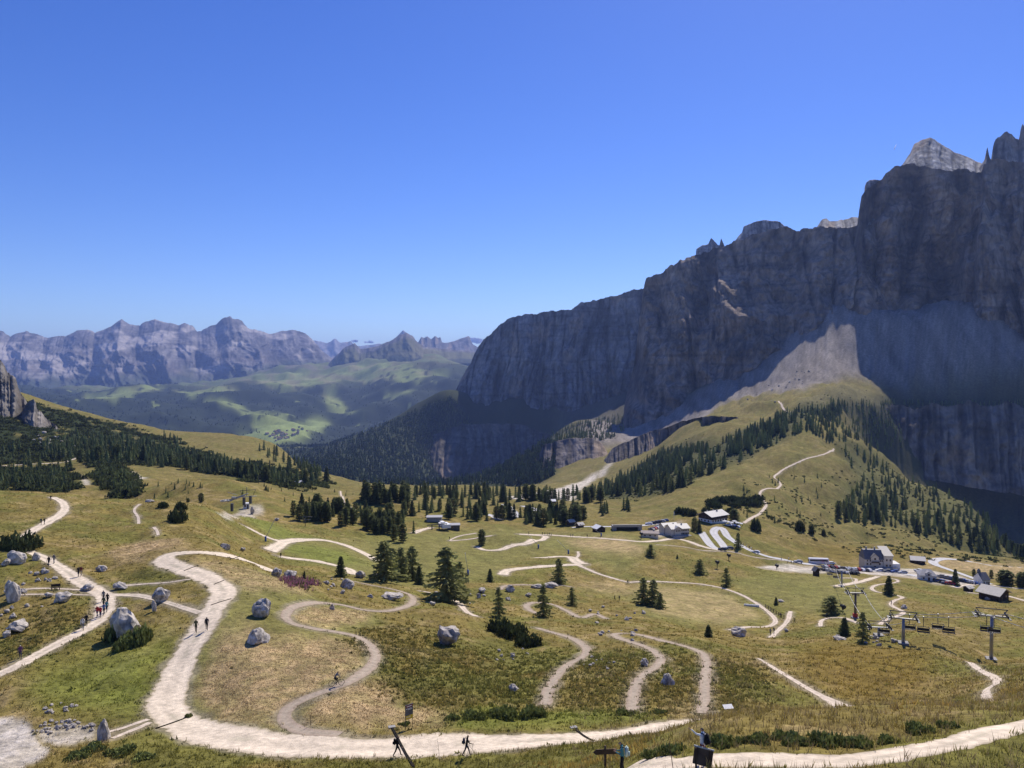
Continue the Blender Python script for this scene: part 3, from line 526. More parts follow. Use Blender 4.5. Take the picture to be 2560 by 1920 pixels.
# ---- road surfaces: strips laid on the ground, edges uneven
M_ROAD = {'gravel': mat('pale gravel', (.56, .50, .425), .95, .1, var=.22, vscale=1.6, bump=.5, bscale=6, attr=True),
          'pale': mat('trodden limestone soil', (.50, .43, .34), .95, .1, var=.25, vscale=1.4, bump=.5, bscale=6, attr=True),
          'earth': mat('packed brown earth', (.27, .22, .165), .95, .1, var=.2, vscale=1.6, bump=.4, bscale=6, attr=True),
          'asphalt': mat('worn grey asphalt', (.30, .30, .31), .8, .3, var=.1, vscale=1.0, bump=.2, bscale=8, attr=True)}
RC = {'gravel': C(.62, .525, .40), 'pale': C(.56, .47, .37), 'earth': C(.33, .26, .195), 'asphalt': C(.46, .45, .44)}
for ri, (nm, surf, sl, w_) in enumerate(road_lines):
    t = np.gradient(sl, axis=0); t /= np.linalg.norm(t, axis=1, keepdims=True) + 1e-9
    nrm = np.stack([-t[:, 1], t[:, 0]], -1)
    nc = 11
    s = np.linspace(-1, 1, nc)
    arc = np.concatenate([[0], np.cumsum(np.linalg.norm(np.diff(sl, axis=0), axis=1))])
    w_ = w_ * (1 if surf == 'asphalt' else 1 + .22 * fbm(arc / 16, arc * 0 + ri, 2, 93))
    ej = .0 if surf == 'asphalt' else .20 if surf == 'earth' else .30
    eL = 1 + ej * (fbm(arc / 1.1, arc * 0 + ri, 4, 90, .7) + .5 * fbm(arc / 7, arc * 0 + ri, 2, 92)); eR = 1 + ej * (fbm(arc / 1.1, arc * 0 + ri, 4, 95, .7) + .5 * fbm(arc / 7, arc * 0 + ri, 2, 96))
    k_ = np.where(s[None] < 0, eL[:, None], eR[:, None])
    off = s[None] * k_ * w_[:, None] / 2
    p = sl[:, None] + nrm[:, None] * off[..., None]
    dd = p[..., 1]
    z = hz(p[..., 0], p[..., 1]) + .015 + .00030 * dd - .02 * (np.abs(s[None]) > .95)
    rut = np.exp(-((np.abs(s) - .5) / .18) ** 2)[None] * .06
    mid_ = np.exp(-(s / .2) ** 2)[None]
    base = np.broadcast_to(RC[surf], p.shape[:2] + (3,)).copy()
    base *= (1 + rut * 3.0 + .16 * fbm(p[..., 0] / 2.2, p[..., 1] / 2.2, 4, 97) + .12 * fbm(arc[:, None] / 9, s[None] * 2.2 + ri, 3, 99))[..., None]
    if surf == 'gravel': base = mixc(base, C(.34, .32, .22), mid_ * .45 * sstep(0, .4, fbm(p[..., 0] / 5, p[..., 1] / 5, 2, 98)))
    if surf == 'earth': base = mixc(base, C(.42, .355, .27), np.broadcast_to(np.exp(-(s / .45) ** 2)[None], p.shape[:2]) * .7)
    if surf != 'asphalt': base = mixc(base, C(.24, .20, .10), np.broadcast_to((np.abs(s) > .95)[None] * .75, p.shape[:2]))
    o = link(nm, mesh_np(nm, np.concatenate([p, z[..., None]], -1).reshape(-1, 3), grid_faces(len(sl), nc), True, np.clip(base, 0, .8).reshape(-1, 3)), M_ROAD[surf])
    tag(o, kind='structure')

# ------------------------------------------------------------------ rock walls and far ranges
def rock_mat(name, sxy, sz, var, bump, bdist, warm=.35, sat=(.42, .30, .20)):
    m = bpy.data.materials.new(name); m.use_nodes = True; nt = m.node_tree; N = nt.nodes; L = nt.links; b = N['Principled BSDF']
    b.inputs['Roughness'].default_value = .92; b.inputs['Specular IOR Level'].default_value = .12
    tc = N.new('ShaderNodeTexCoord'); mp = N.new('ShaderNodeMapping'); mp.inputs['Scale'].default_value = (sxy, sxy, sz)
    L.new(tc.outputs['Object'], mp.inputs['Vector'])
    n1 = N.new('ShaderNodeTexNoise'); n1.inputs['Scale'].default_value = 1; n1.inputs['Detail'].default_value = 9; n1.inputs['Roughness'].default_value = .62
    L.new(mp.outputs[0], n1.inputs['Vector'])
    n2 = N.new('ShaderNodeTexNoise'); n2.inputs['Scale'].default_value = .22; n2.inputs['Detail'].default_value = 4
    L.new(mp.outputs[0], n2.inputs['Vector'])
    att = N.new('ShaderNodeAttribute'); att.attribute_name = 'Col'
    mr = N.new('ShaderNodeMapRange'); mr.inputs[1].default_value = .3; mr.inputs[2].default_value = .7; mr.inputs[3].default_value = 1 - var; mr.inputs[4].default_value = 1 + var
    L.new(n1.outputs['Fac'], mr.inputs[0])
    mx = N.new('ShaderNodeMix'); mx.data_type = 'RGBA'; mx.blend_type = 'MULTIPLY'; mx.inputs[0].default_value = 1
    L.new(att.outputs['Color'], mx.inputs[6]); L.new(mr.outputs[0], mx.inputs[7])
    mw = N.new('ShaderNodeMapRange'); mw.inputs[1].default_value = .55; mw.inputs[2].default_value = .72; mw.inputs[3].default_value = 0; mw.inputs[4].default_value = warm
    L.new(n2.outputs['Fac'], mw.inputs[0])
    m2 = N.new('ShaderNodeMix'); m2.data_type = 'RGBA'; m2.blend_type = 'MIX'
    L.new(mw.outputs[0], m2.inputs[0]); L.new(mx.outputs[2], m2.inputs[6]); m2.inputs[7].default_value = (*sat, 1)
    L.new(m2.outputs[2], b.inputs['Base Color'])
    bp = N.new('ShaderNodeBump'); bp.inputs['Strength'].default_value = bump; bp.inputs['Distance'].default_value = bdist
    L.new(n1.outputs['Fac'], bp.inputs['Height']); L.new(bp.outputs[0], b.inputs['Normal'])
    return m
M_CLIFF = rock_mat('grey dolomite wall', .05, .026, .6, 1.0, 14.0, .25, (.28, .215, .16))
M_BAND = rock_mat('dark banded rock', .05, .04, .55, .9, 7.0, .25, (.25, .19, .14))
M_RANGE = rock_mat('far limestone range', .006, .004, .3, .6, 40.0, .12)
M_OUT = rock_mat('pale limestone outcrop', .12, .10, .45, .9, 2.5, .15)

def line3(pts, n):                                   # (px, py, d) list -> n points along it, even in px
    p = np.array(pts, float); t = np.linspace(p[0, 0], p[-1, 0], n)
    if p[0, 0] > p[-1, 0]: raise ValueError
    return np.stack([t, np.interp(t, p[:, 0], p[:, 1]), np.interp(t, p[:, 0], p[:, 2])], -1)
def wall(name, top, base, nu, nv, amps, m, col, seed=0, back=700., jag=6., lean=1.0, rows_back=6, vstretch=.28, ledge=0., colfn=None, endfade=.03):
    """A rock wall: from a base line up to a skyline, pushed in and out by ribs and gullies, with a roof running back behind it."""
    T = line3(top, nu); B_ = line3(base, nu)
    jg = jag * (.6 * fbm(T[:, 0] / 22., T[:, 0] * 0 + seed, 4, seed + 1) + .5 * np.round(2.2 * fbm(T[:, 0] / 14., T[:, 0] * 0 + seed, 3, seed + 2)) / 2.2)
    T[:, 1] += jg
    PT = at(T[:, 0], T[:, 1], T[:, 2]); PB = at(B_[:, 0], B_[:, 1], B_[:, 2])
    along = np.gradient(PB, axis=0); along[:, 2] = 0; along /= np.linalg.norm(along, axis=1, keepdims=True) + 1e-9
    nrm = np.stack([along[:, 1], -along[:, 0], along[:, 0] * 0], -1)
    nrm = nrm * np.sign((nrm * -PB).sum(-1, keepdims=True))
    k = 41
    nrm = np.stack([np.convolve(np.pad(nrm[:, c], k // 2, 'edge'), np.ones(k) / k, 'valid') for c in range(3)], -1)
    nrm /= np.linalg.norm(nrm, axis=1, keepdims=True)
    rad = -PB.copy(); rad[:, 2] = 0; rad /= np.linalg.norm(rad, axis=1, keepdims=True)
    push = .3 * nrm + .7 * rad; push /= np.linalg.norm(push, axis=1, keepdims=True)
    s = np.concatenate([[0], np.cumsum(np.linalg.norm(np.diff(PB[:, :2], axis=0), axis=1))])
    v = np.linspace(0, 1, nv)
    Pg = PB[:, None] * (1 - v)[None, :, None] + PT[:, None] * v[None, :, None]
    S = s[:, None] + 0 * v[None]; Zv = Pg[..., 2]
    disp = 0
    wx = S + 0.35 * Zv * 0 + 40 * perlin(S / 300, Zv / 300, seed + 9)
    for i, (wl_, am) in enumerate(amps):
        disp = disp + am * (ridged(wx / wl_, Zv * (vstretch if i < 2 else .75) / wl_, 2, seed + 10 + i) - .1)
    if ledge:
        zz = Zv + 25 * perlin(S / 200, Zv / 200, seed + 33)
        disp = disp + ledge * (np.abs(((zz / 55.) % 1) - .5) * 2 - .5)
    disp = disp - (np.percentile(disp, 72) if colfn is None else 0)
    scl = amps[0][1] / 95.
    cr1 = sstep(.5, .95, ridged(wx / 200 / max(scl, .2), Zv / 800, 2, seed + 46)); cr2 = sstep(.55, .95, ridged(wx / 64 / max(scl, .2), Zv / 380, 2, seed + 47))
    disp = disp - (62 * cr1 + 24 * cr2) * scl * (1 if colfn is None else 0)
    Pg = Pg + push[:, None] * (disp * (1 - .75 * v[None] ** 6) * (.15 + .85 * sstep(0, endfade, s / s[-1]))[:, None])[..., None]
    cols = np.broadcast_to(np.array(col), Pg.shape).copy()
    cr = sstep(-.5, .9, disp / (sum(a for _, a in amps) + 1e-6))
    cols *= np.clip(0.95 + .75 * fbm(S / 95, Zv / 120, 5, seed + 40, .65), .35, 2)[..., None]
    streak = np.maximum(sstep(.15, .55, fbm(wx / 18, Zv / 130, 4, seed + 44)), .8 * sstep(.2, .5, perlin(wx / 260, Zv / 13 + .6 * perlin(wx / 90, Zv / 60, seed + 51), seed + 52))); crack_shade = np.maximum(cr1 * .8, cr2 * .7)
    cols = mixc(cols, cols * .45, streak * .75); cols = mixc(cols, cols * .22, crack_shade * .9)  # streaks tint the rock; crevice shade is painted into its colour along the gullies
    cols = mixc(cols, C(.36, .27, .19), sstep(.22, .48, fbm(wx / 130, Zv / 190, 4, seed + 48)) * (.62 if colfn is None else 0))
    if colfn: cols = colfn(cols, S, Zv, v[None] + 0 * S, Pg)
    # roof
    q = np.linspace(0, 1, rows_back + 1)[1:] ** 1.6
    TT = Pg[:, -1]
    horiz = TT[:, None] - rad[:, None] * (q * back)[None, :, None]
    horiz[..., 2] += -q[None] * back * .22 + 0.35 * q[None] * 30 * perlin(S[:, :1] / 120 + q[None] * 3, S[:, :1] * 0 + q[None] * 7, seed + 50)
    Vv = np.concatenate([Pg, horiz], 1)
    rc = np.broadcast_to(np.array(col) * 1.25, horiz.shape)
    Cc = np.concatenate([cols, rc], 1)
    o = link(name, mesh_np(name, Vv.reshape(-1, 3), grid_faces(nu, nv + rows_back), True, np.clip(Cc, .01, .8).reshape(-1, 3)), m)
    return tag(o, kind='structure')
ROCK = (.265, .21, .168)
AM = [(420, 95), (170, 62), (70, 34), (28, 14), (12, 5)]
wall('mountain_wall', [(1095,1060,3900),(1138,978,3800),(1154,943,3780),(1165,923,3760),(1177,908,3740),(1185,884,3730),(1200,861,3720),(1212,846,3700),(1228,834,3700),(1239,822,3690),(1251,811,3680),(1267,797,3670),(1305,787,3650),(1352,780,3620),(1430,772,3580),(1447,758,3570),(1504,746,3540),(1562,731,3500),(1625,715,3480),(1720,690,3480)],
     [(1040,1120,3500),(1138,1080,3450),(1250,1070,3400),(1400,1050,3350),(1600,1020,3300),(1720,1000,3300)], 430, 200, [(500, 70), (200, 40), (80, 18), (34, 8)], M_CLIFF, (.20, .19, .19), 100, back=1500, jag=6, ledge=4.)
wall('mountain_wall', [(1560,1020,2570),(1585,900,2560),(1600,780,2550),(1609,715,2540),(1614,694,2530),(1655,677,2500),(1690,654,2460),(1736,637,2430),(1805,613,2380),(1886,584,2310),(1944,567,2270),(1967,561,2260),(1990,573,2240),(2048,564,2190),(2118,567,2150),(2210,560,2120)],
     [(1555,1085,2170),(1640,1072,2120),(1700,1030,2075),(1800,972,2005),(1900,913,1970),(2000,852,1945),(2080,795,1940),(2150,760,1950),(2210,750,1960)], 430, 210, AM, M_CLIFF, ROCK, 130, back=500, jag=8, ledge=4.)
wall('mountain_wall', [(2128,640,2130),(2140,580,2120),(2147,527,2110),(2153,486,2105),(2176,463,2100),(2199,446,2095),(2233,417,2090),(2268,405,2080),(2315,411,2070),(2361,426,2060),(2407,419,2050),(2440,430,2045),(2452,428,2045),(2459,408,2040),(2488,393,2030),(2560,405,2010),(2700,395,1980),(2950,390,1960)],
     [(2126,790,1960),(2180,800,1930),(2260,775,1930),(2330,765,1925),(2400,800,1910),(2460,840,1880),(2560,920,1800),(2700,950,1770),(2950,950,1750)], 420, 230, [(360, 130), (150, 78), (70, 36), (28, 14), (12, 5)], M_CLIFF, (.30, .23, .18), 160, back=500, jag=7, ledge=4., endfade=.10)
# summits that look over the wall
SUM = (.34, .325, .31)
def summit(pts, d, drop, seed, nu=110, nv=40, dd=120, col=SUM, amps=[(90, 14), (35, 8), (14, 4)], jag=3., m=None):
    top = [(x, y, d) for x, y in pts]; x0, x1 = pts[0][0], pts[-1][0]
    base = [(x0 - 6, max(p[1] for p in pts) + drop, d - dd), (x1 + 6, max(p[1] for p in pts) + drop, d - dd)]
    return wall('mountain_summit', top, base, nu, nv, amps, m or M_CLIFF, col, seed, back=260, jag=jag)
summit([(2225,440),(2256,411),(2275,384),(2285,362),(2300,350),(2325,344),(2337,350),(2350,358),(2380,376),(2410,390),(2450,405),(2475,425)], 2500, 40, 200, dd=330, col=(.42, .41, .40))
summit([(2440,430),(2462,400),(2466,376),(2469,366),(2472,384),(2478,398),(2484,360),(2490,347),(2503,338),(2517,330),(2530,336),(2540,348),(2548,352),(2553,318),(2557,310),(2562,318),(2600,290),(2700,280)], 2420, 60, 210, jag=6, col=(.25, .235, .22))
summit([(1728,655),(1739,640),(1741,622),(1755,613),(1770,610),(1778,595),(1786,603),(1795,612),(1799,612),(1803,595),(1811,614),(1818,630)], 2900, 40, 220)
summit([(1826,620),(1835,606),(1846,590),(1855,581),(1859,567),(1880,557),(1904,551),(1949,553),(1958,562),(1969,571),(1985,585)], 2850, 40, 230)
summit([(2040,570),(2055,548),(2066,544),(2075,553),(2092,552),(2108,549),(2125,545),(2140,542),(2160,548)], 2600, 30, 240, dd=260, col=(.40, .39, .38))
summit([(2152,505),(2160,492),(2162,465),(2166,455),(2173,449),(2185,449),(2197,448),(2215,460)], 2250, 60, 250)
# rock bands below the scree
BAND = (.13, .112, .095); AB = [(110, 20), (45, 13), (18, 6)]
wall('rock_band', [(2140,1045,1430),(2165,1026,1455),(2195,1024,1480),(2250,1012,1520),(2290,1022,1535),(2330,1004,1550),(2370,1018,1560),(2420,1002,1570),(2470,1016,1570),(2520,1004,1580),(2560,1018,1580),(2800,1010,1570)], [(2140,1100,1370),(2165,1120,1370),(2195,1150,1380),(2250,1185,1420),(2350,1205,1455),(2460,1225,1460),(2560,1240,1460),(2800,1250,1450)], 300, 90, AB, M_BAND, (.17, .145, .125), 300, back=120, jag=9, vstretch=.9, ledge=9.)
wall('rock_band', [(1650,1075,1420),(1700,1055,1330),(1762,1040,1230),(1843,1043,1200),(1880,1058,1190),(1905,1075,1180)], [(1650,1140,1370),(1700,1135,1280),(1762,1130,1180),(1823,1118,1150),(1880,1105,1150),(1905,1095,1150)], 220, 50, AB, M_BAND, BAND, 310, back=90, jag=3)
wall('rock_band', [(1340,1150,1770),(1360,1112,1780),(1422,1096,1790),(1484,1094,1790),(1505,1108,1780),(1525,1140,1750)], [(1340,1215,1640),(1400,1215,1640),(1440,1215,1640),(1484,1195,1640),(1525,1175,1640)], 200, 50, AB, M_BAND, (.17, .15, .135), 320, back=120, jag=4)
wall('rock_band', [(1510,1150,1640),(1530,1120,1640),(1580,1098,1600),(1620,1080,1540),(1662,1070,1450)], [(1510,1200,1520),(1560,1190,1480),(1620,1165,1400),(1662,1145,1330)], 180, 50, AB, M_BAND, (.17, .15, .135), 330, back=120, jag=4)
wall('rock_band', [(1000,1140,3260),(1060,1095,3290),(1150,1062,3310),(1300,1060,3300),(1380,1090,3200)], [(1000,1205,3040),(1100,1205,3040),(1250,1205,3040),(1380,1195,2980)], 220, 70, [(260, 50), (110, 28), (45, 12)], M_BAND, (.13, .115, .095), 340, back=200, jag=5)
# far ranges
def range_col(cols, S, Zv, v, Pg):
    n = fbm(S / 700, Zv / 260, 4, 61)
    cols = mixc(cols, C(.40, .365, .34), sstep(.05, .4, n + .25 * fbm(S / 180, Zv / 120, 3, 62)) * .8)
    cols = mixc(cols, C(.055, .07, .045), sstep(.34, .12, v + .14 * fbm(S / 400, Zv / 400, 3, 63)) * .95)
    return cols
FAR = (.20, .185, .18); AF = [(1500, 560), (600, 330), (260, 170), (110, 70), (50, 25)]
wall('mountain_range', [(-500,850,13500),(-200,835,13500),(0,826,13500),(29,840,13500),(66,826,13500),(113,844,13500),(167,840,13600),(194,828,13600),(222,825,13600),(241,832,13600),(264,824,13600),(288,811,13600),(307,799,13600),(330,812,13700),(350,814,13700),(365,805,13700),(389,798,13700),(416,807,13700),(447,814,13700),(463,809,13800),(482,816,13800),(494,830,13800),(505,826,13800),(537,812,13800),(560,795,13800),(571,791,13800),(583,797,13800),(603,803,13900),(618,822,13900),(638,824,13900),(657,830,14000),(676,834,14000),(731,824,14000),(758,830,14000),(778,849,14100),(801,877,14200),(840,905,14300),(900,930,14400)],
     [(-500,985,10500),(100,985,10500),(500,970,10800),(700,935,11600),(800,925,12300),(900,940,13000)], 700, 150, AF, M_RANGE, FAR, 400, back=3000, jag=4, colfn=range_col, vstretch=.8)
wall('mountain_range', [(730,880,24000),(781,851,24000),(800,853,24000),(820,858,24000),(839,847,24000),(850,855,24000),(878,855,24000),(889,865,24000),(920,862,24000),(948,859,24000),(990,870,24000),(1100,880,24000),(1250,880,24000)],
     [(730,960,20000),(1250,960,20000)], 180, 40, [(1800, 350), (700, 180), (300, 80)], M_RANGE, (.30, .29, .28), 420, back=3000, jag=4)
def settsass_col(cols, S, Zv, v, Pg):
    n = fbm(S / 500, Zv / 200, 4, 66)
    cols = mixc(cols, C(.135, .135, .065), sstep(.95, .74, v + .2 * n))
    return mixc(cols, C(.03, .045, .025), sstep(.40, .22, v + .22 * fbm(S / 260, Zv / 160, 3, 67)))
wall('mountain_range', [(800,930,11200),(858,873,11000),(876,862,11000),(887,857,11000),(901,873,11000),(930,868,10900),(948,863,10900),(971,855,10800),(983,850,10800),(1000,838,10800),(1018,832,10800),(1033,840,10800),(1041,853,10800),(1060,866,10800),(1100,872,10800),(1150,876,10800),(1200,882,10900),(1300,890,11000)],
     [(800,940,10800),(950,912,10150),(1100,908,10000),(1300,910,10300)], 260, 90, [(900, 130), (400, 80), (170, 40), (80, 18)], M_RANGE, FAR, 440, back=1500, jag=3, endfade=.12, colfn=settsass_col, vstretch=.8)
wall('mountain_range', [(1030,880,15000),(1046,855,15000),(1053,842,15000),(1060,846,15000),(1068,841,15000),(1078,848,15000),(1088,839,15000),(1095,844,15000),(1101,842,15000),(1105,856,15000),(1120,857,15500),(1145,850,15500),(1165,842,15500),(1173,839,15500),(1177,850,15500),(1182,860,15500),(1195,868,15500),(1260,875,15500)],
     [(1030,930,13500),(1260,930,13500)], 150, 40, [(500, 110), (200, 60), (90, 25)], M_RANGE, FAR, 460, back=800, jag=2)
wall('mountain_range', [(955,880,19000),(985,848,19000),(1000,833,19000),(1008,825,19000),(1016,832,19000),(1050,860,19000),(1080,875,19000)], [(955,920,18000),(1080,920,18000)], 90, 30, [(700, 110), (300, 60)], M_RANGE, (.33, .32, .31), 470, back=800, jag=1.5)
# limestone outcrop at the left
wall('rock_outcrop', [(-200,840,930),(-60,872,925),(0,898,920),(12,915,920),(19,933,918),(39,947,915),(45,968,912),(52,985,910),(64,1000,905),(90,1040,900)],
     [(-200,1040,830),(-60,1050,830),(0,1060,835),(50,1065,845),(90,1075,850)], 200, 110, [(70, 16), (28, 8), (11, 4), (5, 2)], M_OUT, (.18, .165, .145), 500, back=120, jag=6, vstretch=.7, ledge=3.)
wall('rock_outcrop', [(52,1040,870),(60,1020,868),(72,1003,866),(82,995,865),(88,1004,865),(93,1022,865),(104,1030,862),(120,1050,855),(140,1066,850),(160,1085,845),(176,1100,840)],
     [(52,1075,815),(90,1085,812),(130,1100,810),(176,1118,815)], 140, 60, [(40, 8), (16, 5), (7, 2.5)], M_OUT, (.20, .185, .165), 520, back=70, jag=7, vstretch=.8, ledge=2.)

# ------------------------------------------------------------------ air
hz_lo = float((GB * DD).min()) - 40
def haze_box():
    x, y0, y1, z0, z1 = 36000, -60, 33000, min(hz_lo, -800), 1250
    v = [(-x, y0, z0), (x, y0, z0), (x, y1, z0), (-x, y1, z0), (-x, y0, z1), (x, y0, z1), (x, y1, z1), (-x, y1, z1)]
    f = [(0, 3, 2, 1), (4, 5, 6, 7), (0, 1, 5, 4), (1, 2, 6, 5), (2, 3, 7, 6), (3, 0, 4, 7)]
    m = bpy.data.materials.new('thin alpine air'); m.use_nodes = True; N = m.node_tree.nodes
    N.remove(N['Principled BSDF'])
    pv = N.new('ShaderNodeVolumePrincipled')
    pv.inputs['Color'].default_value = (.32, .48, 1.0, 1); pv.inputs['Density'].default_value = 3.9e-5; pv.inputs['Anisotropy'].default_value = .2
    m.node_tree.links.new(pv.outputs[0], N['Material Output'].inputs['Volume'])
    o = link('haze', mesh_np('haze', v, f, False), m); tag(o, kind='stuff')
haze_box()
# ------------------------------------------------------------------ trees
M_BARK = mat('grey brown bark', (.10, .075, .055), .95, .1, var=.3, vscale=6)
M_LEAF = mat('conifer needles', (.05, .07, .03), .8, .15, attr=True, trans=.5)
M_LARCH = mat('soft larch needles', (.2, .22, .07), .8, .15, attr=True, trans=.5)
def tri_mesh(name, V, Cc=None, smooth=False):
    V = np.asarray(V, np.float32).reshape(-1, 3)
    return mesh_np(name, V, np.arange(len(V)).reshape(-1, 3), smooth, None if Cc is None else np.repeat(np.asarray(Cc), 3, 0))
def cone_stack(name, rings, n=7):                    # rings: (x, y, z, radius)
    r_ = np.array(rings, float); th = np.linspace(0, 2 * np.pi, n, endpoint=False)
    v = np.stack([r_[:, None, 0] + r_[:, None, 3] * np.cos(th), r_[:, None, 1] + r_[:, None, 3] * np.sin(th), r_[:, None, 2] + 0 * th], -1).reshape(-1, 3)
    f = []
    for i in range(len(r_) - 1):
        for j in range(n): k = (j + 1) % n; f.append((i * n + j, i * n + k, (i + 1) * n + k, (i + 1) * n + j))
    return mesh_np(name, v, f)
def crown(kind, seed):
    """Crown of a tree 1 m tall made of many drooping twig sprays."""
    g = np.random.default_rng(seed); V = []; Cc = []
    if kind == 'larch': nl, R0, t0, nb, base = 20, .25, .07, 6, (.34, .35, .13)
    elif kind == 'pine': nl, R0, t0, nb, base = 18, .22, .07, 7, (.16, .185, .072)
    else: nl, R0, t0, nb, base = 20, .22, .04, 7, (.17, .195, .08)
    base = np.array(base)
    for i in range(nl):
        t = t0 + (1 - t0) * (i + g.random() * .7) / nl
        if kind == 'pine': prof = R0 * math.sqrt(max(.02, 1 - ((t - .42) / .60) ** 2))
        elif kind == 'larch': prof = R0 * (1 - t) ** .6 * (.55 + .6 * g.random())
        else: prof = R0 * (1 - t) ** .85 + .012
        for j in range(nb):
            az = 2 * math.pi * (j + g.random()) / nb + i * 2.4
            L_ = prof * (.7 + .45 * g.random()); dr = {'larch': -.15, 'pine': .25, 'spruce': -.35}[kind] + .25 * (g.random() - .5)
            dx, dy = math.cos(az), math.sin(az); nx, ny = -dy, dx
            shade = (.6 + .75 * g.random())
            if kind == 'larch' and g.random() < .12: continue
            m = 4 if kind != 'larch' else 5
            for q in range(m):
                f = (q + .35 + .5 * g.random()) / m
                sx = L_ * f; z = t + dr * L_ * f * f
                wdt = L_ * (.42 if kind != 'larch' else .20) * (1.15 - f) + .010
                for sd_ in (-1, 1):
                    p0 = (dx * sx * .75, dy * sx * .75, z + .006); p1 = (dx * (sx + .035), dy * (sx + .035), z - .006)
                    tw = .5 + .9 * g.random()
                    p2 = (dx * (sx + .02) + nx * wdt * sd_ * tw, dy * (sx + .02) + ny * wdt * sd_ * tw, z - .035 * (.4 + g.random()) + (.03 if kind == 'pine' else 0))
                    V += [p0, p1, p2]; Cc.append(base * shade * (.8 + .5 * g.random()))
                if kind != 'larch' or q % 2 == 0:
                    V += [(dx * sx * .7, dy * sx * .7, z + .01), (dx * (sx + .03), dy * (sx + .03), z), (dx * sx, dy * sx, z - .05 * (.5 + g.random()))]
                    Cc.append(base * shade * .85)
    for j in range(4):
        az = j * 1.57; V += [(0, 0, 1.0), (.014 * math.cos(az), .014 * math.sin(az), .93), (.014 * math.cos(az + 2), .014 * math.sin(az + 2), .92)]; Cc.append(base)
    return tri_mesh('crown', V, Cc)
TREE = {}
for kd in ('larch', 'pine', 'spruce'):
    for s in range(3):
        cm = crown(kd, 10 + s * 7 + len(kd)); cm.materials.append(M_LARCH if kd == 'larch' else M_LEAF)
        g = random.Random(s); b = .03 * (g.random() - .5)
        tm = cone_stack('trunk', [(0, 0, -.03, .022), (b, 0, .3, .016), (0, b, .65, .009), (0, 0, .97, .002)]); tm.materials.append(M_BARK)
        TREE[kd, s] = (tm, cm)
NAMES = {'larch': 'larch_tree', 'pine': 'stone_pine_tree', 'spruce': 'spruce_tree'}
def plant_tree(kd, p, h, label, group=None, wide=1.0, s=None):
    s = random.randrange(3) if s is None else s
    o = empty(NAMES[kd], (p[0], p[1], p[2] - .02 * h), random.random() * 6.28); o.scale = (h * wide, h * wide, h)
    tm, cm = TREE[kd, s]
    link('trunk', tm, parent=o); link('crown', cm, parent=o)
    return tag(o, label, 'tree', group)
def pole_h(px, ytop, p):                             # real height of something standing at ground point p whose top shows at row ytop
    return ray(px, ytop)[1] * p.y - p.z
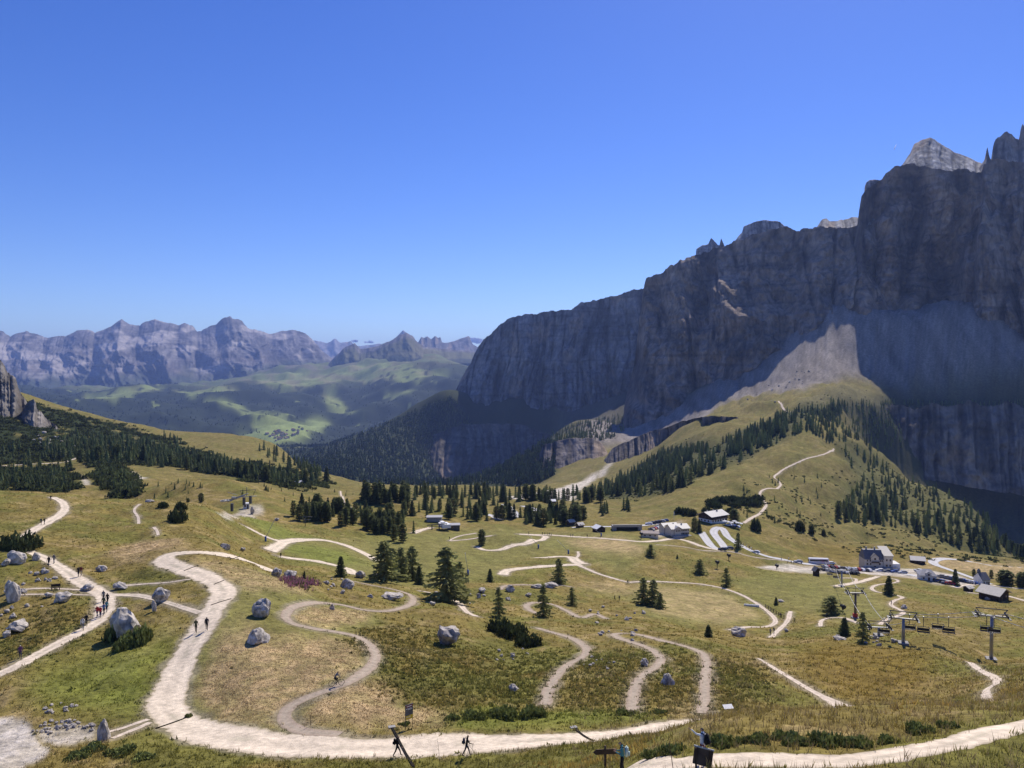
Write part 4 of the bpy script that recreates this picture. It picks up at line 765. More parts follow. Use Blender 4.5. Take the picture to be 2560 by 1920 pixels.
NEAR = [  # kind, base x, base y, top y, width factor, d range, label
 ('larch',962,1455,1348,1.25,(180,260),'tall broad larch at the left end of the clump beside the stony knoll'),
 ('larch',1002,1452,1365,1.0,(180,260),'slender larch second from the left in the central clump'),
 ('larch',1030,1450,1362,1.0,(180,270),'pale larch in the middle of the central clump'),
 ('larch',985,1448,1372,.9,(190,280),'shorter larch squeezed behind the tall broad one'),
 ('spruce',1048,1462,1412,1.2,(180,260),'low dark spruce at the right foot of the central clump'),
 ('larch',1118,1502,1362,1.2,(150,240),'big solitary larch with full crown above the trail bend'),
 ('larch',1146,1496,1400,.9,(150,240),'half height larch leaning against the big solitary one'),
 ('spruce',852,1442,1388,1.3,(150,260),'compact dark spruce standing in front of the white road bend'),
 ('spruce',761,1446,1426,1.0,(150,220),'tiny spruce sapling behind the pink willowherb'),
 ('spruce',1225,1456,1420,1.3,(180,300),'small dark spruce between the snow lance and the white bend'),
 ('larch',1397,1457,1394,.9,(180,330),'thin larch standing against the white road junction'),
 ('larch',1246,1545,1466,.75,(150,260),'spindly larch with bare lower trunk beside the mugo thicket'),
 ('larch',1358,1541,1458,.75,(150,260),'spindly larch inside the narrow brown trail loop'),
 ('larch',1430,1514,1466,.9,(160,280),'short larch above the right end of the trail loop'),
 ('larch',1608,1512,1442,.95,(170,300),'left larch of the trio at the edge of the round meadow'),
 ('larch',1633,1516,1446,.95,(170,300),'middle larch of the trio at the edge of the round meadow'),
 ('larch',1650,1522,1480,1.1,(170,300),'lowest larch of the trio at the edge of the round meadow'),
 ('spruce',1771,1592,1560,1.7,(130,260),'squat dark spruce below the round meadow'),
 ('larch',1627,1391,1360,1.5,(220,420),'bushy dark larch on the slope below the long gravel road'),
 ('spruce',1693,1396,1385,1.3,(220,420),'tiny cone-shaped spruce alone on the brown slope'),
 ('larch',1749,1434,1396,1.4,(220,420),'bushy larch with pale boulders at its foot'),
 ('larch',1815,1466,1418,.9,(200,400),'slim larch on the slope above the trail around the meadow'),
 ('spruce',2222,1488,1437,1.35,(200,450),'dark solitary spruce above the winding pale trail'),
 ('spruce',2388,1464,1420,1.1,(220,480),'grey green spruce beside the car park'),
 ('pine',2513,1464,1424,2.2,(220,480),'round topped tree to the right of the small white house'),
 ('pine',2556,1470,1430,1.8,(220,480),'round topped tree at the right edge of the picture'),
 ('larch',2078,1536,1488,1.9,(180,330),'feathery round larch below the first chairlift pylons'),
 ('spruce',2111,1588,1542,1.6,(130,260),'dense dark spruce at the end of the dark trail berm'),
 ('larch',2156,1606,1528,.75,(120,240),'thin larch growing among rocks by the lift line'),
 ('spruce',1940,1512,1492,1.4,(180,330),'little spruce just beyond the wooden fence'),
 ('pine',1204,1362,1322,1.1,(220,480),'lone stone pine at the foot of the grassy mound'),
 ('pine',1736,1330,1292,1.0,(300,520),'left pine of the pair beside the cream hotel'),
 ('spruce',1748,1332,1296,1.0,(300,520),'right tree of the pair beside the cream hotel'),
 ('larch',1845,1368,1330,.8,(300,560),'slim larch standing on the verge of the asphalt road'),
 ('pine',1836,1306,1272,1.7,(330,600),'dark round pine touching the right side of the chalet hotel'),
 ('pine',2435,1440,1422,1.2,(300,600),'small dark pine left of the narrow white house'),
 ('pine',2478,1445,1424,1.0,(300,600),'dark pine directly behind the narrow white house'),
 ('pine',1007,1356,1306,.95,(250,480),'tall dark pine at the right end of the conifer belt'),
 ('pine',985,1352,1310,.95,(250,480),'second dark pine at the right end of the conifer belt'),
 ('pine',503,1254,1232,1.5,(260,600),'dark round pine on the meadow left of the lift top station'),
 ('pine',470,1257,1245,1.6,(260,600),'small round pine furthest from the lift top station'),
 ('spruce',665,1225,1214,1.8,(300,800),'small dark bushy spruce alone on the far meadow'),
]
for kd, bx, by, ty, wd, (d0, d1), lab in NEAR:
    p = gp(bx, by, d0, d1); plant_tree(kd, p, max(1.5, float(pole_h(bx, ty, p))), lab, None, wd * (1.7 if kd == 'larch' else 1.15))

def inside(poly, n, g):
    poly = np.array(poly, float); out = []
    x0, y0 = poly.min(0); x1, y1 = poly.max(0)
    while len(out) < n:
        x = g.uniform(x0, x1, 400); y = g.uniform(y0, y1, 400); ins = np.zeros(400, bool); k = len(poly) - 1
        for i in range(len(poly)):
            ins ^= ((poly[i, 1] > y) != (poly[k, 1] > y)) & (x < (poly[k, 0] - poly[i, 0]) * (y - poly[i, 1]) / (poly[k, 1] - poly[i, 1] + 1e-9) + poly[i, 0]); k = i
        out += list(zip(x[ins], y[ins]))
    return np.array(out[:n])
BELTS = [ # polygon, count, d range, heights, kinds, label, group
 ([(730,1292),(745,1270),(800,1264),(900,1285),(1000,1302),(1050,1322),(1035,1338),(960,1338),(880,1328),(800,1313),(760,1308)], 72, (280,560), (6.5,10), 'ppsp', 'dark conifer in the dense belt below the path to the small cabin', 'conifers of the dense belt'),
 ([(985,1290),(1020,1265),(1100,1254),(1200,1254),(1290,1275),(1285,1300),(1200,1308),(1100,1304),(1040,1302)], 56, (350,700), (6.5,10.5), 'psps', 'conifer in the loose wood behind the lift bottom station', 'conifers behind the bottom station'),
 ([(1295,1312),(1300,1290),(1380,1285),(1450,1290),(1475,1305),(1400,1318)], 50, (380,700), (6.5,10.5), 'psps', 'conifer in the dark row behind the two pale roofed huts', 'conifers behind the huts'),
 ([(900,1258),(930,1236),(1000,1226),(1250,1232),(1480,1238),(1560,1232),(1500,1262),(1300,1258),(1100,1248),(960,1264)], 150, (450,1100), (9,13), 'psps', 'conifer scattered over the valley head below the cliffs', 'conifers at the valley head'),
 ([(1500,1290),(1500,1275),(1560,1268),(1580,1280),(1560,1292)], 9, (380,800), (7,10), 'ps', 'conifer in the small group on the pasture left of the hotels', 'conifers left of the hotels'),
 ([(120,1150),(200,1105),(340,1100),(460,1130),(600,1160),(760,1190),(830,1212),(720,1214),(560,1190),(420,1170),(330,1162),(230,1160)], 230, (380,1400), (8,12), 'pspp', 'conifer on the dark slope left of the valley', 'conifers on the left slope'),
 ([(-60,1120),(180,1110),(190,1168),(-60,1165)], 60, (380,1100), (6,10), 'pp', 'conifer on the dark slope under the pale outcrop', 'conifers under the outcrop'),
 ([(0,1172),(150,1168),(185,1205),(165,1226),(0,1222)], 70, (300,900), (4,7), 'pp', 'conifer in the thicket behind the left grassy crest', 'thicket behind the crest'),
 ([(245,1212),(275,1165),(310,1190),(335,1235),(300,1240)], 26, (300,900), (4,7), 'pp', 'conifer in the clump beside the pale scree scar', 'clump by the scree scar'),
 ([(630,1110),(700,1130),(760,1160),(830,1205),(790,1208),(720,1170),(640,1130)], 40, (600,1700), (10,14), 'sp', 'conifer along the crest of the meadow above the valley', 'conifers on the meadow crest'),
 ([(400,1088),(460,1100),(450,1112),(400,1100)], 10, (600,1400), (8,11), 'sp', 'conifer in the short row on the left meadow', 'short row on the left meadow'),
 ([(1480,1240),(1560,1190),(1660,1132),(1800,1115),(1900,1068),(1990,1030),(2100,1000),(2130,1030),(1990,1085),(1900,1130),(1840,1160),(1760,1190),(1700,1225),(1620,1240)], 340, (560,1700), (10,14), 'sspl', 'conifer on the steep wood left of the ridge path', 'conifers on the ridge wood'),
 ([(2090,1112),(2130,1112),(2250,1190),(2424,1264),(2570,1390),(2480,1392),(2330,1345),(2180,1310),(2100,1290),(2150,1200)], 230, (450,1300), (7,12), 'slls', 'conifer scattered on the sunny flank right of the ridge path', 'conifers on the sunny flank'),
 ([(2090,1300),(2120,1255),(2190,1255),(2200,1310),(2140,1312)], 32, (450,1000), (9,13), 'spss', 'conifer in the dense group in the middle of the sunny flank', 'dense group on the sunny flank'),
 ([(2420,1330),(2470,1300),(2570,1330),(2575,1395),(2480,1392)], 34, (400,900), (9,13), 'ssps', 'conifer on the slope at the right edge of the picture', 'conifers at the right edge'),
 ([(1840,1280),(1860,1200),(1960,1180),(2080,1170),(2060,1290),(1960,1340),(1900,1330)], 34, (380,900), (2.5,5), 'psl', 'young conifer dotted over the slope beside the ridge path', 'young conifers by the ridge path'),
 ([(560,1240),(700,1200),(860,1225),(980,1245),(930,1258),(800,1250),(650,1262)], 26, (300,800), (1.2,3.5), 'pp', 'small dark pine bush dotted over the far meadow', 'pine bushes on the far meadow'),
 ([(340,1215),(470,1195),(520,1225),(480,1250),(380,1250)], 18, (300,800), (1.5,3.5), 'pp', 'small dark pine bush on the slope below the scree scar', 'pine bushes below the scar'),
]
gB = np.random.default_rng(21)
cand = []
for bi, (poly, n, (d0, d1), (h0, h1), kinds, lab, grp) in enumerate(BELTS):
    pts = inside(poly, n, gB); g_ = gpix(pts[:, 0], pts[:, 1], d0, d1)
    for (a, d) in g_:
        h = gB.uniform(h0, h1); kd = {'p': 'pine', 's': 'spruce', 'l': 'larch'}[kinds[gB.integers(len(kinds))]]
        cand.append((h / d, a * d, d, h, kd, lab, grp))
FP = [([(645,1112),(750,1088),(900,1082),(960,1060),(1050,1022),(1130,992),(1180,1060),(1330,1092),(1395,1112),(1385,1190),(1330,1214),(1000,1214),(850,1203),(740,1178)], 6500, (1250,4600), (13,18)),
      ([(1345,1110),(1365,1084),(1440,1062),(1560,1034),(1600,1046),(1530,1098),(1430,1106),(1380,1114)], 330, (1600,3400), (11,15)),
      ([(2190,1008),(2560,1010),(2700,1012),(2700,1022),(2400,1022),(2200,1015)], 130, (1450,1800), (9,13)),
      ([(1470,1240),(1560,1185),(1660,1128),(1760,1120),(1700,1170),(1560,1236)], 240, (600,1700), (9,13)),
      ([(1800,1108),(1900,1062),(1960,1030),(2000,1040),(1900,1110),(1820,1140)], 160, (800,1600), (9,13)),
      ([(90,1120),(200,1080),(340,1095),(460,1128),(600,1160),(800,1204),(700,1210),(560,1186),(330,1158),(200,1155)], 500, (420,1400), (4,9))]
cand.sort(key=lambda c: -c[0])
n_ind = 300 - len(NEAR)
for c in cand[:n_ind]:
    _, x, y, h, kd, lab, grp = c
    plant_tree(kd, (x, y, float(hz(x, y))), h * gB.uniform(.8, 1.15), lab, grp, gB.uniform(.75, 1.5))
# the rest of the woods, one mass: low trees of jagged skirts
def lite(levels, n, seed, R0=.2):
    g = np.random.default_rng(seed); V = []; F = []; sh = []
    for i in range(levels):
        t = i / levels; zt = min(1.0, t + 1.25 / levels); zb = max(.02, t * .97); r = R0 * (1 - t) ** .8 + .025
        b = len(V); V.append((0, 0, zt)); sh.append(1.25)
        for j in range(n):
            a = 2 * math.pi * (j + .3 * g.random()) / n + i; rr = r * (1.1 if j % 2 else .62) * g.uniform(.85, 1.15)
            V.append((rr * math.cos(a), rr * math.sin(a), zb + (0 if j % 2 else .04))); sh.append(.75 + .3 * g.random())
        F += [(b, b + 1 + j, b + 1 + (j + 1) % n) for j in range(n)]
    return np.array(V), np.array(F), np.array(sh)
def mass(name, pts, hs, lites, cols, label=None):
    Vs = []; Fs = []; Cs = []; off = 0
    which = gB.integers(len(lites), size=len(pts))
    for q, (v, f, s) in enumerate(lites):
        m = np.where(which == q)[0]
        if not len(m): continue
        a = gB.uniform(0, 6.28, len(m)); ca, sa = np.cos(a), np.sin(a); w = gB.uniform(.8, 1.25, len(m))
        x = (v[None, :, 0] * ca[:, None] - v[None, :, 1] * sa[:, None]) * (hs[m] * w)[:, None] + pts[m, 0, None]
        y = (v[None, :, 0] * sa[:, None] + v[None, :, 1] * ca[:, None]) * (hs[m] * w)[:, None] + pts[m, 1, None]
        z = v[None, :, 2] * hs[m, None] + pts[m, 2, None] - .03 * hs[m, None]
        Vs.append(np.stack([x, y, z], -1).reshape(-1, 3))
        Fs.append((f[None] + (np.arange(len(m)) * len(v))[:, None, None] + off).reshape(-1, f.shape[1])); off += len(m) * len(v)
        Cs.append((cols[m][:, None] * s[None, :, None]).reshape(-1, 3))
    o = link(name, mesh_np(name, np.vstack(Vs), np.vstack(Fs), False, np.vstack(Cs)), M_LEAF)
    return tag(o, kind='stuff')
rest = cand[n_ind:]
pr = np.array([(c[1], c[2], 0) for c in rest]); hr = np.array([c[3] for c in rest]); kc = {'pine': (.17, .20, .078), 'spruce': (.19, .22, .09), 'larch': (.30, .31, .11)}
cr_ = np.array([kc[c[4]] for c in rest]) * gB.uniform(.7, 1.3, (len(rest), 1))
for poly, n, (d0, d1), (h0, h1) in FP[1:]:
    pts = inside(poly, n, gB); g_ = gpix(pts[:, 0], pts[:, 1], d0, d1)
    pr = np.vstack([pr, np.stack([g_[:, 0] * g_[:, 1], g_[:, 1], 0 * g_[:, 1]], -1)]); hr = np.concatenate([hr, gB.uniform(h0, h1, n)])
    cr_ = np.vstack([cr_, np.array((.20, .23, .09)) * gB.uniform(.6, 1.4, (n, 1))])
pr[:, 2] = hz(pr[:, 0], pr[:, 1])
tp_ = inside([(1985,1060),(2050,1015),(2190,1005),(2240,1030),(2260,1120),(2180,1130),(2130,1095),(2080,1105)], 260, gB); g_ = gpix(tp_[:, 0], tp_[:, 1], 800, 1600)
q_ = np.stack([g_[:, 0] * g_[:, 1], g_[:, 1], hz(g_[:, 0] * g_[:, 1], g_[:, 1])], -1)
pr = np.vstack([pr, q_]); hr = np.concatenate([hr, gB.uniform(7, 12, len(q_))]); cr_ = np.vstack([cr_, np.array((.20, .23, .09)) * gB.uniform(.6, 1.4, (len(q_), 1))])
mass('forest', pr, hr, [lite(6, 10, s) for s in range(4)], cr_)
poly, n, (d0, d1), (h0, h1) = FP[0]
pts = inside(poly, n, gB); g_ = gpix(pts[:, 0], pts[:, 1], d0, d1)
pf = np.stack([g_[:, 0] * g_[:, 1], g_[:, 1], hz(g_[:, 0] * g_[:, 1], g_[:, 1])], -1)
# keep clear of the deepest rock bands
mass('far_forest', pf, gB.uniform(h0, h1, n), [lite(3, 6, s, .24) for s in range(4)], np.array((.12, .145, .06)) * gB.uniform(.55, 1.5, (n, 1)))

w_ff = (far_forest ** 4 * (np.abs(AA) < .72)).ravel().astype(float); ix = gB.choice(len(w_ff), size=6000, p=w_ff / w_ff.sum())
x_ = XX.ravel()[ix] + gB.normal(size=6000) * 8; y_ = YY.ravel()[ix] + gB.normal(size=6000) * 40
mass('distant_forest', np.stack([x_, y_, hz(x_, y_)], -1), gB.uniform(11, 18, 6000), [lite(2, 6, s, .34) for s in range(3)], np.array((.05, .065, .032)) * gB.uniform(.5, 1.5, (6000, 1)))
# ------------------------------------------------------------------ shrubs, dwarf pine, herbs, grass
M_SHRUB = mat('dwarf pine needles', (.04, .055, .02), .85, .1, attr=True, trans=.15)
def bush_v(seed, n, base, flat=.6, size=.16):
    g = np.random.default_rng(seed); V = []; Cc = []; base = np.array(base)
    for i in range(n):
        u = g.normal(size=3); u /= np.linalg.norm(u); u[2] = abs(u[2]); r = (.55 + .45 * g.random()) * (1 + .25 * math.sin(3 * math.atan2(u[1], u[0]) + seed))
        c = np.array([u[0] * r, u[1] * r, u[2] * r * flat]); t = g.normal(size=3) * size; q = g.normal(size=3) * size
        up = np.array([0, 0, size * 1.3])
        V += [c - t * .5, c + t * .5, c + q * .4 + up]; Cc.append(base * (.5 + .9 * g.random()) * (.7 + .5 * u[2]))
    return V, Cc
SHR = [tri_mesh('foliage', *bush_v(s, 900, (.075, .092, .035), .6, .13)) for s in range(3)]
SHR2 = [tri_mesh('foliage', *bush_v(s + 9, 700, (.20, .225, .07), .55, .17)) for s in range(2)]
for m_ in SHR + SHR2: m_.materials.append(M_SHRUB)
def shrub(px, py, wpx, hpx, d0, d1, label, group=None, lush=False, deep=1.0):
    p = gp(px, py, d0, d1); k = p.y / F_PX
    o = link('leafy_shrub' if lush else 'dwarf_pine_shrub', random.choice(SHR2 if lush else SHR), loc=(p.x, p.y + wpx * k * .3, hz(p.x, p.y + wpx * k * .3) - .1), rz=random.random() * 6.28)
    o.scale = (wpx * k / 2, wpx * k / 2 * deep, hpx * k / .62)
    return tag(o, label, 'shrub', group)
shrub(30, 1378, 100, 36, 100, 260, 'large dark dwarf pine shrub at the left edge by the gravel path')
shrub(437, 1306, 46, 26, 150, 320, 'round dwarf pine shrub on the grassy hill')
shrub(447, 1276, 30, 18, 150, 330, 'small dwarf pine shrub just below the hill crest')
shrub(405, 1270, 28, 12, 150, 330, 'low dwarf pine shrub left of the one on the crest')
for i, (x, y, w, h) in enumerate([(1250,1582,66,27),(1283,1598,76,29),(1318,1620,72,28)]):
    shrub(x, y, w, h, 110, 230, 'dark dwarf pine mass of the long thicket on the slope, %s section' % ['upper', 'middle', 'lower'][i], 'long dwarf pine thicket')
shrub(285, 1605, 60, 40, 80, 180, 'green shrub at the left foot of the biggest boulder', None, True)
shrub(340, 1612, 60, 36, 80, 180, 'green shrub at the right foot of the biggest boulder', None, True)
shrub(310, 1622, 70, 26, 80, 180, 'low green shrub in front of the biggest boulder', None, True)
shrub(1893, 1330, 28, 26, 330, 620, 'dark round shrub on the slope right of the chalet hotel')
shrub(2003, 1330, 26, 24, 330, 620, 'dark round shrub in the middle of the hotel slope')
shrub(2030, 1338, 14, 22, 330, 620, 'tall dark shrub right of the round pair on the slope')
shrub(2060, 1342, 10, 16, 330, 620, 'small dark shrub furthest right on the hotel slope')
for i, x in enumerate((1700,1716,1732,1770,1790,1810,1830)):
    shrub(x, 1285 + (i % 3) * 3, 26, 14, 380, 700, 'dark dwarf pine shrub in the row behind the hotel roofs', 'dwarf pines behind the hotels')
for i in range(14):
    shrub(1780 + i * 9 + random.uniform(-6, 6), 1262 + random.uniform(-10, 10), 34, 12, 400, 800, 'dark dwarf pine shrub in the patch on the slope above the chalet hotel', 'dwarf pine patch above the hotel')
# bottom right herbs
for i, (x, y, w, h) in enumerate([(2000,1866,80,24),(2080,1868,90,30),(2160,1870,80,24),(2230,1860,60,18),(1900,1862,80,20),(2310,1836,70,26),(1960,1850,60,18),(2380,1822,50,18),(1820,1868,80,24),(1690,1886,70,22),(1640,1894,60,20)]):
    shrub(x, y, w, h, 26, 60, 'broad leaved green herb clump on the bank beside the lower path', 'herb clumps beside the lower path', True)
for i, (x, y, w, h) in enumerate([(1180,1800,60,16),(1260,1798,80,20),(1330,1796,70,22),(1130,1802,40,12),(1010,1815,30,8),(470,1795,18,10),(1560,1790,50,12),(1650,1786,40,10)]):
    shrub(x, y, w, h, 60, 110, 'green herb clump along the far edge of the wide gravel road', 'herb clumps along the road edge', True)
for i, (x, y, w, h) in enumerate([(220,1884,70,15),(290,1892,70,13),(180,1902,60,12),(350,1902,60,10)]):
    shrub(x, y, w, h, 50, 100, 'dark green herb clump beside the white gravel patch', 'herb clumps by the gravel patch', True)

# dwarf pine carpet on the left slope
def carpet(name, mask, n, h0, h1, base, flat=1.0, dmin=0, dmax=1e9):
    pr_ = (mask * (DD > dmin) * (DD < dmax)).ravel().astype(float); area_w = 1.0
    idx = gB.choice(len(pr_), size=n, p=pr_ / pr_.sum())
    x = XX.ravel()[idx] + gB.normal(size=n) * .002 * DD.ravel()[idx]; y = YY.ravel()[idx] * (1 + gB.normal(size=n) * .003)
    P_ = np.stack([x, y, hz(x, y)], -1); hs = gB.uniform(h0, h1, n)
    ls = []
    for s in range(4):
        V, Cc = bush_v(60 + s, 26, (1, 1, 1), .45, .42); V = np.array(V) * .9
        ls.append((V, np.arange(len(V)).reshape(-1, 3), np.repeat(np.array(Cc)[:, 0], 3)))
    return mass(name, P_, hs, ls, np.array(base) * gB.uniform(.6, 1.4, (n, 1)))
nmask = sstep(-.2, .3, fbm(XX / 40, YY / 40, 3, 84))
carpet('dwarf_pine_carpet', np.maximum(FOR['mugo'], FOR['mugo_low'] * 1.3) * (.25 + nmask), 5200, 1.8, 4.2, (.065, .08, .032))
carpet('scrub', FOR['spur'] * .5 + FOR['flank_right'] * nmask + .5 * FOR['terrace'] + .35 * area([(1840,1280),(1860,1200),(1960,1180),(2080,1170),(2300,1330),(2560,1410),(2300,1400),(1960,1350)], 350, 1000, 2, .005, 57) * nmask, 3000, .5, 1.8, (.05, .062, .025))

# grass and herb tufts over the near meadow
M_GRASS = mat('meadow grass blades', (.1, .1, .04), .9, .1, attr=True, trans=.35)
def tufts(name, n, dens, h0, h1, spread, blades, colf, wid=.05):
    pr_ = dens.ravel().astype(float); idx = gB.choice(len(pr_), size=n, p=pr_ / pr_.sum())
    d = YY.ravel()[idx]; x = XX.ravel()[idx] + gB.normal(size=n) * .0015 * d; y = d * (1 + gB.normal(size=n) * .003)
    z = hz(x, y); k = blades
    col = gcol.reshape(-1, 3)[idx]
    h = gB.uniform(h0, h1, n)
    ang = gB.uniform(0, 6.28, (n, k)); rad = gB.uniform(0, spread, (n, k)); hh = h[:, None] * gB.uniform(.5, 1.15, (n, k))
    bx = x[:, None] + rad * np.cos(ang); by = y[:, None] + rad * np.sin(ang)
    t = gB.uniform(0, 6.28, (n, k)); w = wid * gB.uniform(.6, 1.5, (n, k)) * (1 + d[:, None] / 90)
    lean = gB.normal(size=(n, k, 2)) * .35 * hh[..., None]
    v0 = np.stack([bx - w * np.cos(t), by - w * np.sin(t), z[:, None] - .04 + 0 * bx], -1); v1 = np.stack([bx + w * np.cos(t), by + w * np.sin(t), z[:, None] - .04 + 0 * bx], -1)
    v2 = np.stack([bx + lean[..., 0], by + lean[..., 1], z[:, None] + hh], -1)
    V = np.stack([v0, v1, v2], 2).reshape(-1, 3)
    cc = colf(col, n); cc = np.repeat(np.repeat(cc, k, 0) * gB.uniform(.7, 1.35, (n * k, 1)), 3, 0)
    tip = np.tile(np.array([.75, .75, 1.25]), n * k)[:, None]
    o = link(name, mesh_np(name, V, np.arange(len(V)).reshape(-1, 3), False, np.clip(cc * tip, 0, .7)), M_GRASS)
    return tag(o, kind='stuff')
free = sstep(-.4, .5, road_d) * (1 - np.clip(MASK['gravel'], 0, 1))
scr_w = 1.0
d1_ = free * (DD > 27) * (DD < 75) * (1 - .7 * MASK['mown']) * (np.abs(AA) < .72)
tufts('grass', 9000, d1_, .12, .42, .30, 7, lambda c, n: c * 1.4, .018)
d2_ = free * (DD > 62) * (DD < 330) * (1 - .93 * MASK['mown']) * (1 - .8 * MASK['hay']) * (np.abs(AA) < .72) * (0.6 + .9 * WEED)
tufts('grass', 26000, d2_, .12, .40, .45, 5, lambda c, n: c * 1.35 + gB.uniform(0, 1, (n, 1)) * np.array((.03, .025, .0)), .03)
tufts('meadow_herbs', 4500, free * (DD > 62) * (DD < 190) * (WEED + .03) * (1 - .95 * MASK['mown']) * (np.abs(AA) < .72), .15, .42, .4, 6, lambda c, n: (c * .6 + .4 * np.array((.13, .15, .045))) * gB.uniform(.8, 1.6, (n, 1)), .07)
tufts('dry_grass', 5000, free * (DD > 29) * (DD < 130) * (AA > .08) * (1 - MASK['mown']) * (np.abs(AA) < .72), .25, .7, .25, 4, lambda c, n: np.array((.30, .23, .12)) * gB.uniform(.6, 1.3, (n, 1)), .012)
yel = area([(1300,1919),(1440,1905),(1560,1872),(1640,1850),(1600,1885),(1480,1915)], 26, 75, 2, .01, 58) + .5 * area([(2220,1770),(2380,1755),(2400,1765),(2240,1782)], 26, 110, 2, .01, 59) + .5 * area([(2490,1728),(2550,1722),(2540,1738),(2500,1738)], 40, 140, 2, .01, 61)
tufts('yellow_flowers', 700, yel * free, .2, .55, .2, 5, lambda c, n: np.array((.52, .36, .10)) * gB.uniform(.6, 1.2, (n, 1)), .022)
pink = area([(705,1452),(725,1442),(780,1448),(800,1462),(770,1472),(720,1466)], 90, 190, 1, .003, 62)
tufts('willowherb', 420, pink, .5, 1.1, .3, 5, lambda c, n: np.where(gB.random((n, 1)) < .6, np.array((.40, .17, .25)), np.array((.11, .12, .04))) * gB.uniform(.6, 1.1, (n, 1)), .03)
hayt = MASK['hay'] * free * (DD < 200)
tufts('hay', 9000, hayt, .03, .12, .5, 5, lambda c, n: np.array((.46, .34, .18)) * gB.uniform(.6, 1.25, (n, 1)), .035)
# ------------------------------------------------------------------ boulders
M_STONE = rock_mat('pale limestone boulder', 6.0, 5.0, .6, 1.0, .10, .15, (.30, .26, .20))
def boulder_mesh(seed, sub=3, flat=.75, cut=7):
    g = np.random.default_rng(seed); bm = bmesh.new(); bmesh.ops.create_icosphere(bm, subdivisions=sub, radius=1)
    v = np.array([x.co[:] for x in bm.verts])
    nrm = g.normal(size=(cut, 3)); nrm /= np.linalg.norm(nrm, axis=1, keepdims=True); off = g.uniform(.45, .8, cut)
    for n, o in zip(nrm, off):
        s = v @ n; v = v - np.maximum(s - o, 0)[:, None] * n * .92
    r = 1 + .30 * fbm(v[:, 0] * 1.4 + v[:, 2], v[:, 1] * 1.4 - v[:, 2], 4, seed) + .16 * ridged(v[:, 0] * 3 + 1.7 * v[:, 2], v[:, 1] * 3 - v[:, 2], 3, seed + 3, .65)
    v = v * r[:, None]; v[:, 2] *= flat
    v[:, 0] /= np.ptp(v[:, 0]) ; v[:, 1] /= np.ptp(v[:, 1]); v[:, 2] -= v[:, 2].min(); v[:, 2] /= v[:, 2].max()
    f = [[q.index for q in p.verts] for p in bm.faces]; bm.free()
    c = C(.52, .47, .405) * (1 + .15 * fbm(v[:, 0] * 6, v[:, 1] * 6 + v[:, 2] * 4, 3, seed + 5))[:, None]
    dk = sstep(-.1, .4, fbm(v[:, 0] * 5 + v[:, 2] * 3, v[:, 1] * 5 - v[:, 2] * 4, 4, seed + 7))
    c = mixc(c, C(.16, .15, .135), dk * .85)
    me = mesh_np('boulder', v - np.array([0, 0, .22]), f, False, c); me.materials.append(M_STONE); return me
BLD = [boulder_mesh(40 + s) for s in range(8)]
STN = [boulder_mesh(80 + s, 2) for s in range(4)]
def boulder(px, py, w, h, label, group=None, d=(40, 700), lean=0.0, meshes=BLD, deep=.9):
    p = gp(px, py, *d); k = p.y / F_PX
    o = link('boulder', random.choice(meshes)); W = w * k * .84; Hh = h * k * .92
    y = p.y + W * deep * .35
    o.location = (p.x, y, float(hz(p.x, y))); o.rotation_euler = (lean, 0, random.random() * 6.28); o.scale = (W, W * deep, Hh / .78)
    return tag(o, label, 'boulder', group)
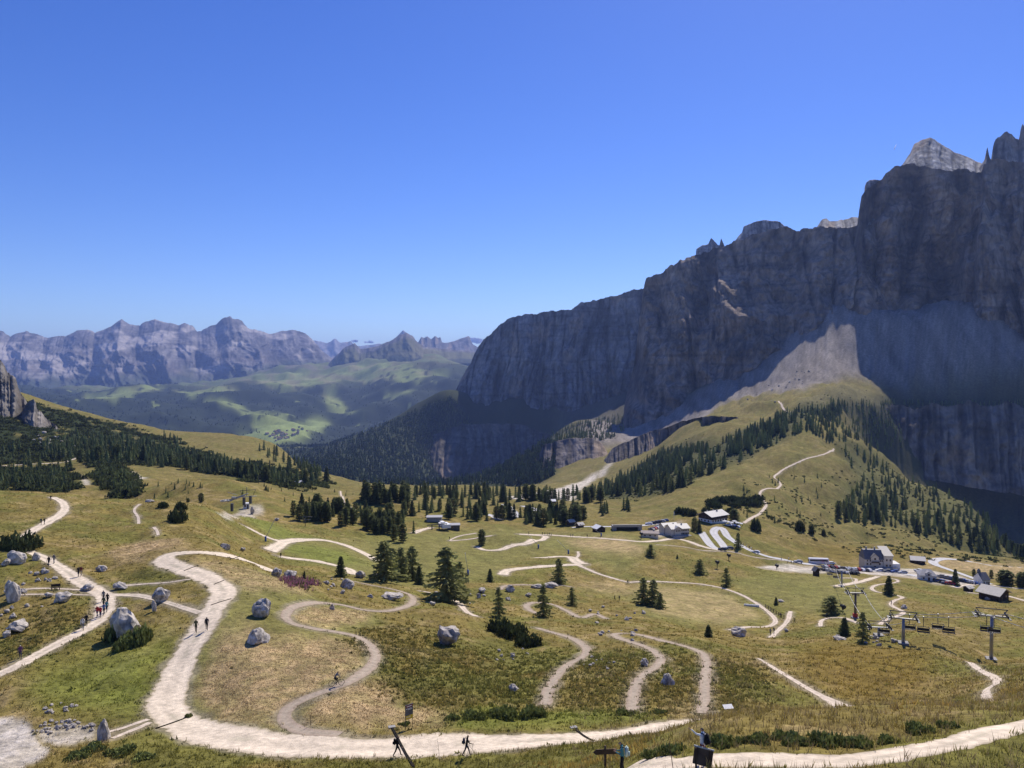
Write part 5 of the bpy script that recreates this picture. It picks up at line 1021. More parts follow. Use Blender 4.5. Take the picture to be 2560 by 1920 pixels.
for a in [
 (305,1602,98,84,'biggest pale boulder, house-sized, beside the crowded gravel path'),(653,1545,64,50,'dark flanked boulder above the flat white one in the mown meadow'),
 (640,1610,76,38,'low white boulder lying in the mown meadow'),(1116,1614,86,56,'rounded grey boulder alone on the herb slope'),
 (398,1508,50,38,'split pale boulder beside the side path to the road'),(382,1530,16,32,'upright dark standing stone in front of the split boulder'),
 (20,1508,46,60,'pointed boulder at the left edge of the picture'),(150,1508,54,28,'flat slab boulder with dark undercut left of the path fork'),
 (28,1408,58,34,'jagged boulder cluster below the large dwarf pine'),(10,1415,26,18,'small boulder in front of the jagged cluster'),
 (295,1476,40,20,'rounded boulder just above the path fork'),(213,1478,36,18,'low boulder at the inner edge of the path fork'),
 (247,1430,32,18,'pale boulder pair right of the upper walkers'),(118,1495,22,14,'small cone boulder behind the flat slab'),
 (35,1580,66,26,'long tilted slab left of the walkers'),(14,1594,26,18,'white block in front of the long tilted slab'),
 (255,1852,42,58,'tall standing boulder beside the stone heap'),(85,1402,26,22,'boulder beside the gravel path end by the dwarf pine'),
 (690,1442,30,24,'dark boulder at the left end of the rock row by the pink flowers'),(722,1446,42,22,'pale boulder in the rock row by the pink flowers'),
 (866,1472,44,26,'pale boulder below the compact spruce'),(818,1462,18,12,'small boulder left of the spruce boulders'),(855,1484,18,10,'small boulder below the pale spruce boulder'),
 (975,1500,66,22,'long flat grey rock inside the upper trail bend'),(925,1494,20,10,'small rock left of the long flat one'),
 (830,1524,18,16,'little pyramid rock in the dry grass of the trail bend'),(900,1446,34,22,'dark boulder behind the trail below the larch clump'),(934,1450,34,20,'second dark boulder behind the trail below the larch clump'),
 (1080,1514,18,12,'small pale rock under the solitary larch'),(1274,1480,30,18,'dark rock in the curve of the upper trail'),(1345,1472,44,14,'low rock ledge above the trail loop, left piece'),
 (1378,1470,40,14,'low rock ledge above the trail loop, right piece'),(1320,1492,22,10,'pale flat rock between the two upper trail loops'),(1196,1496,16,14,'pale rock right of the solitary larch'),
 (1206,1482,26,12,'rock beside the trail fork right of the larch'),(1270,1502,18,10,'small rock left of the narrow trail loop'),
 (1850,1592,52,26,'dark reddish boulder below the round meadow trail'),(1672,1714,48,32,'black shadowed boulder between the two right trail arms'),
 (1614,1666,28,22,'dark boulder hugging the inside of the middle trail bend'),(1286,1730,36,22,'dark broken boulder on the herb slope above the road'),
 (1955,1506,22,8,'flat brown rock beside the little spruce'),(1968,1580,16,10,'pale rock beside the path of the hiking pair'),(2262,1522,22,12,'brown rock above the winding pale trail'),
 (2477,1500,26,10,'broken pale rock in front of the big barn'),(630,1286,14,22,'upright pale rock beside the white lift booth'),(2236,1608,20,14,'dark rock at the foot of the middle pylon'),
 (560,1372,32,16,'pale rock on the hill above the road bend'),(605,1378,18,12,'dark white rock right of the pale one on the hill'),(370,1256,26,8,'low rock on top of the grassy hill'),
 (1745,1430,14,10,'pale rock under the bushy larch'),(2100,1600,40,10,'flat pale rocks left of the thin larch by the lift'),(692,1302,14,8,'white rock beside the first snow lance')]:
    boulder(a[0], a[1], a[2], a[3], a[4])
gR = random.Random(5)
def scatter(poly, n, w0, w1, label, group, d=(40, 500)):
    for x, y in inside(poly, n, np.random.default_rng(n + int(poly[0][0]))):
        w = gR.uniform(w0, w1); boulder(x, y, w, w * gR.uniform(.35, .7), label, group, d, meshes=STN)
scatter([(70,1838),(100,1808),(170,1800),(235,1812),(230,1830),(150,1835)], 46, 9, 16, 'pale stone in the heap beside the white gravel patch', 'stones of the heap', (40, 120))
scatter([(85,1790),(110,1765),(180,1758),(200,1770),(150,1785)], 16, 8, 18, 'pale stone in the small cluster above the stone heap', 'cluster above the heap', (40, 130))
scatter([(70,1430),(110,1425),(150,1445),(140,1460),(90,1455)], 15, 7, 18, 'small pale rock in the cluster left of the upper walkers', 'rocks left of the walkers', (80, 220))
scatter([(0,1450),(60,1455),(120,1540),(60,1560),(0,1570)], 12, 8, 22, 'pale rock scattered on the turf at the left edge', 'rocks at the left edge', (70, 220))
scatter([(1480,1520),(1620,1515),(1640,1600),(1500,1610),(1460,1560)], 20, 6, 18, 'small pale rock on the stony slope below the round meadow', 'rocks below the round meadow', (100, 330))
scatter([(1440,1640),(1560,1630),(1560,1680),(1460,1670)], 10, 6, 14, 'small pale rock between the left and middle trail arms', 'rocks between the trail arms', (80, 250))
scatter([(1240,1610),(1330,1620),(1320,1660),(1220,1650)], 9, 6, 16, 'small pale rock below the dwarf pine thicket', 'rocks below the thicket', (80, 220))
scatter([(2080,1590),(2170,1592),(2240,1606),(2220,1620),(2100,1605)], 9, 8, 16, 'small pale rock among the trees by the lift line', 'rocks by the lift line', (90, 260))
scatter([(100,1080),(180,1095),(190,1130),(120,1125),(60,1100)], 26, 6, 16, 'pale block fallen below the limestone outcrop', 'blocks below the outcrop', (500, 1000))
scatter([(1060,1470),(1240,1465),(1230,1510),(1090,1520)], 14, 6, 13, 'small pale rock on the stony ground around the solitary larch', 'rocks around the larch', (110, 300))
scatter([(800,1440),(860,1450),(880,1480),(800,1480)], 8, 7, 14, 'small pale rock beside the pink willowherb', 'rocks by the willowherb', (110, 240))
scatter([(1850,1000),(1960,1010),(2010,960),(2090,900),(1990,930)], 26, 3, 8, 'grey block lying on the sunlit scree', 'blocks on the scree', (1100, 2200))

# ------------------------------------------------------------------ small building kit
def boxes(name, L_, m=None, bevel=0.0):
    """Boxes (cx, cy, cz, sx, sy, sz[, rotation z]) joined into one part."""
    V = []; F = []
    for b in L_:
        cx, cy, cz, sx, sy, sz = b[:6]; r = b[6] if len(b) > 6 else 0; o = len(V); c, s = math.cos(r), math.sin(r)
        for dz in (-.5, .5):
            for dx, dy in ((-.5, -.5), (.5, -.5), (.5, .5), (-.5, .5)):
                x, y = dx * sx, dy * sy; V.append((cx + x * c - y * s, cy + x * s + y * c, cz + dz * sz))
        F += [tuple(o + i for i in f) for f in ((0, 3, 2, 1), (4, 5, 6, 7), (0, 1, 5, 4), (1, 2, 6, 5), (2, 3, 7, 6), (3, 0, 4, 7))]
    me = mesh_np(name, V, F, False)
    if m: me.materials.append(m)
    return me
def bar(p, q, r, n=6, r2=None):
    p = np.array(p, float); q = np.array(q, float); d = q - p; L_ = np.linalg.norm(d) + 1e-9; d /= L_
    u = np.cross(d, (0, 0, 1) if abs(d[2]) < .9 else (1, 0, 0)); u /= np.linalg.norm(u); w = np.cross(d, u)
    th = np.linspace(0, 2 * np.pi, n, endpoint=False); r2 = r if r2 is None else r2
    ring = np.cos(th)[:, None] * u + np.sin(th)[:, None] * w
    V = np.vstack([p + ring * r, q + ring * r2, p[None], q[None]])
    F = []
    for i in range(n): j = (i + 1) % n; F += [(i, j, n + j), (i, n + j, n + i), (2 * n, j, i), (2 * n + 1, n + i, n + j)]
    return V, np.array(F)
def bars(name, L_, m=None, smooth=True):
    Vs = []; Fs = []; o = 0
    for b in L_:
        v, f = bar(*b); Vs.append(v); Fs.append(f + o); o += len(v)
    me = mesh_np(name, np.vstack(Vs), np.vstack(Fs), smooth)
    if m: me.materials.append(m)
    return me
def gable(name, w, d, z, rise, over, th, m, axis='x'):
    """Two roof slabs with ridge along x (or y), eaves at height z, walls w by d."""
    V = []; F = []
    W, Dp = (w, d) if axis == 'x' else (d, w)
    for s in (-1, 1):
        o = len(V); k = over / (Dp / 2)
        for x in (-W / 2 - over, W / 2 + over):
            for (y, zz) in ((0, z + rise), (s * (Dp / 2 + over), z - rise * k)):
                V.append((x, y, zz)); V.append((x, y, zz + th))
        F += [tuple(o + i for i in f) for f in ((0, 2, 6, 4), (1, 5, 7, 3), (2, 3, 7, 6), (0, 4, 5, 1), (0, 1, 3, 2), (4, 6, 7, 5))]
    V = [(x, y, q) if axis == 'x' else (y, x, q) for x, y, q in V]
    me = mesh_np(name, V, F, False); me.materials.append(m); return me
def house_body(name, w, d, h, rise, m, axis='x', z0=-1.5):
    """Walls with gable ends."""
    if axis == 'x': g = [(-w / 2, 0, h + rise), (w / 2, 0, h + rise)]
    else: g = [(0, -d / 2, h + rise), (0, d / 2, h + rise)]
    V = [(-w / 2, -d / 2, z0), (w / 2, -d / 2, z0), (w / 2, d / 2, z0), (-w / 2, d / 2, z0), (-w / 2, -d / 2, h), (w / 2, -d / 2, h), (w / 2, d / 2, h), (-w / 2, d / 2, h)] + g
    if axis == 'x': tris = [(4, 7, 8), (5, 9, 6)]; q = [(0, 1, 5, 4), (1, 2, 6, 5), (2, 3, 7, 6), (3, 0, 4, 7), (4, 5, 9, 8), (6, 7, 8, 9)]
    else: tris = [(4, 8, 5), (6, 9, 7)]; q = [(0, 1, 5, 4), (1, 2, 6, 5), (2, 3, 7, 6), (3, 0, 4, 7), (4, 7, 9, 8), (5, 8, 9, 6)]
    me = bpy.data.meshes.new(name); me.from_pydata(V, [], tris + q); me.update(); me.materials.append(m); return me
M_CREAM = mat('cream render', (.62, .55, .44), .9, .2, var=.08, vscale=.6)
M_WHITE = mat('white render', (.74, .73, .70), .9, .2, var=.06, vscale=.6)
M_TIMBER = mat('dark larch timber', (.055, .038, .028), .85, .2, var=.3, vscale=3)
M_BROWN = mat('weathered brown timber', (.11, .075, .05), .85, .2, var=.3, vscale=3)
M_SHINGLE = mat('grey metal roof', (.36, .35, .345), .55, .4, var=.1, vscale=.8)
M_DROOF = mat('dark grey roof', (.15, .145, .15), .6, .35, var=.15, vscale=.8)
M_PALER = mat('bleached shingle roof', (.60, .56, .47), .8, .2, var=.12, vscale=1.5)
M_REDROOF = mat('reddish grey sheet roof', (.27, .215, .20), .7, .3, var=.1, vscale=.8)
M_GLASS = mat('dark window glass', (.02, .022, .026), .12, .6)
M_FRAME = mat('window frame wood', (.22, .13, .08), .7, .3)
M_CONC = mat('grey concrete', (.34, .33, .315), .9, .2, var=.15, vscale=1.2)
M_STEEL = mat('galvanised steel', (.34, .345, .35), .45, .5, .55, var=.1, vscale=2)
M_DSTEEL = mat('dark painted steel', (.07, .075, .08), .5, .4, .2, var=.15, vscale=2)
M_BLACK = mat('black plastic', (.02, .02, .022), .5, .4)
M_CABLE = mat('bright steel cable', (.50, .48, .44), .45, .5, .5)
M_BLUEPAD = mat('blue foam padding', (.05, .12, .35), .8, .2)
M_RED = mat('red foam padding', (.42, .04, .035), .75, .3)
M_YELLOW = mat('yellow sign paint', (.70, .52, .04), .6, .3)
M_WHITEP = mat('white paint', (.78, .78, .77), .6, .3)
def facing(p): return math.atan2(-p[0], p[1])        # turn that shows a thing's front (-y) to the camera
def window(parent, x, y, z, w, h, face='f', m=M_FRAME):
    """A framed window in a front ('f'), right ('r') or left ('l') wall whose surface is at that y or x."""
    t = .14
    if face == 'f': fr = [(x, y - t / 2 + .02, z, w, t, h)]; pn = [(x, y - t + .01, z, w * .78, .05, h * .8)]
    else:
        s = 1 if face == 'r' else -1
        fr = [(x + s * (t / 2 - .02), y, z, t, w, h)]; pn = [(x + s * (t - .01), y, z, .05, w * .78, h * .8)]
    o = link('window', boxes('window', fr, m), parent=parent); link('pane', boxes('pane', pn, M_GLASS), parent=o); return o
def door(parent, x, y, z, w, h, m=M_BROWN):
    o = link('door', boxes('door', [(x, y - .06, z, w, .16, h)], m), parent=parent)
    link('handle', boxes('handle', [(x + w * .35, y - .18, z, .08, .08, .2)], M_STEEL), parent=o); return o
def chimney(parent, x, y, z, h=1.6, w=.8, m=M_CONC):
    o = link('chimney', boxes('chimney', [(x, y, z + h / 2, w, w, h)], m), parent=parent)
    link('cap', boxes('cap', [(x, y, z + h + .1, w * 1.3, w * 1.3, .18)], M_DSTEEL), parent=o)
def hut(px, py, wpx, d, label, wall_m, roof_m, h=2.4, dep=1.2, rise=.22, rz=0.3, axis='x', cat='hut', win=1, name='wooden_hut', over=.5):
    p = gp(px, py, *d); k = p.y / F_PX; w = wpx * k * .86; dp = w * dep
    e = empty(name, (p.x, p.y + dp * .4, float(hz(p.x, p.y + dp * .2))), -facing(p) * 0 + rz); tag(e, label, cat)
    link('wall', house_body('wall', w, dp, h, rise * w, wall_m, axis), parent=e)
    link('roof', gable('roof', w, dp, h, rise * w, over, .18, roof_m, axis), parent=e)
    if win: door(e, -w * .2, -dp / 2, 1.0, .95, 2.0); window(e, w * .22, -dp / 2, 1.5, .8, .8)
    return e
hut(2299, 1411, 36, (300, 600), 'dark timber hut with grey metal roof right of the cream hotel', M_TIMBER, M_SHINGLE, 2.2, .9, .22, -.35, 'x')
hut(2496, 1501, 58, (200, 480), 'big dark timber barn with broad bleached roof', M_TIMBER, M_PALER, 2.9, .95, .24, .55, 'y', 'barn', 1, 'timber_barn', 1.0)
hut(2424, 1480, 18, (200, 480), 'tiny dark hut with pale roof left of the big barn', M_TIMBER, M_PALER, 1.8, 1.0, .25, .4, 'x')
hut(1427, 1313, 17, (330, 700), 'left one of the two small huts with pale roofs by the conifers', M_BROWN, M_PALER, 2.0, 1.0, .3, .5, 'x')
hut(1450, 1319, 17, (330, 700), 'right one of the two small huts with pale roofs by the conifers', M_BROWN, M_PALER, 1.7, 1.0, .3, .5, 'x')
hut(1498, 1331, 28, (300, 620), 'dark hut with white roof beside the long gravel road', M_TIMBER, M_WHITEP, 2.3, .9, .25, .45, 'y')
hut(1381, 1259, 16, (420, 900), 'white roofed hut far off at the valley head', M_BROWN, M_WHITEP, 2.0, .9, .25, .2, 'x')
hut(745, 1213, 17, (380, 900), 'lone hut with white roof at the edge of the left wood', M_BROWN, M_WHITEP, 2.2, .9, .25, -.2, 'x')
hut(919, 1290, 18, (300, 640), 'dark little cabin at the end of the meadow path', M_TIMBER, M_DROOF, 2.6, 1.0, .35, .5, 'y', 'cabin', 1, 'small_cabin')
hut(2042, 1441, 13, (280, 560), 'narrow dark kiosk with pointed roof beside the parked cars', M_TIMBER, M_DROOF, 2.8, 1.0, .6, .2, 'y', 'kiosk', 0, 'kiosk')

def base_at(px, py, d, dep=0.):
    p = gp(px, py, *d); return Vector((p.x, p.y + dep, float(hz(p.x, p.y))))
# chalet hotel
p = base_at(1794, 1311, (330, 620), 10); e = empty('chalet_hotel', p, .62, .72); tag(e, 'chalet hotel with white ground floor, dark timber storey and broad grey roof', 'hotel')
w, dp = 19, 13
link('ground_floor', boxes('ground_floor', [(0, 0, .6, w, dp, 4.2)], M_WHITE), parent=e)
link('timber_storey', house_body('timber_storey', w + .1, dp + .1, 5.4, 2.6, M_TIMBER, 'x', 2.7), parent=e)
rf = link('roof', gable('roof', w, dp, 5.4, 2.6, 1.3, .3, M_SHINGLE, 'x'), parent=e)
for x, y in ((-5, 1.5), (1.5, 1.0), (3.2, -1.2)): chimney(rf, x, y, 6.6, 2.0, .9)
link('balcony', boxes('balcony', [(0, -dp / 2 - .75, 2.85, w, 1.4, .15), (0, -dp / 2 - 1.4, 3.35, w, .1, .95)], M_BROWN), parent=e)
for i in range(6): window(e, -7.6 + i * 3.0, -dp / 2, 1.5, 1.4, 1.4); window(e, -7.6 + i * 3.0, -dp / 2 - .05, 4.2, 1.2, 1.3)
for i in range(3): window(e, -w / 2, -3.5 + i * 3.4, 1.5, 1.3, 1.3, 'l'); window(e, -w / 2 - .05, -3.5 + i * 3.4, 4.3, 1.2, 1.2, 'l')
door(e, 8.4, -dp / 2, 1.1, 1.3, 2.3)
# cream hotel with annex
p = base_at(1698, 1342, (300, 560), 5); e = empty('mountain_hotel', p, .28, .66); tag(e, 'cream hotel with grey gabled roof between the chalet and the low shed', 'hotel')
w, dp = 15, 11
link('wall', house_body('wall', w, dp, 6.0, 2.4, M_CREAM, 'x'), parent=e)
rf = link('roof', gable('roof', w, dp, 6.0, 2.4, .9, .28, M_SHINGLE, 'x'), parent=e)
link('front_gable', house_body('front_gable', 5.5, 6, 6.0, 1.7, M_CREAM, 'y'), parent=e).location = (-2.5, -3.2, 0)
link('gable_roof', gable('gable_roof', 5.5, 6, 6.0, 1.7, .6, .25, M_SHINGLE, 'y'), parent=e).location = (-2.5, -3.2, .02)
chimney(rf, -3, 1, 7.2, 1.8); chimney(rf, 3.2, -.8, 7.0, 1.8)
link('annex', house_body('annex', 12, 9, 5.2, 2.0, M_CREAM, 'x'), parent=e).location = (-1.5, 11.5, 0)
link('annex_roof', gable('annex_roof', 12, 9, 5.2, 2.0, .8, .25, M_SHINGLE, 'x'), parent=e).location = (-1.5, 11.5, .02)
link('terrace', boxes('terrace', [(0, -dp / 2 - 2.2, .2, w, 4.2, 1.6)], M_CONC), parent=e)
for i in range(5):
    window(e, 1.2 + i * 1.35, -dp / 2, 4.4, .9, 1.1); window(e, 1.2 + i * 1.35, -dp / 2, 1.9, 1.0, 1.3)
for i in range(3): window(e, -4.0 + i * 1.5, -6.2, 4.4, .9, 1.1); window(e, w / 2, -3 + i * 2.8, 4.2, 1.0, 1.1, 'r')
# low shed
p = base_at(1628, 1346, (300, 560), 4); e = empty('low_shed', p, -.12, .85); tag(e, 'long low shed with reddish grey roof left of the cream hotel', 'shed')
link('wall', boxes('wall', [(0, 0, .6, 9.6, 6.5, 4.0)], M_CREAM), parent=e)
link('roof', gable('roof', 9.6, 6.5, 2.6, .9, .5, .2, M_REDROOF, 'x'), parent=e)
for i in range(3): window(e, -3 + i * 3, -3.25, 1.4, 1.0, .8)
chimney(e, 2.5, .3, 3.0, 1.2, .5)
# big cream hotel on the right
p = base_at(2204, 1424, (320, 560), 6); e = empty('pass_hotel', p, -.10, .78); tag(e, 'large cream hotel with steep grey roof and pale roofed right wing', 'hotel')
k = p.y / F_PX
link('wall', boxes('wall', [(-3, 0, 2.2, 11.5, 11, 7.6)], M_CREAM), parent=e)
link('plinth', boxes('plinth', [(0, -6.6, -.6, 21, 2.6, 3.6)], M_CONC), parent=e)
V = [(-8.9, -5.7, 5.7), (2.9, -5.7, 5.7), (2.9, 5.7, 5.7), (-8.9, 5.7, 5.7), (-8.6, -1.5, 11.2), (2.6, -1.5, 11.2), (2.6, 1.5, 11.2), (-8.6, 1.5, 11.2)]
rf = link('roof', mesh_np('roof', V, [(0, 1, 5, 4), (1, 2, 6, 5), (2, 3, 7, 6), (3, 0, 4, 7), (4, 5, 6, 7), (0, 3, 2, 1)], False), M_DROOF, e)
link('front_gable', house_body('front_gable', 4.6, 4.5, 7.4, 2.0, M_CREAM, 'y', 2), parent=e).location = (-2.6, -3.5, 0)
link('gable_roof', gable('gable_roof', 4.6, 4.5, 7.4, 2.0, .5, .25, M_DROOF, 'y'), parent=e).location = (-2.6, -3.5, .02)
link('balcony', boxes('balcony', [(-2.6, -6.4, 3.9, 4.6, 1.2, .15), (-2.6, -6.95, 4.4, 4.6, .1, .9)], M_BROWN), parent=e)
chimney(rf, -6.2, 0, 11.0, 1.6); chimney(rf, -1.0, 0, 11.0, 1.6)
link('right_wing', boxes('right_wing', [(5.6, 0, 3.4, 5.4, 11.4, 10)], M_CREAM), parent=e)
V = [(2.6, -6.6, 8.6), (8.6, -6.6, 8.6), (8.6, 5.9, 12.2), (2.6, 5.9, 12.2), (2.6, -6.6, 8.25), (8.6, -6.6, 8.25), (8.6, 5.9, 11.85), (2.6, 5.9, 11.85)]
link('wing_roof', mesh_np('wing_roof', V, [(0, 1, 2, 3), (4, 7, 6, 5), (0, 4, 5, 1), (1, 5, 6, 2), (2, 6, 7, 3), (3, 7, 4, 0)], False), M_PALER, e)
link('flat_annex', boxes('flat_annex', [(10.6, -1, 1.2, 4.6, 9, 4.2)], M_WHITE), parent=e)
for x in (-7.2, -5.2, .4): window(e, x, -5.5, 3.0, 1.1, 1.3)
for x in (-7.2, -5.4, .8, 1.9): window(e, x, -5.5, 5.0, .9, 1.0)
window(e, -2.6, -5.75, 6.2, 1.0, 1.3); window(e, -3.6, -5.5, 3.0, 1.1, 1.4); window(e, -1.6, -5.5, 3.0, 1.1, 1.4)
for z in (2.2, 5.6): window(e, 4.6, -5.7, z, 1.0, 1.3); window(e, 6.8, -5.7, z, 1.0, 1.3)
door(e, -2.6, -5.5, .6, 1.4, 2.2)
# white house with dormer
p = base_at(2332, 1455, (300, 520), 5); e = empty('white_house', p, -.25, .76); tag(e, 'white house with grey hipped roof and dormer beside the car park', 'house')
link('wall', boxes('wall', [(0, 0, .8, 8.6, 8, 4.6)], M_WHITE), parent=e)
V = [(-4.9, -4.6, 3.0), (4.9, -4.6, 3.0), (4.9, 4.6, 3.0), (-4.9, 4.6, 3.0), (-2, 0, 6.0), (2, 0, 6.0)]
me = bpy.data.meshes.new('roof'); me.from_pydata(V, [], [(0, 1, 5, 4), (2, 3, 4, 5), (1, 2, 5), (3, 0, 4), (0, 3, 2, 1)]); me.update()
rf = link('roof', me, M_SHINGLE, e)
link('dormer', house_body('dormer', 2.6, 3.4, 4.4, 1.0, M_WHITE, 'y', 2.8), parent=rf).location = (0, -2.6, 0)
link('dormer_roof', gable('dormer_roof', 2.6, 3.4, 4.4, 1.0, .3, .18, M_SHINGLE, 'y'), parent=rf).location = (0, -2.6, .02)
window(e, 0, -4.35, 3.6, .9, .9); window(e, -2.6, -4.0, 1.4, .9, 1.0); window(e, 2.8, -4.0, 1.4, .9, 1.0); door(e, .2, -4.0, .9, 1.1, 2.1)
# narrow white house with dark roof and turret
p = base_at(2467, 1464, (280, 520), 4); e = empty('white_chapel', p, .15, .72); tag(e, 'narrow white chapel with steep dark roof and dark turret', 'chapel')
link('wall', house_body('wall', 5.4, 8, 3.2, 3.8, M_WHITE, 'x'), parent=e)
rf = link('roof', gable('roof', 5.4, 8, 3.2, 3.8, .35, .2, M_DROOF, 'x'), parent=e)
link('turret', boxes('turret', [(-1.6, .6, 6.2, 1.5, 1.5, 3.6)], M_DROOF), parent=e)
V = [(-2.5, -.3, 8.0), (-.7, -.3, 8.0), (-.7, 1.5, 8.0), (-2.5, 1.5, 8.0), (-1.6, .6, 9.6)]
me = bpy.data.meshes.new('turret_roof'); me.from_pydata(V, [], [(0, 1, 4), (1, 2, 4), (2, 3, 4), (3, 0, 4), (0, 3, 2, 1)]); me.update(); link('turret_roof', me, M_DROOF, e)
window(e, -1.5, -4.0, 1.5, .7, 1.3); window(e, .5, -4.0, 1.5, .7, 1.3); door(e, 1.9, -4.0, 1.0, .9, 2.0)
# underpass bridge
p = base_at(1568, 1326, (300, 640), 2); e = empty('road_bridge', p, .05); tag(e, 'low grey concrete bridge carrying the road over a dark opening', 'bridge')
link('deck', boxes('deck', [(0, 0, 2.1, 16, 5, .5)], M_CONC), parent=e)
link('railing', boxes('railing', [(0, -2.3, 2.75, 16, .12, .7)], M_STEEL), parent=e)
for x in (-7, 7): link('abutment', boxes('abutment', [(x, 0, .2, 2, 4.8, 3.6)], M_CONC), parent=e)
link('back_wall', boxes('back_wall', [(0, 2.2, .4, 12, .3, 3.2)], M_DSTEEL), parent=e)

# ------------------------------------------------------------------ cars
CARM = {n: mat('car paint ' + n, c, .25, .5, .1) for n, c in dict(white=(.72, .72, .72), silver=(.42, .43, .44), black=(.02, .02, .022), grey=(.15, .155, .16), red=(.36, .03, .025), blue=(.04, .08, .25)).items()}
M_TYRE = mat('tyre rubber', (.018, .018, .018), .9, .2); M_RIM = mat('alloy rim', (.4, .4, .41), .35, .5, .7)
def extrude_profile(name, prof, w, taper=None):
    n = len(prof); V = []
    for s in (-1, 1):
        for (y, z) in prof:
            tw = 1.0 if taper is None else (taper if z > .95 else 1.0); V.append((s * w / 2 * tw, y, z))
    bm = bmesh.new(); vs = [bm.verts.new(v) for v in V]
    bm.faces.new(vs[:n][::-1]); bm.faces.new(vs[n:])
    for i in range(n): j = (i + 1) % n; bm.faces.new((vs[i], vs[j], vs[n + j], vs[n + i]))
    bmesh.ops.recalc_face_normals(bm, faces=bm.faces)
    bmesh.ops.bevel(bm, geom=list(bm.edges), offset=.05, segments=1, affect='EDGES')
    me = bpy.data.meshes.new(name); bm.to_mesh(me); bm.free(); return me
car_body = extrude_profile('body', [(-2.1, .35), (2.1, .35), (2.12, .75), (1.95, .92), (.95, 1.0), (.35, 1.42), (-1.25, 1.45), (-1.95, 1.02), (-2.12, .95)], 1.76, .84)
car_glass = extrude_profile('windows', [(.90, 1.02), (.36, 1.36), (-1.22, 1.38), (-1.80, 1.04)], 1.79, .855)
car_glass.materials.append(M_GLASS)
def wheel_mesh(name, r, w, m):
    me = bars(name, [((-w / 2, 0, 0), (w / 2, 0, 0), r, 12)], m); return me
tyre = wheel_mesh('tyre', .33, .22, M_TYRE); rim = wheel_mesh('rim', .20, .235, M_RIM)
car_bodies = {}
for n, m in CARM.items():
    b = car_body.copy(); b.materials.append(m); car_bodies[n] = b
def car(p, rz, colr, label, group=None):
    e = empty('parked_car', p, rz); tag(e, label, 'car', group)
    link('body', car_bodies[colr], parent=e); link('windows', car_glass, parent=e)
    for x in (-.8, .8):
        for y in (-1.3, 1.32): wl2 = link('wheel', tyre, parent=e, loc=(x, y, .33)); link('rim', rim, parent=wl2)
    return e
gC = random.Random(9)
cl = ['white', 'white', 'silver', 'black', 'grey', 'grey', 'silver', 'red', 'blue', 'black']
def lot(x0, y0, x1, y1, n, d, rz, where, group, jit=1.0):
    for i in range(n):
        t = i / max(1, n - 1); px = x0 + (x1 - x0) * t + gC.uniform(-1, 1) * jit; py = y0 + (y1 - y0) * t + gC.uniform(-.5, .5) * jit
        c = gC.choice(cl); p = gp(px, py, *d); car(p + Vector((0, 0, .12)), rz + gC.uniform(-.06, .06), c, '%s car parked in %s' % (c, where), group)
lot(2062, 1420, 2172, 1429, 14, (300, 520), .2, 'the front row of the lot left of the big cream hotel', 'cars in the front row by the hotel')
lot(2056, 1428, 2140, 1436, 10, (300, 520), .2, 'the second row of the lot left of the big cream hotel', 'cars in the second row by the hotel')
lot(2200, 1429, 2258, 1434, 4, (300, 520), 1.5, 'the road right in front of the big cream hotel', 'cars in front of the hotel')
lot(2296, 1430, 2312, 1437, 4, (300, 520), .9, 'the corner left of the white house', 'cars left of the white house')
lot(2352, 1444, 2432, 1460, 13, (300, 520), .8, 'the upper row of the lot right of the white house', 'cars in the upper row right of the white house')
lot(2345, 1455, 2375, 1462, 5, (300, 520), .8, 'the lower row of the lot right of the white house', 'cars in the lower row right of the white house')
lot(1622, 1312, 1664, 1304, 6, (300, 640), 1.4, 'the row beside the bridge road', 'cars beside the bridge road')
lot(1630, 1326, 1652, 1318, 5, (300, 640), .6, 'the yard left of the cream hotel', 'cars in the yard')
lot(1822, 1316, 1842, 1320, 5, (330, 640), .9, 'the forecourt of the chalet hotel', 'cars at the chalet hotel')
for x, y, c, lab, r in [(1806,1377,'black','black car waiting where the gravel road meets the asphalt bend',1.2),(1823,1374,'grey','grey car right of the black one at the asphalt bend',1.6),(1889,1384,'white','white car driving alone on the asphalt road',1.1),(1996,1408,'silver','silver car on the road before the busy lot',1.35),(2076,1412,'white','white car on the road just before the lot',1.4)]:
    car(gp(x, y, 250, 600) + Vector((0, 0, .2)), r, c, lab)
# bus
e = empty('tour_bus', gp(2046, 1411, 300, 560) + Vector((0, 0, .15)), 1.42); tag(e, 'white tour bus standing on the road by the parking lot', 'bus')
bb = extrude_profile('body', [(-4.8, .4), (4.8, .4), (4.8, 2.6), (4.5, 3.0), (-4.7, 3.0), (-4.8, 2.8)], 2.4); link('body', bb, CARM['white'], e)
link('windows', boxes('windows', [(0, 0, 2.1, 2.44, 8.6, .8), (0, 4.8, 2.0, 2.1, .06, 1.0)], M_GLASS), parent=e)
for x in (-1.05, 1.05):
    for y in (-3.0, 3.1): o = link('wheel', tyre, parent=e, loc=(x, y, .48)); o.scale = (1.2, 1.45, 1.45); link('rim', rim, parent=o)

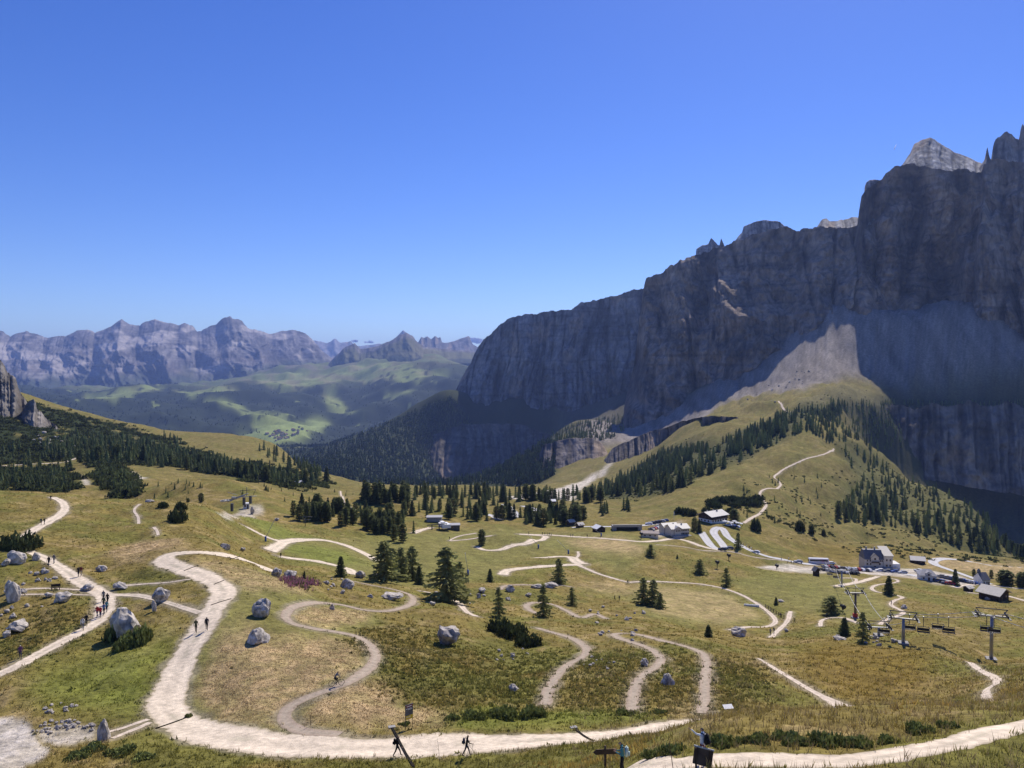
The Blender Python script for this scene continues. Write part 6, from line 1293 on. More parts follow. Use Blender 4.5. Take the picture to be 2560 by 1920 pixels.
# ------------------------------------------------------------------ chairlift
def pylon(px, py, ytop, d, label, arm=3.0, face=None, red=False, rad=.31):
    p = gp(px, py, *d); h = float(pole_h(px, ytop, p)); e = empty('lift_pylon', p, face if face is not None else 0.0); tag(e, label, 'pylon', 'pylons of the right chairlift')
    link('mast', bars('mast', [((0, 0, -.6), (0, 0, h - 1.4), rad * 1.25, 12, rad * .8)], M_STEEL if not red else M_BROWN), parent=e)
    link('footing', boxes('footing', [(0, 0, .05, 1.9, 1.9, .7)], M_CONC), parent=e)
    link('cross_arm', boxes('cross_arm', [(0, 0, h - 1.45, arm * 2, .3, .3)], M_STEEL), parent=e)
    link('gantry', bars('gantry', [((-arm * .95, 0, h), (arm * .95, 0, h), .09), ((-arm * .6, 0, h - 1.4), (-arm * .92, 0, h), .08), ((arm * .6, 0, h - 1.4), (arm * .92, 0, h), .08)], M_DSTEEL), parent=e)
    for s in (-1, 1):
        o = link('sheave_beam', boxes('sheave_beam', [(s * arm * .86, 0, h - 1.25, .16, 3.6, .22), (s * arm * .98, 0, h - 1.55, .5, 3.2, .06)], M_DSTEEL), parent=e)
        for q in range(6): link('sheave', bars('sheave', [((s * arm * .86 - .09, -1.5 + q * .6, h - 1.05), (s * arm * .86 + .09, -1.5 + q * .6, h - 1.05), .24, 10)], M_BLACK), parent=o)
    link('ladder', bars('ladder', [((-.2, -rad - .25, 1), (-.2, -rad * .8 - .1, h - 1.5), .03, 4), ((.2, -rad - .25, 1), (.2, -rad * .8 - .1, h - 1.5), .03, 4)], M_STEEL), parent=e)
    if red: link('crash_pad', boxes('crash_pad', [(0, 0, .75, 1.1, 1.1, 1.3)], M_RED), parent=e)
    c, s = math.cos(e.rotation_euler.z), math.sin(e.rotation_euler.z)
    ends = [Vector((p.x + sg * arm * .86 * c, p.y + sg * arm * .86 * s, p.z + h - .8)) for sg in (-1, 1)]
    return e, ends
py5 = pylon(2478, 1650, 1522, (100, 230), 'nearest and largest chairlift pylon at the right edge', 3.0, -.35)[1]
py4 = pylon(2258, 1610, 1529, (110, 260), 'second nearest chairlift pylon standing by the dark rock', 2.7, -.35)[1]
py3 = pylon(2197, 1590, 1553, (120, 280), 'low chairlift pylon half hidden in the dip', 2.5, -.1)[1]
py2 = pylon(2138, 1546, 1470, (170, 330), 'chairlift pylon with red crash pad at its foot', 2.5, -.1, True)[1]
py1 = pylon(2104, 1466, 1417, (220, 420), 'farthest chairlift pylon beside the pale track', 2.6, -.1)[1]
out_ = [Vector(at(2760, 1618, 128.)), Vector(at(2800, 1590, 131.))]
st_ = gp(2075, 1425, 300, 520)
def cable(name, pts, r, label, group, sag=.02, fac=1.0):
    seg = []
    for a, b in zip(pts[:-1], pts[1:]):
        L_ = (b - a).length
        for k in range(10):
            q = []
            for t in (k / 10, (k + 1) / 10): v = a.lerp(b, t); v = v.copy(); v.z -= 4 * sag * L_ * t * (1 - t); q.append(tuple(v))
            seg.append((q[0], q[1], r, 5))
    o = link(name, bars(name, seg, M_CABLE)); return tag(o, label, 'cable', group)
top_l = [st_ + Vector((-2.4, 0, 4)), st_ + Vector((2.4, 0, 4))]
lineA = [top_l[0], py1[0], py2[0], py3[0], py4[0], py5[0], out_[0]]
lineB = [top_l[1], py1[1], py2[1], py3[1], py4[1], py5[1], out_[1]]
cable('lift_cable', lineA, .065, 'left haul rope of the right chairlift', 'haul ropes')
cable('lift_cable', lineB, .065, 'right haul rope of the right chairlift', 'haul ropes')
M_SEAT = mat('dark seat cushion', (.025, .025, .028), .7, .3)
def chair_parts():
    hanger = bars('hanger', [((0, 0, 0), (0, .25, -1.0), .07), ((0, .25, -1.0), (0, 0, -1.9), .07), ((-1.05, 0, -1.9), (1.05, 0, -1.9), .06)], M_DSTEEL)
    frame = bars('frame', [((s * 1.05, 0, -1.9), (s * 1.1, -.1, -2.9), .055) for s in (-1, 1)] + [((s * 1.1, -.1, -2.9), (s * 1.1, .5, -2.95), .05) for s in (-1, 1)] + [((-1.1, .5, -2.95), (1.1, .5, -2.95), .035), ((-1.1, -.1, -2.9), (1.1, -.1, -2.9), .035)], M_STEEL)
    seat = boxes('seat', [(0, .2, -2.88, 2.1, .5, .1)], M_SEAT); back = boxes('backrest', [(0, -.1, -2.45, 2.1, .08, .55)], M_SEAT)
    rest = bars('footrest', [((-.9, .5, -2.95), (-.9, .75, -3.3), .025), ((.9, .5, -2.95), (.9, .75, -3.3), .025), ((-.9, .75, -3.3), (.9, .75, -3.3), .025)], M_STEEL)
    grip = boxes('grip', [(0, 0, .08, .16, .5, .22)], M_STEEL)
    return [('hanger', hanger), ('frame', frame), ('seat', seat), ('backrest', back), ('footrest', rest), ('grip', grip)]
CH = chair_parts()
def chair_at(line, i, t, rz, label):
    a, b = line[i], line[i + 1]; p_ = a.lerp(b, t); p_.z -= 4 * .02 * (b - a).length * t * (1 - t) + .05
    e = empty('lift_chair', p_, rz); tag(e, label, 'chairlift chair', 'chairs hanging on the right chairlift')
    for n, m in CH: link(n, m, parent=e)
for line, i, t, r, lab in [(lineA,4,.22,0,'empty chair hanging just right of the second nearest pylon, rear cushion dark'),(lineB,4,.36,3.1,'empty pale chair facing outward, second right of the second nearest pylon'),(lineA,4,.55,0,'empty dark backed chair midway between the two nearest pylons'),(lineB,4,.78,3.1,'empty pale chair just left of the nearest pylon'),(lineA,5,.16,0,'empty large chair just right of the nearest pylon'),(lineB,5,.28,3.1,'empty chair cut by the right edge of the picture'),(lineA,3,.72,0,'small dark chair just left of the second nearest pylon'),(lineB,4,.08,3.1,'small pale chair close to the second nearest pylon'),(lineB,1,.6,3.1,'tiny chair between the two farthest pylons'),(lineA,1,.05,0,'tiny chair below the farthest pylon'),(lineA,0,.5,0,'tiny chair near the top of the rope')]:
    chair_at(line, i, t, -.35 + r, lab)
# top station of the left lift: bullwheel on two posts, lattice beam and booth
p = gp(596, 1283, 180, 360); k = p.y / F_PX; e = empty('lift_top_station', p, 0.0); tag(e, 'chairlift turning station with horizontal bullwheel and steel gantry beside the booth', 'lift station')
def lp(px, py, dd=0.): v = at(px, py, p.y + dd) - np.array(p); return tuple(float(q) for q in v)
c0 = lp(567, 1251); th = np.linspace(0, 2 * np.pi, 17)
wheel = [((c0[0] + 2.6 * math.cos(a), c0[1] + 2.6 * math.sin(a), c0[2] + .1 * math.cos(a)), (c0[0] + 2.6 * math.cos(b), c0[1] + 2.6 * math.sin(b), c0[2] + .1 * math.cos(b)), .16) for a, b in zip(th[:-1], th[1:])]
o = link('bullwheel', bars('bullwheel', wheel, M_STEEL), parent=e)
link('spokes', bars('spokes', [(c0, (c0[0] + 2.6 * math.cos(a), c0[1] + 2.6 * math.sin(a), c0[2]), .09) for a in th[:-1:2]], M_STEEL), parent=o)
for x, y in ((580, 1265), (610, 1250), (626, 1246)):
    b = lp(x, y); link('column', boxes('column', [(b[0], b[1], b[2] - .6, 1.0, 1.0, 3.4)], M_DSTEEL), parent=e)
link('beam', bars('beam', [(lp(570, 1254), lp(612, 1238), .3), (lp(575, 1249), lp(620, 1234), .22), (lp(595, 1243), lp(642, 1240), .16), (lp(570, 1231), lp(594, 1238), .1)], M_STEEL), parent=e)
link('gantry', bars('gantry', [(lp(600, 1227), lp(640, 1224), .12), (lp(601, 1227), lp(607, 1240), .1), (lp(639, 1224), lp(633, 1238), .1), (lp(617, 1218), lp(617, 1240), .14)], M_DSTEEL), parent=e)
link('machine_housing', boxes('machine_housing', [(lp(585, 1245)[0], lp(585, 1245)[1], lp(585, 1245)[2], 1.8, 1.6, .9)], M_STEEL), parent=e)
p = gp(616, 1271, 180, 360); e = empty('lift_booth', p, .35); tag(e, 'small white lift operator booth with flat roof', 'booth')
link('wall', boxes('wall', [(0, 0, 1.1, 2.6, 2.2, 2.4)], M_WHITEP), parent=e); link('roof', boxes('roof', [(0, 0, 2.4, 3.0, 2.6, .22)], M_WHITEP), parent=e)
window(e, -.6, -1.1, 1.4, .8, 1.1); door(e, .55, -1.1, .95, .8, 1.9, M_DSTEEL)
# bottom station in the middle distance
p = gp(1105, 1326, 260, 620); e = empty('lift_bottom_station', p, 0.0); tag(e, 'chairlift bottom station with white canopy and steel gantries in the valley', 'lift station')
link('gantry', bars('gantry', [(lp(1068, 1313), lp(1118, 1309), .22), (lp(1072, 1318), lp(1115, 1316), .15), (lp(1080, 1335), lp(1080, 1313), .3), (lp(1098, 1331), lp(1098, 1311), .3), (lp(1070, 1312), lp(1070, 1318), .1), (lp(1116, 1309), lp(1116, 1316), .1)], M_DSTEEL), parent=e)
b = lp(1110, 1318); link('canopy', boxes('canopy', [(b[0], b[1] + 3, b[2] + .4, 4.5, 7, 1.8, .4), (b[0] - 1, b[1] + 2, b[2] + 2.2, 1.8, 4, .5, .4)], M_WHITEP), parent=e)
link('platform', boxes('platform', [(b[0] - 3, b[1], b[2] - 2.6, 11, 6, .8)], M_CONC), parent=e)
p = gp(1134, 1326, 260, 620); e = empty('station_shed', p, .1); tag(e, 'grey service shed with pale roof right of the bottom station', 'shed')
link('wall', boxes('wall', [(0, 3, 1, 6.2, 5, 2.8)], M_DSTEEL), parent=e); link('roof', boxes('roof', [(0, 3, 2.5, 6.8, 5.6, .25)], M_SHINGLE), parent=e); window(e, -1, .5, 1.4, 1.6, .8)
p = gp(1085, 1306, 300, 640); e = empty('parking_deck', p, .05); tag(e, 'long grey flat roofed garage behind the bottom station', 'garage')
link('wall', boxes('wall', [(0, 4, 1, 8, 6, 2.6)], M_CONC), parent=e); link('roof', boxes('roof', [(0, 4, 2.45, 8.6, 6.6, .25)], M_SHINGLE), parent=e)
# utility poles
for x, y, yt, d, lab in [(647,1210,1191,(380,900),'thin dark utility pole on the far meadow'),(763,1316,1292,(260,560),'old ski lift pole with cross bar before the conifer belt'),(1685,1300,1279,(300,640),'pale flagpole behind the cream hotel')]:
    p = gp(x, y, *d); h = float(pole_h(x, yt, p)); e = empty('utility_pole', p); tag(e, lab, 'pole')
    link('mast', bars('mast', [((0, 0, -.3), (0, 0, h), .14)], M_DSTEEL if 'flag' not in lab else M_WHITEP), parent=e)
    if 'cross' in lab: link('cross_arm', bars('cross_arm', [((-3, 0, h), (3, 0, h), .12), ((-2.4, 0, h - 1.2), (2.4, 0, h - 1.2), .08)], M_DSTEEL), parent=e)
    else: link('cap', boxes('cap', [(0, 0, h, .6, .12, .12)], M_DSTEEL), parent=e)
# snow lances and fan guns
def lance(px, py, tx, ty, d, label):
    p = gp(px, py, *d); e = empty('snow_lance', p); tag(e, label, 'snow lance', 'snow lances')
    k = p.y / F_PX; tip = ((tx - px) * k, 0, float(pole_h(px, ty, p)))
    link('base_pad', bars('base_pad', [((0, 0, -.2), (0, 0, 1.7), .32, 8)], M_BLUEPAD), parent=e)
    link('lance_pipe', bars('lance_pipe', [((0, 0, 1.2), tip, .10, 6, .06)], M_STEEL), parent=e)
    link('nozzle_head', bars('nozzle_head', [(tip, (tip[0] * 1.04, 0, tip[2] * 1.03), .13)], M_WHITEP), parent=e)
lance(664, 1354, 688, 1297, (180, 380), 'snow lance with blue padded base leaning right beside the gravel road')
lance(1170, 1438, 1163, 1384, (180, 380), 'snow lance with dark base standing near the central larches')
lance(1346, 1371, 1325, 1341, (220, 480), 'snow lance leaning left below the grassy mound')
lance(1421, 1385, 1394, 1351, (220, 480), 'snow lance leaning left above the white road junction')
lance(1503, 1341, 1476, 1316, (260, 560), 'snow lance leaning left before the dark hut')
def fan_gun(px, py, yt, d, label):
    p = gp(px, py, *d); h = float(pole_h(px, yt, p)); e = empty('snow_cannon', p, random.random()); tag(e, label, 'snow cannon', 'fan snow cannons')
    link('post', bars('post', [((0, 0, -.2), (0, 0, h - .7), .14)], M_DSTEEL), parent=e)
    link('drum', bars('drum', [((0, -.75, h - .45), (0, .75, h - .15), .62, 12, .5)], M_BLACK), parent=e)
    link('cone', bars('cone', [((0, 0, h - 1.7), (0, 0, h - .6), .12, 8, .45)], M_DSTEEL), parent=e)
fan_gun(1793, 1420, 1403, (200, 420), 'fan snow cannon on a post beside the thin pale path')
fan_gun(1822, 1401, 1386, (220, 480), 'fan snow cannon on a post below the parked black car')
fan_gun(2107, 1532, 1513, (160, 330), 'fan snow cannon right of the feathery round larch')
fan_gun(1603, 1348, 1332, (260, 560), 'fan snow cannon at the left corner of the low shed')
fan_gun(1942, 1423, 1412, (220, 480), 'fan snow cannon beside the road before the busy lot')
# ------------------------------------------------------------------ people
SKIN = mat('skin', (.45, .27, .19), .6, .3); HAIR = {n: mat('hair ' + n, c, .7, .3) for n, c in dict(dark=(.02, .015, .012), brown=(.08, .045, .025), fair=(.32, .22, .11), cap=(.7, .7, .68)).items()}
CLO = {n: mat('cloth ' + n, c, .85, .2, var=.15, vscale=9) for n, c in dict(black=(.015, .015, .017), navy=(.02, .03, .07), red=(.40, .03, .03), white=(.72, .72, .70), teal=(.06, .22, .25), grey=(.16, .16, .17), maroon=(.16, .02, .03), purple=(.12, .05, .13), olive=(.08, .085, .04), blue=(.05, .13, .34), beige=(.42, .34, .24), mint=(.45, .58, .54)).items()}
M_SHOE = mat('boot leather', (.03, .025, .02), .7, .3)
def skin_person(pose):
    """One continuous body grown over a posed skeleton; fingers, nose and ears added to the same mesh."""
    J = pose; names = list(J); idx = {n: i for i, n in enumerate(names)}
    ed = [('pelvis', 'spine'), ('spine', 'chest'), ('chest', 'neck'), ('neck', 'head'), ('head', 'crown')]
    for s in 'LR': ed += [('chest', 'sh' + s), ('sh' + s, 'el' + s), ('el' + s, 'wr' + s), ('wr' + s, 'pa' + s), ('pelvis', 'hip' + s), ('hip' + s, 'kn' + s), ('kn' + s, 'an' + s), ('an' + s, 'to' + s)]
    rad = dict(pelvis=(.15, .11), spine=(.135, .10), chest=(.165, .115), neck=(.055, .055), head=(.078, .09), crown=(.07, .085))
    for s in 'LR': rad.update({'sh' + s: (.065, .065), 'el' + s: (.045, .045), 'wr' + s: (.03, .03), 'pa' + s: (.035, .022), 'hip' + s: (.095, .095), 'kn' + s: (.062, .062), 'an' + s: (.045, .045), 'to' + s: (.04, .035)})
    me = bpy.data.meshes.new('person'); me.from_pydata([J[n] for n in names], [(idx[a], idx[b]) for a, b in ed], []); me.update()
    ob = bpy.data.objects.new('person_tmp', me); COL.objects.link(ob)
    ob.modifiers.new('s', 'SKIN'); ob.modifiers.new('u', 'SUBSURF').levels = 1
    for i, n in enumerate(names):
        sv = me.skin_vertices[0].data[i]; sv.radius = rad[n]; sv.use_root = (n == 'pelvis')
    dg = bpy.context.evaluated_depsgraph_get(); ev = ob.evaluated_get(dg); m2 = bpy.data.meshes.new_from_object(ev)
    V = [tuple(v.co) for v in m2.vertices]; F = [tuple(p.vertices) for p in m2.polygons]
    bpy.data.objects.remove(ob); bpy.data.meshes.remove(m2)
    segs = [(a, b) for a, b in ed]; key = {}
    for a, b in segs: key[a, b] = 0 if b in ('head', 'crown') or b[:2] in ('pa',) else 2 if b in ('spine', 'chest', 'neck') or b[:2] in ('sh', 'el') else (2 if pose.get('_long', 1) else 0) if b[:2] == 'wr' else 3 if b[:3] == 'hip' or b[:2] == 'kn' else (3 if b[:2] == 'an' else 4)
    MI = []
    Va = np.array(V)
    for f in F:
        c = Va[list(f)].mean(0); best = 9; bk = None
        for (a, b), kk in key.items():
            A = np.array(J[a]); B = np.array(J[b]); t = np.clip(np.dot(c - A, B - A) / np.dot(B - A, B - A), 0, 1); dd = np.linalg.norm(c - A - t * (B - A)) / (.5 * (max(rad[a]) + max(rad[b])))
            if dd < best: best = dd; bk = kk; bb = b
        if bb in ('crown', 'head') and (c[2] > J['head'][2] + .045 or (c - np.array(J['head']))[1] < -.035 and c[2] > J['head'][2] - .06): bk = 1
        MI.append(bk)
    def addm(v, f, k):
        o = len(V)
        for q in v: V.append(tuple(q))
        for q in f: F.append(tuple(int(i) + o for i in q)); MI.append(k)
    h = np.array(J['head'])
    addm([h + (0, .115, -.02), h + (-.014, .085, -.025), h + (.014, .085, -.025), h + (0, .085, .03)], [(0, 1, 2), (0, 2, 3), (0, 3, 1)], 0)
    for s in (-1, 1):
        v, f = bar(h + (s * .075, -.01, -.03), h + (s * .085, -.015, .03), .018, 5); addm(v, f, 0)
        v, f = bar(h + (s * .032, .082, .018), h + (s * .032, .092, .018), .009, 5); addm(v, f, 1)
    v, f = bar(h + (-.025, .088, -.05), h + (.025, .088, -.05), .006, 5); addm(v, f, 4)
    for s in 'LR':
        P0 = np.array(J['pa' + s]); W0 = np.array(J['wr' + s]); d = P0 - W0; d /= np.linalg.norm(d)
        u = np.cross(d, (0, 1, 0.2)); u /= np.linalg.norm(u); n = np.cross(u, d)
        for q, (o, L_) in enumerate([(-.027, .062), (-.009, .075), (.009, .07), (.026, .055)]):
            a = P0 + u * o; b = a + d * L_ * .55 + n * .006; c = b + d * L_ * .4 + n * .022
            for x, y, r in ((a, b, .0085), (b, c, .0075)): v, f = bar(x, y, r, 5); addm(v, f, 0)
        a = P0 - d * .035 - u * .03; b = a - u * .025 + d * .03 + n * .012; c = b + d * .028
        for x, y, r in ((a, b, .010), (b, c, .008)): v, f = bar(x, y, r, 5); addm(v, f, 0)
    m = bpy.data.meshes.new('person'); m.from_pydata(V, [], F); m.update()
    m.polygons.foreach_set('use_smooth', np.ones(len(F), bool)); m.polygons.foreach_set('material_index', np.array(MI, np.int32))
    return m
def pose_walk(st=.28, arm=.22, lean=.03, bend=0.0, kind='walk'):
    J = dict(pelvis=(0, 0, .93), spine=(0, lean * .5, 1.13), chest=(0, lean, 1.34), neck=(0, lean * 1.2, 1.49), head=(0, lean * 1.2 + .02, 1.60), crown=(0, lean * 1.2 + .01, 1.69))
    for s, sg, ph in (('L', -1, 1), ('R', 1, -1)):
        J['sh' + s] = (sg * .18, lean, 1.42); J['hip' + s] = (sg * .09, 0, .88)
        J['kn' + s] = (sg * .095, ph * st * .55 + .04, .48 + (.03 if ph < 0 else 0)); J['an' + s] = (sg * .095, ph * st - (0 if ph > 0 else .04), .09 + (.05 if ph < 0 else 0)); J['to' + s] = (sg * .10, ph * st + .14, .045 + (.0 if ph > 0 else .01))
        if kind == 'walk': J['el' + s] = (sg * .23, lean - ph * arm * .5 - .02, 1.14); J['wr' + s] = (sg * .22, lean - ph * arm + .10, .92); J['pa' + s] = (sg * .21, lean - ph * arm + .14, .85)
        elif kind == 'phone': J['el' + s] = (sg * .22, lean + .02, 1.14); J['wr' + s] = (sg * .09, lean + .27, 1.18); J['pa' + s] = (sg * .06, lean + .33, 1.22)
        elif kind == 'shade': J['el' + s] = (sg * .40, lean + .12, 1.52) if sg < 0 else (.24, lean, 1.14); J['wr' + s] = (sg * .50, lean + .30, 1.70) if sg < 0 else (.23, lean + .08, .92); J['pa' + s] = (sg * .54, lean + .37, 1.73) if sg < 0 else (.22, lean + .10, .85)
        elif kind == 'poles': J['el' + s] = (sg * .25, lean + .02 - ph * .1, 1.15); J['wr' + s] = (sg * .25, lean + .25 - ph * .12, 1.08); J['pa' + s] = (sg * .25, lean + .32 - ph * .12, 1.07)
    if kind == 'phone': J['head'] = (0, lean + .07, 1.59); J['crown'] = (0, lean + .10, 1.67)
    return J
def pose_ride():
    J = dict(pelvis=(0, -.22, .98), spine=(0, -.10, 1.15), chest=(0, .06, 1.32), neck=(0, .14, 1.44), head=(0, .20, 1.54), crown=(0, .20, 1.63))
    for s, sg, ph in (('L', -1, 1), ('R', 1, -1)):
        J['sh' + s] = (sg * .18, .08, 1.37); J['el' + s] = (sg * .27, .26, 1.20); J['wr' + s] = (sg * .28, .42, 1.08); J['pa' + s] = (sg * .28, .48, 1.06)
        J['hip' + s] = (sg * .09, -.20, .94); J['kn' + s] = (sg * .11, .18 if ph > 0 else .10, .78 if ph > 0 else .58); J['an' + s] = (sg * .11, .06 if ph > 0 else -.08, .42 if ph > 0 else .18); J['to' + s] = (sg * .11, .20 if ph > 0 else .06, .38 if ph > 0 else .15)
    return J
PM = {'walk': skin_person(pose_walk(.30)), 'stroll': skin_person(pose_walk(.20, .12)), 'stand': skin_person(pose_walk(.06, .05, .01)), 'phone': skin_person(pose_walk(.05, 0, .04, 0, 'phone')),
      'shade': skin_person(pose_walk(.16, 0, .02, 0, 'shade')), 'poles': skin_person(pose_walk(.30, .2, .09, 0, 'poles')), 'ride': skin_person(pose_ride())}
for m_ in PM.values():
    for q in (SKIN, HAIR['dark'], CLO['black'], CLO['black'], M_SHOE): m_.materials.append(q)
def rounded_box(name, sx, sy, sz, m, off=(0, 0, 0), bev=.06):
    bm = bmesh.new(); bmesh.ops.create_cube(bm, size=1)
    for v in bm.verts: v.co = Vector((v.co.x * sx * (.82 if v.co.z > 0 else 1) + off[0], v.co.y * sy * (.75 if v.co.z > 0 else 1) + off[1], v.co.z * sz + off[2]))
    bmesh.ops.bevel(bm, geom=list(bm.edges), offset=bev, segments=2, affect='EDGES'); me = bpy.data.meshes.new(name); bm.to_mesh(me); bm.free()
    me.polygons.foreach_set('use_smooth', np.ones(len(me.polygons), bool)); me.materials.append(m); return me
PACK = {n: rounded_box('sack', .32, .22, .50, CLO[n], (0, -.20, 1.24)) for n in ('black', 'mint', 'red', 'navy', 'grey', 'teal')}
POCK = {n: rounded_box('pocket', .22, .08, .22, CLO[n], (0, -.33, 1.14), .03) for n in PACK}
def strap_mesh(s):
    pts = [(s * .10, -.12, 1.44), (s * .12, .0, 1.49), (s * .12, .10, 1.46), (s * .12, .15, 1.30)]; V = []; F = []
    for i, q in enumerate(pts):
        for dx, dz in ((-.025, -.01), (.025, -.01), (.025, .015), (-.025, .015)): V.append((q[0] + dx, q[1], q[2] + dz))
        if i: o = 4 * i - 4; F += [(o + j, o + (j + 1) % 4, o + 4 + (j + 1) % 4, o + 4 + j) for j in range(4)]
    me = mesh_np('strap', V, F); me.materials.append(CLO['black']); return me
STRAPS = [strap_mesh(-1), strap_mesh(1)]
def person(px, py, head, pose, hair, top, bottom, label, d=(30, 700), pack=None, packlab=None, group=None, poles=False, p=None, lift=.0):
    p = p or gp(px, py, *d)
    p = p + Vector((0, 0, .02 + .0003 * p.y + lift))
    o = link('person', PM[pose], loc=p, rz=head); s = gR.uniform(.97, 1.04) * (1.12 if px < 600 and py > 1380 or px < 1300 and py > 1850 else 1.0); o.scale = (s, s, s)
    for i, m in ((1, HAIR[hair]), (2, CLO[top]), (3, CLO[bottom])):
        o.material_slots[i].link = 'OBJECT'; o.material_slots[i].material = m
    tag(o, label, 'person', group)
    if pack:
        e = empty('backpack', p, head, s); tag(e, packlab or ('%s backpack worn by the %s' % (pack, label)), 'backpack')
        link('sack', PACK[pack], parent=e); q = link('pocket', POCK[pack], parent=e); [link('strap', q2, parent=e) for q2 in STRAPS]
    if poles:
        for sg in (-1, 1):
            ph = -sg; yy = .09 + .32 - ph * .12
            b = link('trekking_pole', bars('trekking_pole', [((sg * .25, yy, 1.10), (sg * .28, yy - .18, 0.0), .014, 5)], CLO['black']), loc=p, rz=head); b.scale = (s, s, s)
            tag(b, '%s trekking pole of the %s' % ('left' if sg < 0 else 'right', label), 'trekking pole')
    return o
RT = -math.pi / 2; LT = math.pi / 2; AW = 0.0; TO = math.pi
person(993, 1893, RT + .15, 'walk', 'dark', 'black', 'black', 'hiker in black striding right on the wide road, left of the pair', (50, 110), 'black', 'black backpack on the left striding hiker of the wide road')
person(1166, 1891, RT + .1, 'poles', 'fair', 'black', 'navy', 'hiker in dark clothes leaning forward on the wide road', (50, 110), 'navy', 'dark backpack on the hiker leaning forward on the wide road', None, True)
person(1556, 1940, LT - .2, 'phone', 'dark', 'teal', 'black', 'person looking at a phone beside the signpost', (30, 60), 'mint', 'pale mint backpack on the person looking at a phone')
person(1757, 1912, LT * .55, 'shade', 'dark', 'white', 'maroon', 'person in white shirt and dark red trousers raising a hand behind the info board', (26, 44), 'black', 'black backpack on the person raising a hand')
person(490, 1583, .25, 'walk', 'brown', 'olive', 'black', 'left hiker of the two walking on the gravel road', (70, 150))
person(517, 1577, .25, 'stroll', 'dark', 'navy', 'black', 'right hiker of the two walking on the gravel road', (70, 150), 'black', 'black backpack on the right hiker of the gravel road')
L_PEOPLE = [
 (122,1416,TO,'stroll','dark','black','navy','walker in black, left of the uppermost pair on the left path','black'),(135,1410,TO,'walk','cap','grey','grey','walker in grey with pale cap, right of the uppermost pair','grey'),
 (196,1443,TO,'stroll','dark','black','black','left walker of the second pair on the left path',None),(203,1441,TO,'walk','dark','maroon','beige','right walker of the second pair on the left path, dark red top',None),
 (259,1504,TO,'stand','brown','grey','black','walker in grey at the back of the dense group',None),(269,1511,TO,'stroll','dark','black','black','walker in black at the right back of the dense group',None),
 (259,1521,TO,'walk','dark','olive','black','walker in olive in the middle of the dense group','teal'),(267,1531,TO,'stroll','brown','teal','navy','walker in teal at the right of the dense group',None),
 (243,1544,TO,'walk','dark','red','grey','walker in red at the left front of the dense group','red'),(251,1545,TO,'stroll','brown','red','navy','second walker in red in front of the dense group',None),
 (260,1538,TO,'walk','dark','blue','black','walker in blue beside the two in red',None),(216,1566,TO+.4,'walk','dark','black','black','walker in black ahead of the dense group',None),
 (207,1576,TO+.4,'stroll','fair','white','grey','walker in white ahead of the dense group','grey'),(51,1648,TO+.5,'walk','cap','purple','navy','walker in purple with white cap at the lower end of the left path',None),
 (103,1313,TO,'stroll','dark','navy','black','left walker of the pair on the upper curve of the path',None),(111,1312,TO,'walk','dark','black','black','right walker of the pair on the upper curve of the path',None),(127,1253,AW,'walk','dark','black','navy','lone walker at the crest of the grassy hill',None)]
for x, y, h, ps, hr_, tp, bt, lab, pk in L_PEOPLE:
    person(x, y, h, ps, hr_, tp, bt, lab, (60, 320), pk, '%s backpack on the %s' % (pk, lab) if pk else None)
for x, y, lab in [(1926,1589,'left hiker of the pair on the pale trail right of the round meadow'),(1935,1585,'right hiker of the pair on the pale trail right of the round meadow'),(1537,1502,'left figure of two resting on the stony slope'),(1548,1503,'right figure of two resting on the stony slope'),(1951,1547,'walker beside the wooden fence'),(2228,1514,'tiny walker on the winding pale trail'),(722-20,1396,'walker on the green piste behind the hill crest')]:
    person(x, y, gR.uniform(0, 6.2), 'stroll', 'dark', gR.choice(['black', 'navy', 'grey']), 'black', lab, (90, 420))
for i, (x, y) in enumerate([(1858,1366),(1866,1370),(1873,1373),(1878,1376),(1882,1380),(1953,1402),(1972,1402),(1968,1410),(1978,1411),(1984,1410),(1942,1416)]):
    person(x, y, gR.uniform(0, 6.2), 'stroll', 'dark', gR.choice(['black', 'navy', 'grey', 'white', 'blue']), 'black', 'distant walker on the asphalt road between the hotels', (250, 560), None, None, 'walkers on the asphalt road')
for i in range(14):
    person(gR.uniform(1822, 1856), gR.uniform(1308, 1322), gR.uniform(0, 6.2), 'stand', 'dark', gR.choice(['black', 'white', 'grey', 'blue', 'red']), 'black', 'distant guest standing in front of the chalet hotel', (330, 620), None, None, 'guests before the chalet hotel')
for x in (1322, 1356, 1362, 1368, 1373, 1378, 1427, 1432, 1468, 1124):
    person(x, 1337 + (x - 1322) * .055 if x > 1200 else 1351, gR.uniform(0, 6.2), 'stroll', 'dark', gR.choice(['black', 'navy', 'grey']), 'black', 'distant walker on the long gravel road', (250, 620), None, None, 'walkers on the long gravel road')
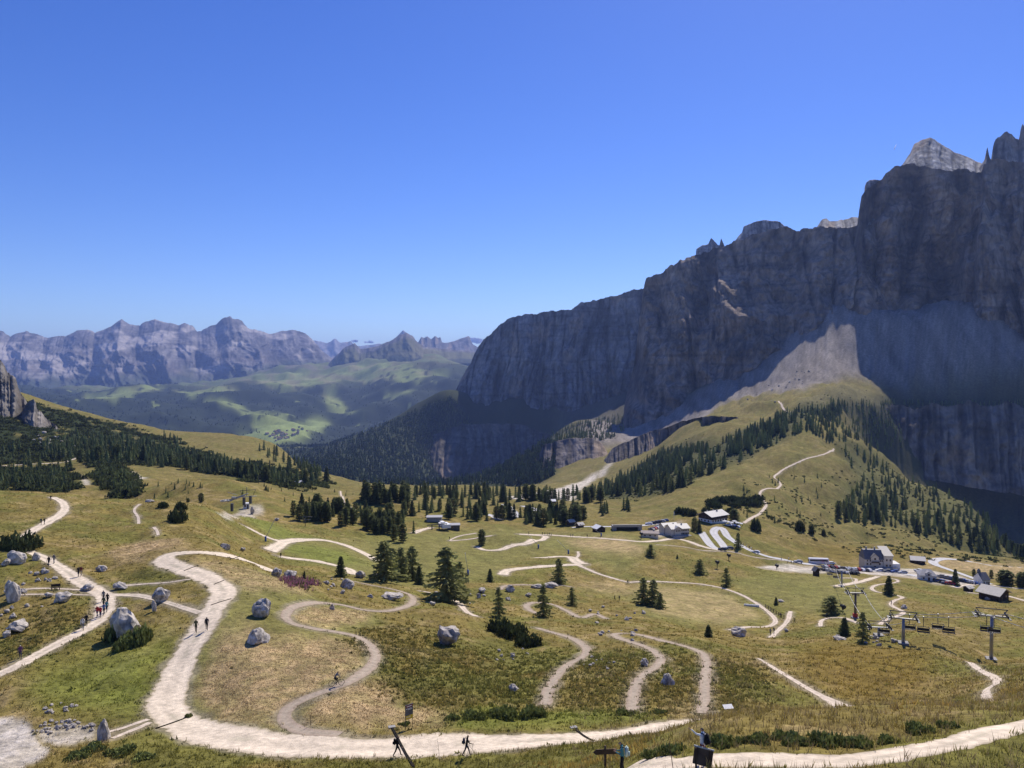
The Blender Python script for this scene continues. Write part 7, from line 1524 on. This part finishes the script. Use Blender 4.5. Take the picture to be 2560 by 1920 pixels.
# bicycles with riders
def bike(p, head, label, group=None):
    e = empty('mountain_bike', p, head); tag(e, label, 'bicycle', group)
    th = np.linspace(0, 2 * np.pi, 21)
    for y in (-.55, .58):
        ty = link('wheel', bars('wheel', [((0, y + .34 * math.cos(a), .35 + .34 * math.sin(a)), (0, y + .34 * math.cos(b), .35 + .34 * math.sin(b)), .028, 5) for a, b in zip(th[:-1], th[1:])], M_TYRE), parent=e)
        link('spokes', bars('spokes', [((0, y, .35), (0, y + .32 * math.cos(a), .35 + .32 * math.sin(a)), .005, 3) for a in th[:-1:2]], M_STEEL), parent=ty)
    link('frame', bars('frame', [((0, -.55, .35), (0, -.05, .32), .02), ((0, -.55, .35), (0, -.18, .80), .018), ((0, -.05, .32), (0, -.20, .90), .022), ((0, -.05, .32), (0, .42, .82), .028), ((0, -.17, .78), (0, .40, .90), .022), ((0, .40, .95), (0, .58, .35), .022)], CLO['black']), parent=e)
    link('handlebar', bars('handlebar', [((-.33, .42, 1.04), (.33, .42, 1.04), .016), ((0, .40, .95), (0, .42, 1.04), .016)], CLO['black']), parent=e)
    link('saddle', rounded_box('saddle', .13, .26, .06, M_BLACK, (0, -.22, .93), .02), parent=e)
    link('crank', bars('crank', [((-.06, -.05, .32), (.06, -.05, .32), .08, 10), ((.09, -.05, .32), (.09, .02, .17), .014), ((-.09, -.05, .32), (-.09, -.10, .47), .014)], M_STEEL), parent=e)
def rider(px, py, head, top, lab, blab, d):
    p = gp(px, py, *d) + Vector((0, 0, .06)); bike(p, head, blab); person(px, py, head, 'ride', 'dark', top, 'black', lab, d, None, None, None, False, p)
rider(841, 1716, RT * .75, 'grey', 'mountain biker in dark clothes riding the brown trail toward the bend', 'mountain bike under the rider on the brown trail', (60, 140))
rider(1569, 1461, RT, 'black', 'tiny biker on the rim of the round meadow', 'tiny mountain bike on the rim of the round meadow', (150, 360))
rider(1986, 1559, LT, 'black', 'small biker right of the fence on the thin trail', 'small mountain bike right of the fence on the thin trail', (130, 330))
rider(2067, 1548, LT, 'navy', 'small biker entering the dark banked curve', 'small mountain bike entering the dark banked curve', (130, 330))

# ------------------------------------------------------------------ signs, posts, drains, fence, bench
M_SIGNR = mat('sign dark red print', (.16, .05, .05), .6, .3); M_SIGNG = mat('sign grey picture print', (.10, .11, .12), .6, .3, var=.4, vscale=4)
def at_ground(px, py, d): p = gp(px, py, *d); return p
p = at_ground(1022, 1822, (50, 120)); k = p.y / F_PX; e = empty('trail_sign', p, .75); tag(e, 'tall notice board with yellow foot panel on two posts by the road', 'sign')
for s in (-1, 1): link('post', bars('post', [((s * .42, 0, -.3), (s * .42, 0, 2.55), .035)], M_DSTEEL), parent=e)
bd = link('board', boxes('board', [(0, -.05, 1.78, .95, .05, 1.5)], M_SIGNG), parent=e)
link('yellow_panel', boxes('yellow_panel', [(0, -.085, 1.25, .88, .02, .36)], M_YELLOW), parent=bd)
link('header', boxes('header', [(0, -.085, 2.36, .88, .02, .26)], M_SIGNR), parent=bd)
link('printed_lines', boxes('printed_lines', [(0, -.10, 2.36, .6, .012, .07), (-.05, -.088, 2.12, .7, .012, .05), (.1, -.088, 2.02, .5, .012, .04), (-.1, -.10, 1.28, .55, .012, .05)], M_WHITEP), parent=bd)
p = at_ground(1513, 1932, (30, 60)); h = float(pole_h(1513, 1864, p)); e = empty('signpost', p, .15); tag(e, 'brown wooden signpost with one arrow board beside the phone user', 'signpost')
link('post', bars('post', [((0, 0, -.3), (0, 0, h), .075, 8, .06)], M_BROWN), parent=e)
V = [(-.55, -.10, -.13), (.62, -.10, -.16), (.62, -.10, .13), (-.55, -.10, .16), (-.72, -.10, .01), (-.55, -.06, -.13), (.62, -.06, -.16), (.62, -.06, .13), (-.55, -.06, .16), (-.72, -.06, .01)]
me = bpy.data.meshes.new('arrow_board'); me.from_pydata(V, [], [(0, 1, 2, 3, 4), (5, 9, 8, 7, 6), (0, 5, 6, 1), (1, 6, 7, 2), (2, 7, 8, 3), (3, 8, 9, 4), (4, 9, 5, 0)]); me.update()
link('arrow_board', me, M_BROWN, e, (0, 0, h - .30))
p = at_ground(1757, 1922, (26, 44)); h = float(pole_h(1757, 1868, p)); e = empty('info_board', p, -.35); tag(e, 'dark brown information board seen from behind, on two posts', 'sign')
for s in (-1, 1): link('post', boxes('post', [(s * .30, 0, h * .42, .08, .08, h * 1.0)], M_TIMBER), parent=e)
pb = link('panel', boxes('panel', [(0, .07, 0, .84, .05, .74)], M_BROWN), parent=e); pb.location = (0, 0, h - .46); pb.rotation_euler = (R(-14), R(6), 0)
link('panel_frame', boxes('panel_frame', [(0, .07, .385, .90, .09, .06)], M_STEEL), parent=pb)
p = at_ground(1820, 1790, (60, 120)); e = empty('field_sign', p, .2); tag(e, 'small white panel tilted on two thin stakes in the meadow', 'sign')
for s in (-1, 1): link('stake', bars('stake', [((s * .35, 0, -.3), (s * .35, 0, 1.0), .025)], M_DSTEEL), parent=e)
pn = link('panel', boxes('panel', [(0, 0, 0, 1.1, .6, .06)], M_WHITEP), parent=e); pn.location = (0, 0, 1.05); pn.rotation_euler = (R(25), 0, 0)
for x, y, yt, d, lab in [(776,1814,1790,(50,130),'thin dark marker stake inside the trail bend'),(1127,1919,1906,(40,90),'short dark marker stake at the lower road edge'),(1221,1919,1900,(40,90),'thin marker stake right of the striding pair'),(1770,1790,1776,(60,120),'small marker stake at the end of the right trail arm')]:
    p = gp(x, y, *d); h = max(.5, float(pole_h(x, yt, p))); o = link('marker_stake', bars('marker_stake', [((0, 0, -.2), (0, 0, h), .03), ((0, 0, h), (0, 0, h + .06), .045)], M_TIMBER), loc=p); tag(o, lab, 'stake')
def stalk(px, py, tx, ty, d, lab):
    p = gp(px, py, *d); k = p.y / F_PX; h = float(pole_h(px, ty, p)); t = (tx - px) * k
    L_ = [((0, 0, -.1), (t * .5, .02, h * .5), .02, 5, .016), ((t * .5, .02, h * .5), (t, 0, h), .016, 5, .006)] + [((t * f, 0, h * f), (t * f + gR.uniform(-.25, .25), gR.uniform(-.1, .1), h * f + .3), .008, 4, .003) for f in (.55, .7, .82)]
    o = link('dry_stalk', bars('dry_stalk', L_, M_BROWN), loc=p); tag(o, lab, 'dead stalk')
stalk(1101, 1915, 1093, 1843, (45, 75), 'tall thin dead stalk between the two striding hikers')
stalk(1208, 1908, 1166, 1856, (45, 75), 'slanting branched dead stalk right of the leaning hiker')
stalk(1684, 1925, 1671, 1846, (28, 50), 'tall dead stalk left of the info board')
M_GUTTER = mat('rusty dark steel gutter', (.02, .018, .016), .95, .05)
def drain(a, b, d, lab, w=.24, cap=True):
    A = gp(*a, *d); B = gp(*b, *d); n = 14; L_ = []
    for i in range(n):
        p0 = A.lerp(B, i / n); p1 = A.lerp(B, (i + 1) / n)
        z0 = float(hz(p0.x, p0.y)) + .07 + .0003 * p0.y; z1 = float(hz(p1.x, p1.y)) + .07 + .0003 * p1.y
        L_.append(((p0.x, p0.y, z0), (p1.x, p1.y, z1)))
    dv = (B - A); dv.z = 0; dv.normalize(); nv = Vector((-dv.y, dv.x, 0)) * w / 2
    V = []; F = []
    for (q0, q1) in L_:
        o = len(V)
        for q in (q0, q1):
            for s, z in ((-1, -.12), (-1, .02), (1, .02), (1, -.12)): V.append((q[0] + nv.x * s, q[1] + nv.y * s, q[2] + z))
        F += [(o, o + 1, o + 5, o + 4), (o + 1, o + 2, o + 6, o + 5), (o + 2, o + 3, o + 7, o + 6)]
    e = empty('drain_channel', (0, 0, 0)); tag(e, lab, 'drain', 'drain channels across the road')
    link('channel', mesh_np('channel', V, F, False), M_GUTTER, e)
    if cap: link('outlet_slab', boxes('outlet_slab', [(A.x - .1, A.y + .25, A.z + .03, .7, .5, .14, .3)], M_CONC), parent=e)
drain((981, 1821), (1034, 1919), (45, 110), 'black drain channel slanting past the left striding hiker')
drain((1437, 1822), (1484, 1853), (50, 110), 'black drain channel slanting down to the signpost')
drain((478, 1790), (390, 1822), (50, 120), 'thin dark drain channel across the road corner', .16, False)
drain((578, 1498), (527, 1514), (80, 170), 'thin dark drain channel across the straight gravel road', .14, False)
drain((560, 1452), (535, 1462), (80, 190), 'thin dark drain channel at the upper road curve', .14, False)
drain((496, 1414), (460, 1428), (80, 190), 'thin dark drain channel in the hairpin', .14, False)
drain((600, 1388), (575, 1400), (80, 190), 'thin dark drain channel past the hairpin', .14, False)
# fence by the round meadow
fp = [gp(1914 + i * 6.6, 1519 + i * 4.0, 150, 320) for i in range(8)]
e = empty('wooden_fence', fp[0]); tag(e, 'dark wooden post and rail fence along the round meadow', 'fence')
for q in fp: link('post', boxes('post', [(0, 0, .45, .16, .16, 1.3)], M_TIMBER), parent=e, loc=q - fp[0])
for z in (.45, .95):
    for a, b in zip(fp[:-1], fp[1:]): link('rail', bars('rail', [(tuple(a - fp[0] + Vector((0, 0, z))), tuple(b - fp[0] + Vector((0, 0, z))), .06)], M_TIMBER), parent=e)
p = gp(1879, 1516, 150, 330); e = empty('white_trough', p, -.25); tag(e, 'long low white trough at the edge of the round meadow', 'trough')
link('basin', boxes('basin', [(0, -.35, .3, 4.6, .08, .6), (0, .35, .3, 4.6, .08, .6), (-2.3, 0, .3, .08, .62, .6), (2.3, 0, .3, .08, .62, .6), (0, 0, .1, 4.6, .66, .08)], M_WHITEP), parent=e)
for s in (-1.6, 1.6): link('foot', boxes('foot', [(s, 0, .02, .2, .8, .2)], M_CONC), parent=e)
p = gp(139, 1475, 80, 220); e = empty('wooden_bench', p, .4); tag(e, 'dark wooden bench with tilted back beside the left path', 'bench')
link('seat', boxes('seat', [(0, 0, .45, 1.5, .42, .07)], M_TIMBER), parent=e); o = link('backrest', boxes('backrest', [(0, .25, .8, 1.5, .06, .5)], M_TIMBER), parent=e)
for s in (-.6, .6):
    for y in (-.15, .18): link('leg', boxes('leg', [(s, y, .2, .09, .09, .5)], M_TIMBER), parent=e)
# terrace parasols at the chalet hotel
M_PARA = mat('white parasol cloth', (.75, .74, .70), .8, .2)
for i, (x, y) in enumerate([(1812,1312),(1820,1314),(1828,1316),(1836,1312),(1844,1316),(1851,1318)]):
    p = gp(x, y, 330, 640); e = empty('parasol', p); tag(e, 'white parasol on the terrace of the chalet hotel', 'parasol', 'parasols at the chalet hotel')
    link('pole', bars('pole', [((0, 0, 0), (0, 0, 2.5), .04)], M_DSTEEL), parent=e); link('canopy', bars('canopy', [((0, 0, 2.1), (0, 0, 2.7), 1.5, 8, .05)], M_PARA, False), parent=e)
# village houses far down the valley
gV = random.Random(3)
VW = mat('village render', (.6, .55, .47), .9, .2); VR = mat('village roof', (.20, .13, .10), .8, .2)
vb = house_body('wall', 14, 12, 6, 3.5, VW, 'x'); vr = gable('roof', 14, 12, 6, 3.5, 1.2, .5, VR, 'x')
for x, y in inside([(660,1085),(700,1075),(760,1066),(778,1075),(740,1092),(690,1104)], 46, np.random.default_rng(8)):
    p = gp(x, y, 3800, 8000); e = empty('village_house', p, gV.uniform(0, 3.1), gV.uniform(.8, 1.4)); tag(e, 'tiny pale house with dark roof in the village far down the valley', 'house', 'houses of the far village')
    link('wall', vb, parent=e); link('roof', vr, parent=e)

# ------------------------------------------------------------------ clouds on the horizon
M_CLOUD = mat('white cloud', (.95, .95, .96), 1.0, 0.0, trans=.75)
def cloud(px, py, wpx, hpx, d, lab, seed):
    g = np.random.default_rng(seed); Vs = []; Fs = []; o = 0; k = d / F_PX; c = at(px, py, d)
    for i in range(12):
        bm = bmesh.new(); bmesh.ops.create_icosphere(bm, subdivisions=2, radius=1); v = np.array([q.co[:] for q in bm.verts]); f = np.array([[q.index for q in t.verts] for t in bm.faces]); bm.free()
        r = hpx * k * g.uniform(.25, .5); t = g.uniform(-.5, .5)
        Vs.append(v * r * (1 + .2 * fbm(v[:, 0] * 2 + i, v[:, 1] * 2 + v[:, 2], 3, seed))[:, None] + c + np.array([t * wpx * k, g.uniform(-.2, .2) * wpx * k, (g.uniform(-.1, .35) * (1 - abs(t) * 1.6)) * hpx * k])); Fs.append(f + o); o += len(v)
    ob = link('cloud', mesh_np('cloud', np.vstack(Vs), np.vstack(Fs)), M_CLOUD); tag(ob, lab, 'cloud')
cloud(1186, 853, 34, 14, 40000., 'small white cloud right of the flat topped far peak', 1)
cloud(886, 853, 16, 7, 40000., 'tiny white cloud over the blue far range', 2)
cloud(922, 856, 22, 7, 40000., 'faint low cloud left of the sharp far peak', 3)
q0 = at(2235, 374, 9000.); q1 = at(2241, 360, 9000.)
ct = link('contrail', bars('contrail', [(tuple(q0), tuple(q1), 4.0, 6, 1.5)], M_CLOUD)); tag(ct, 'short white aircraft trail above the right peak', 'contrail')
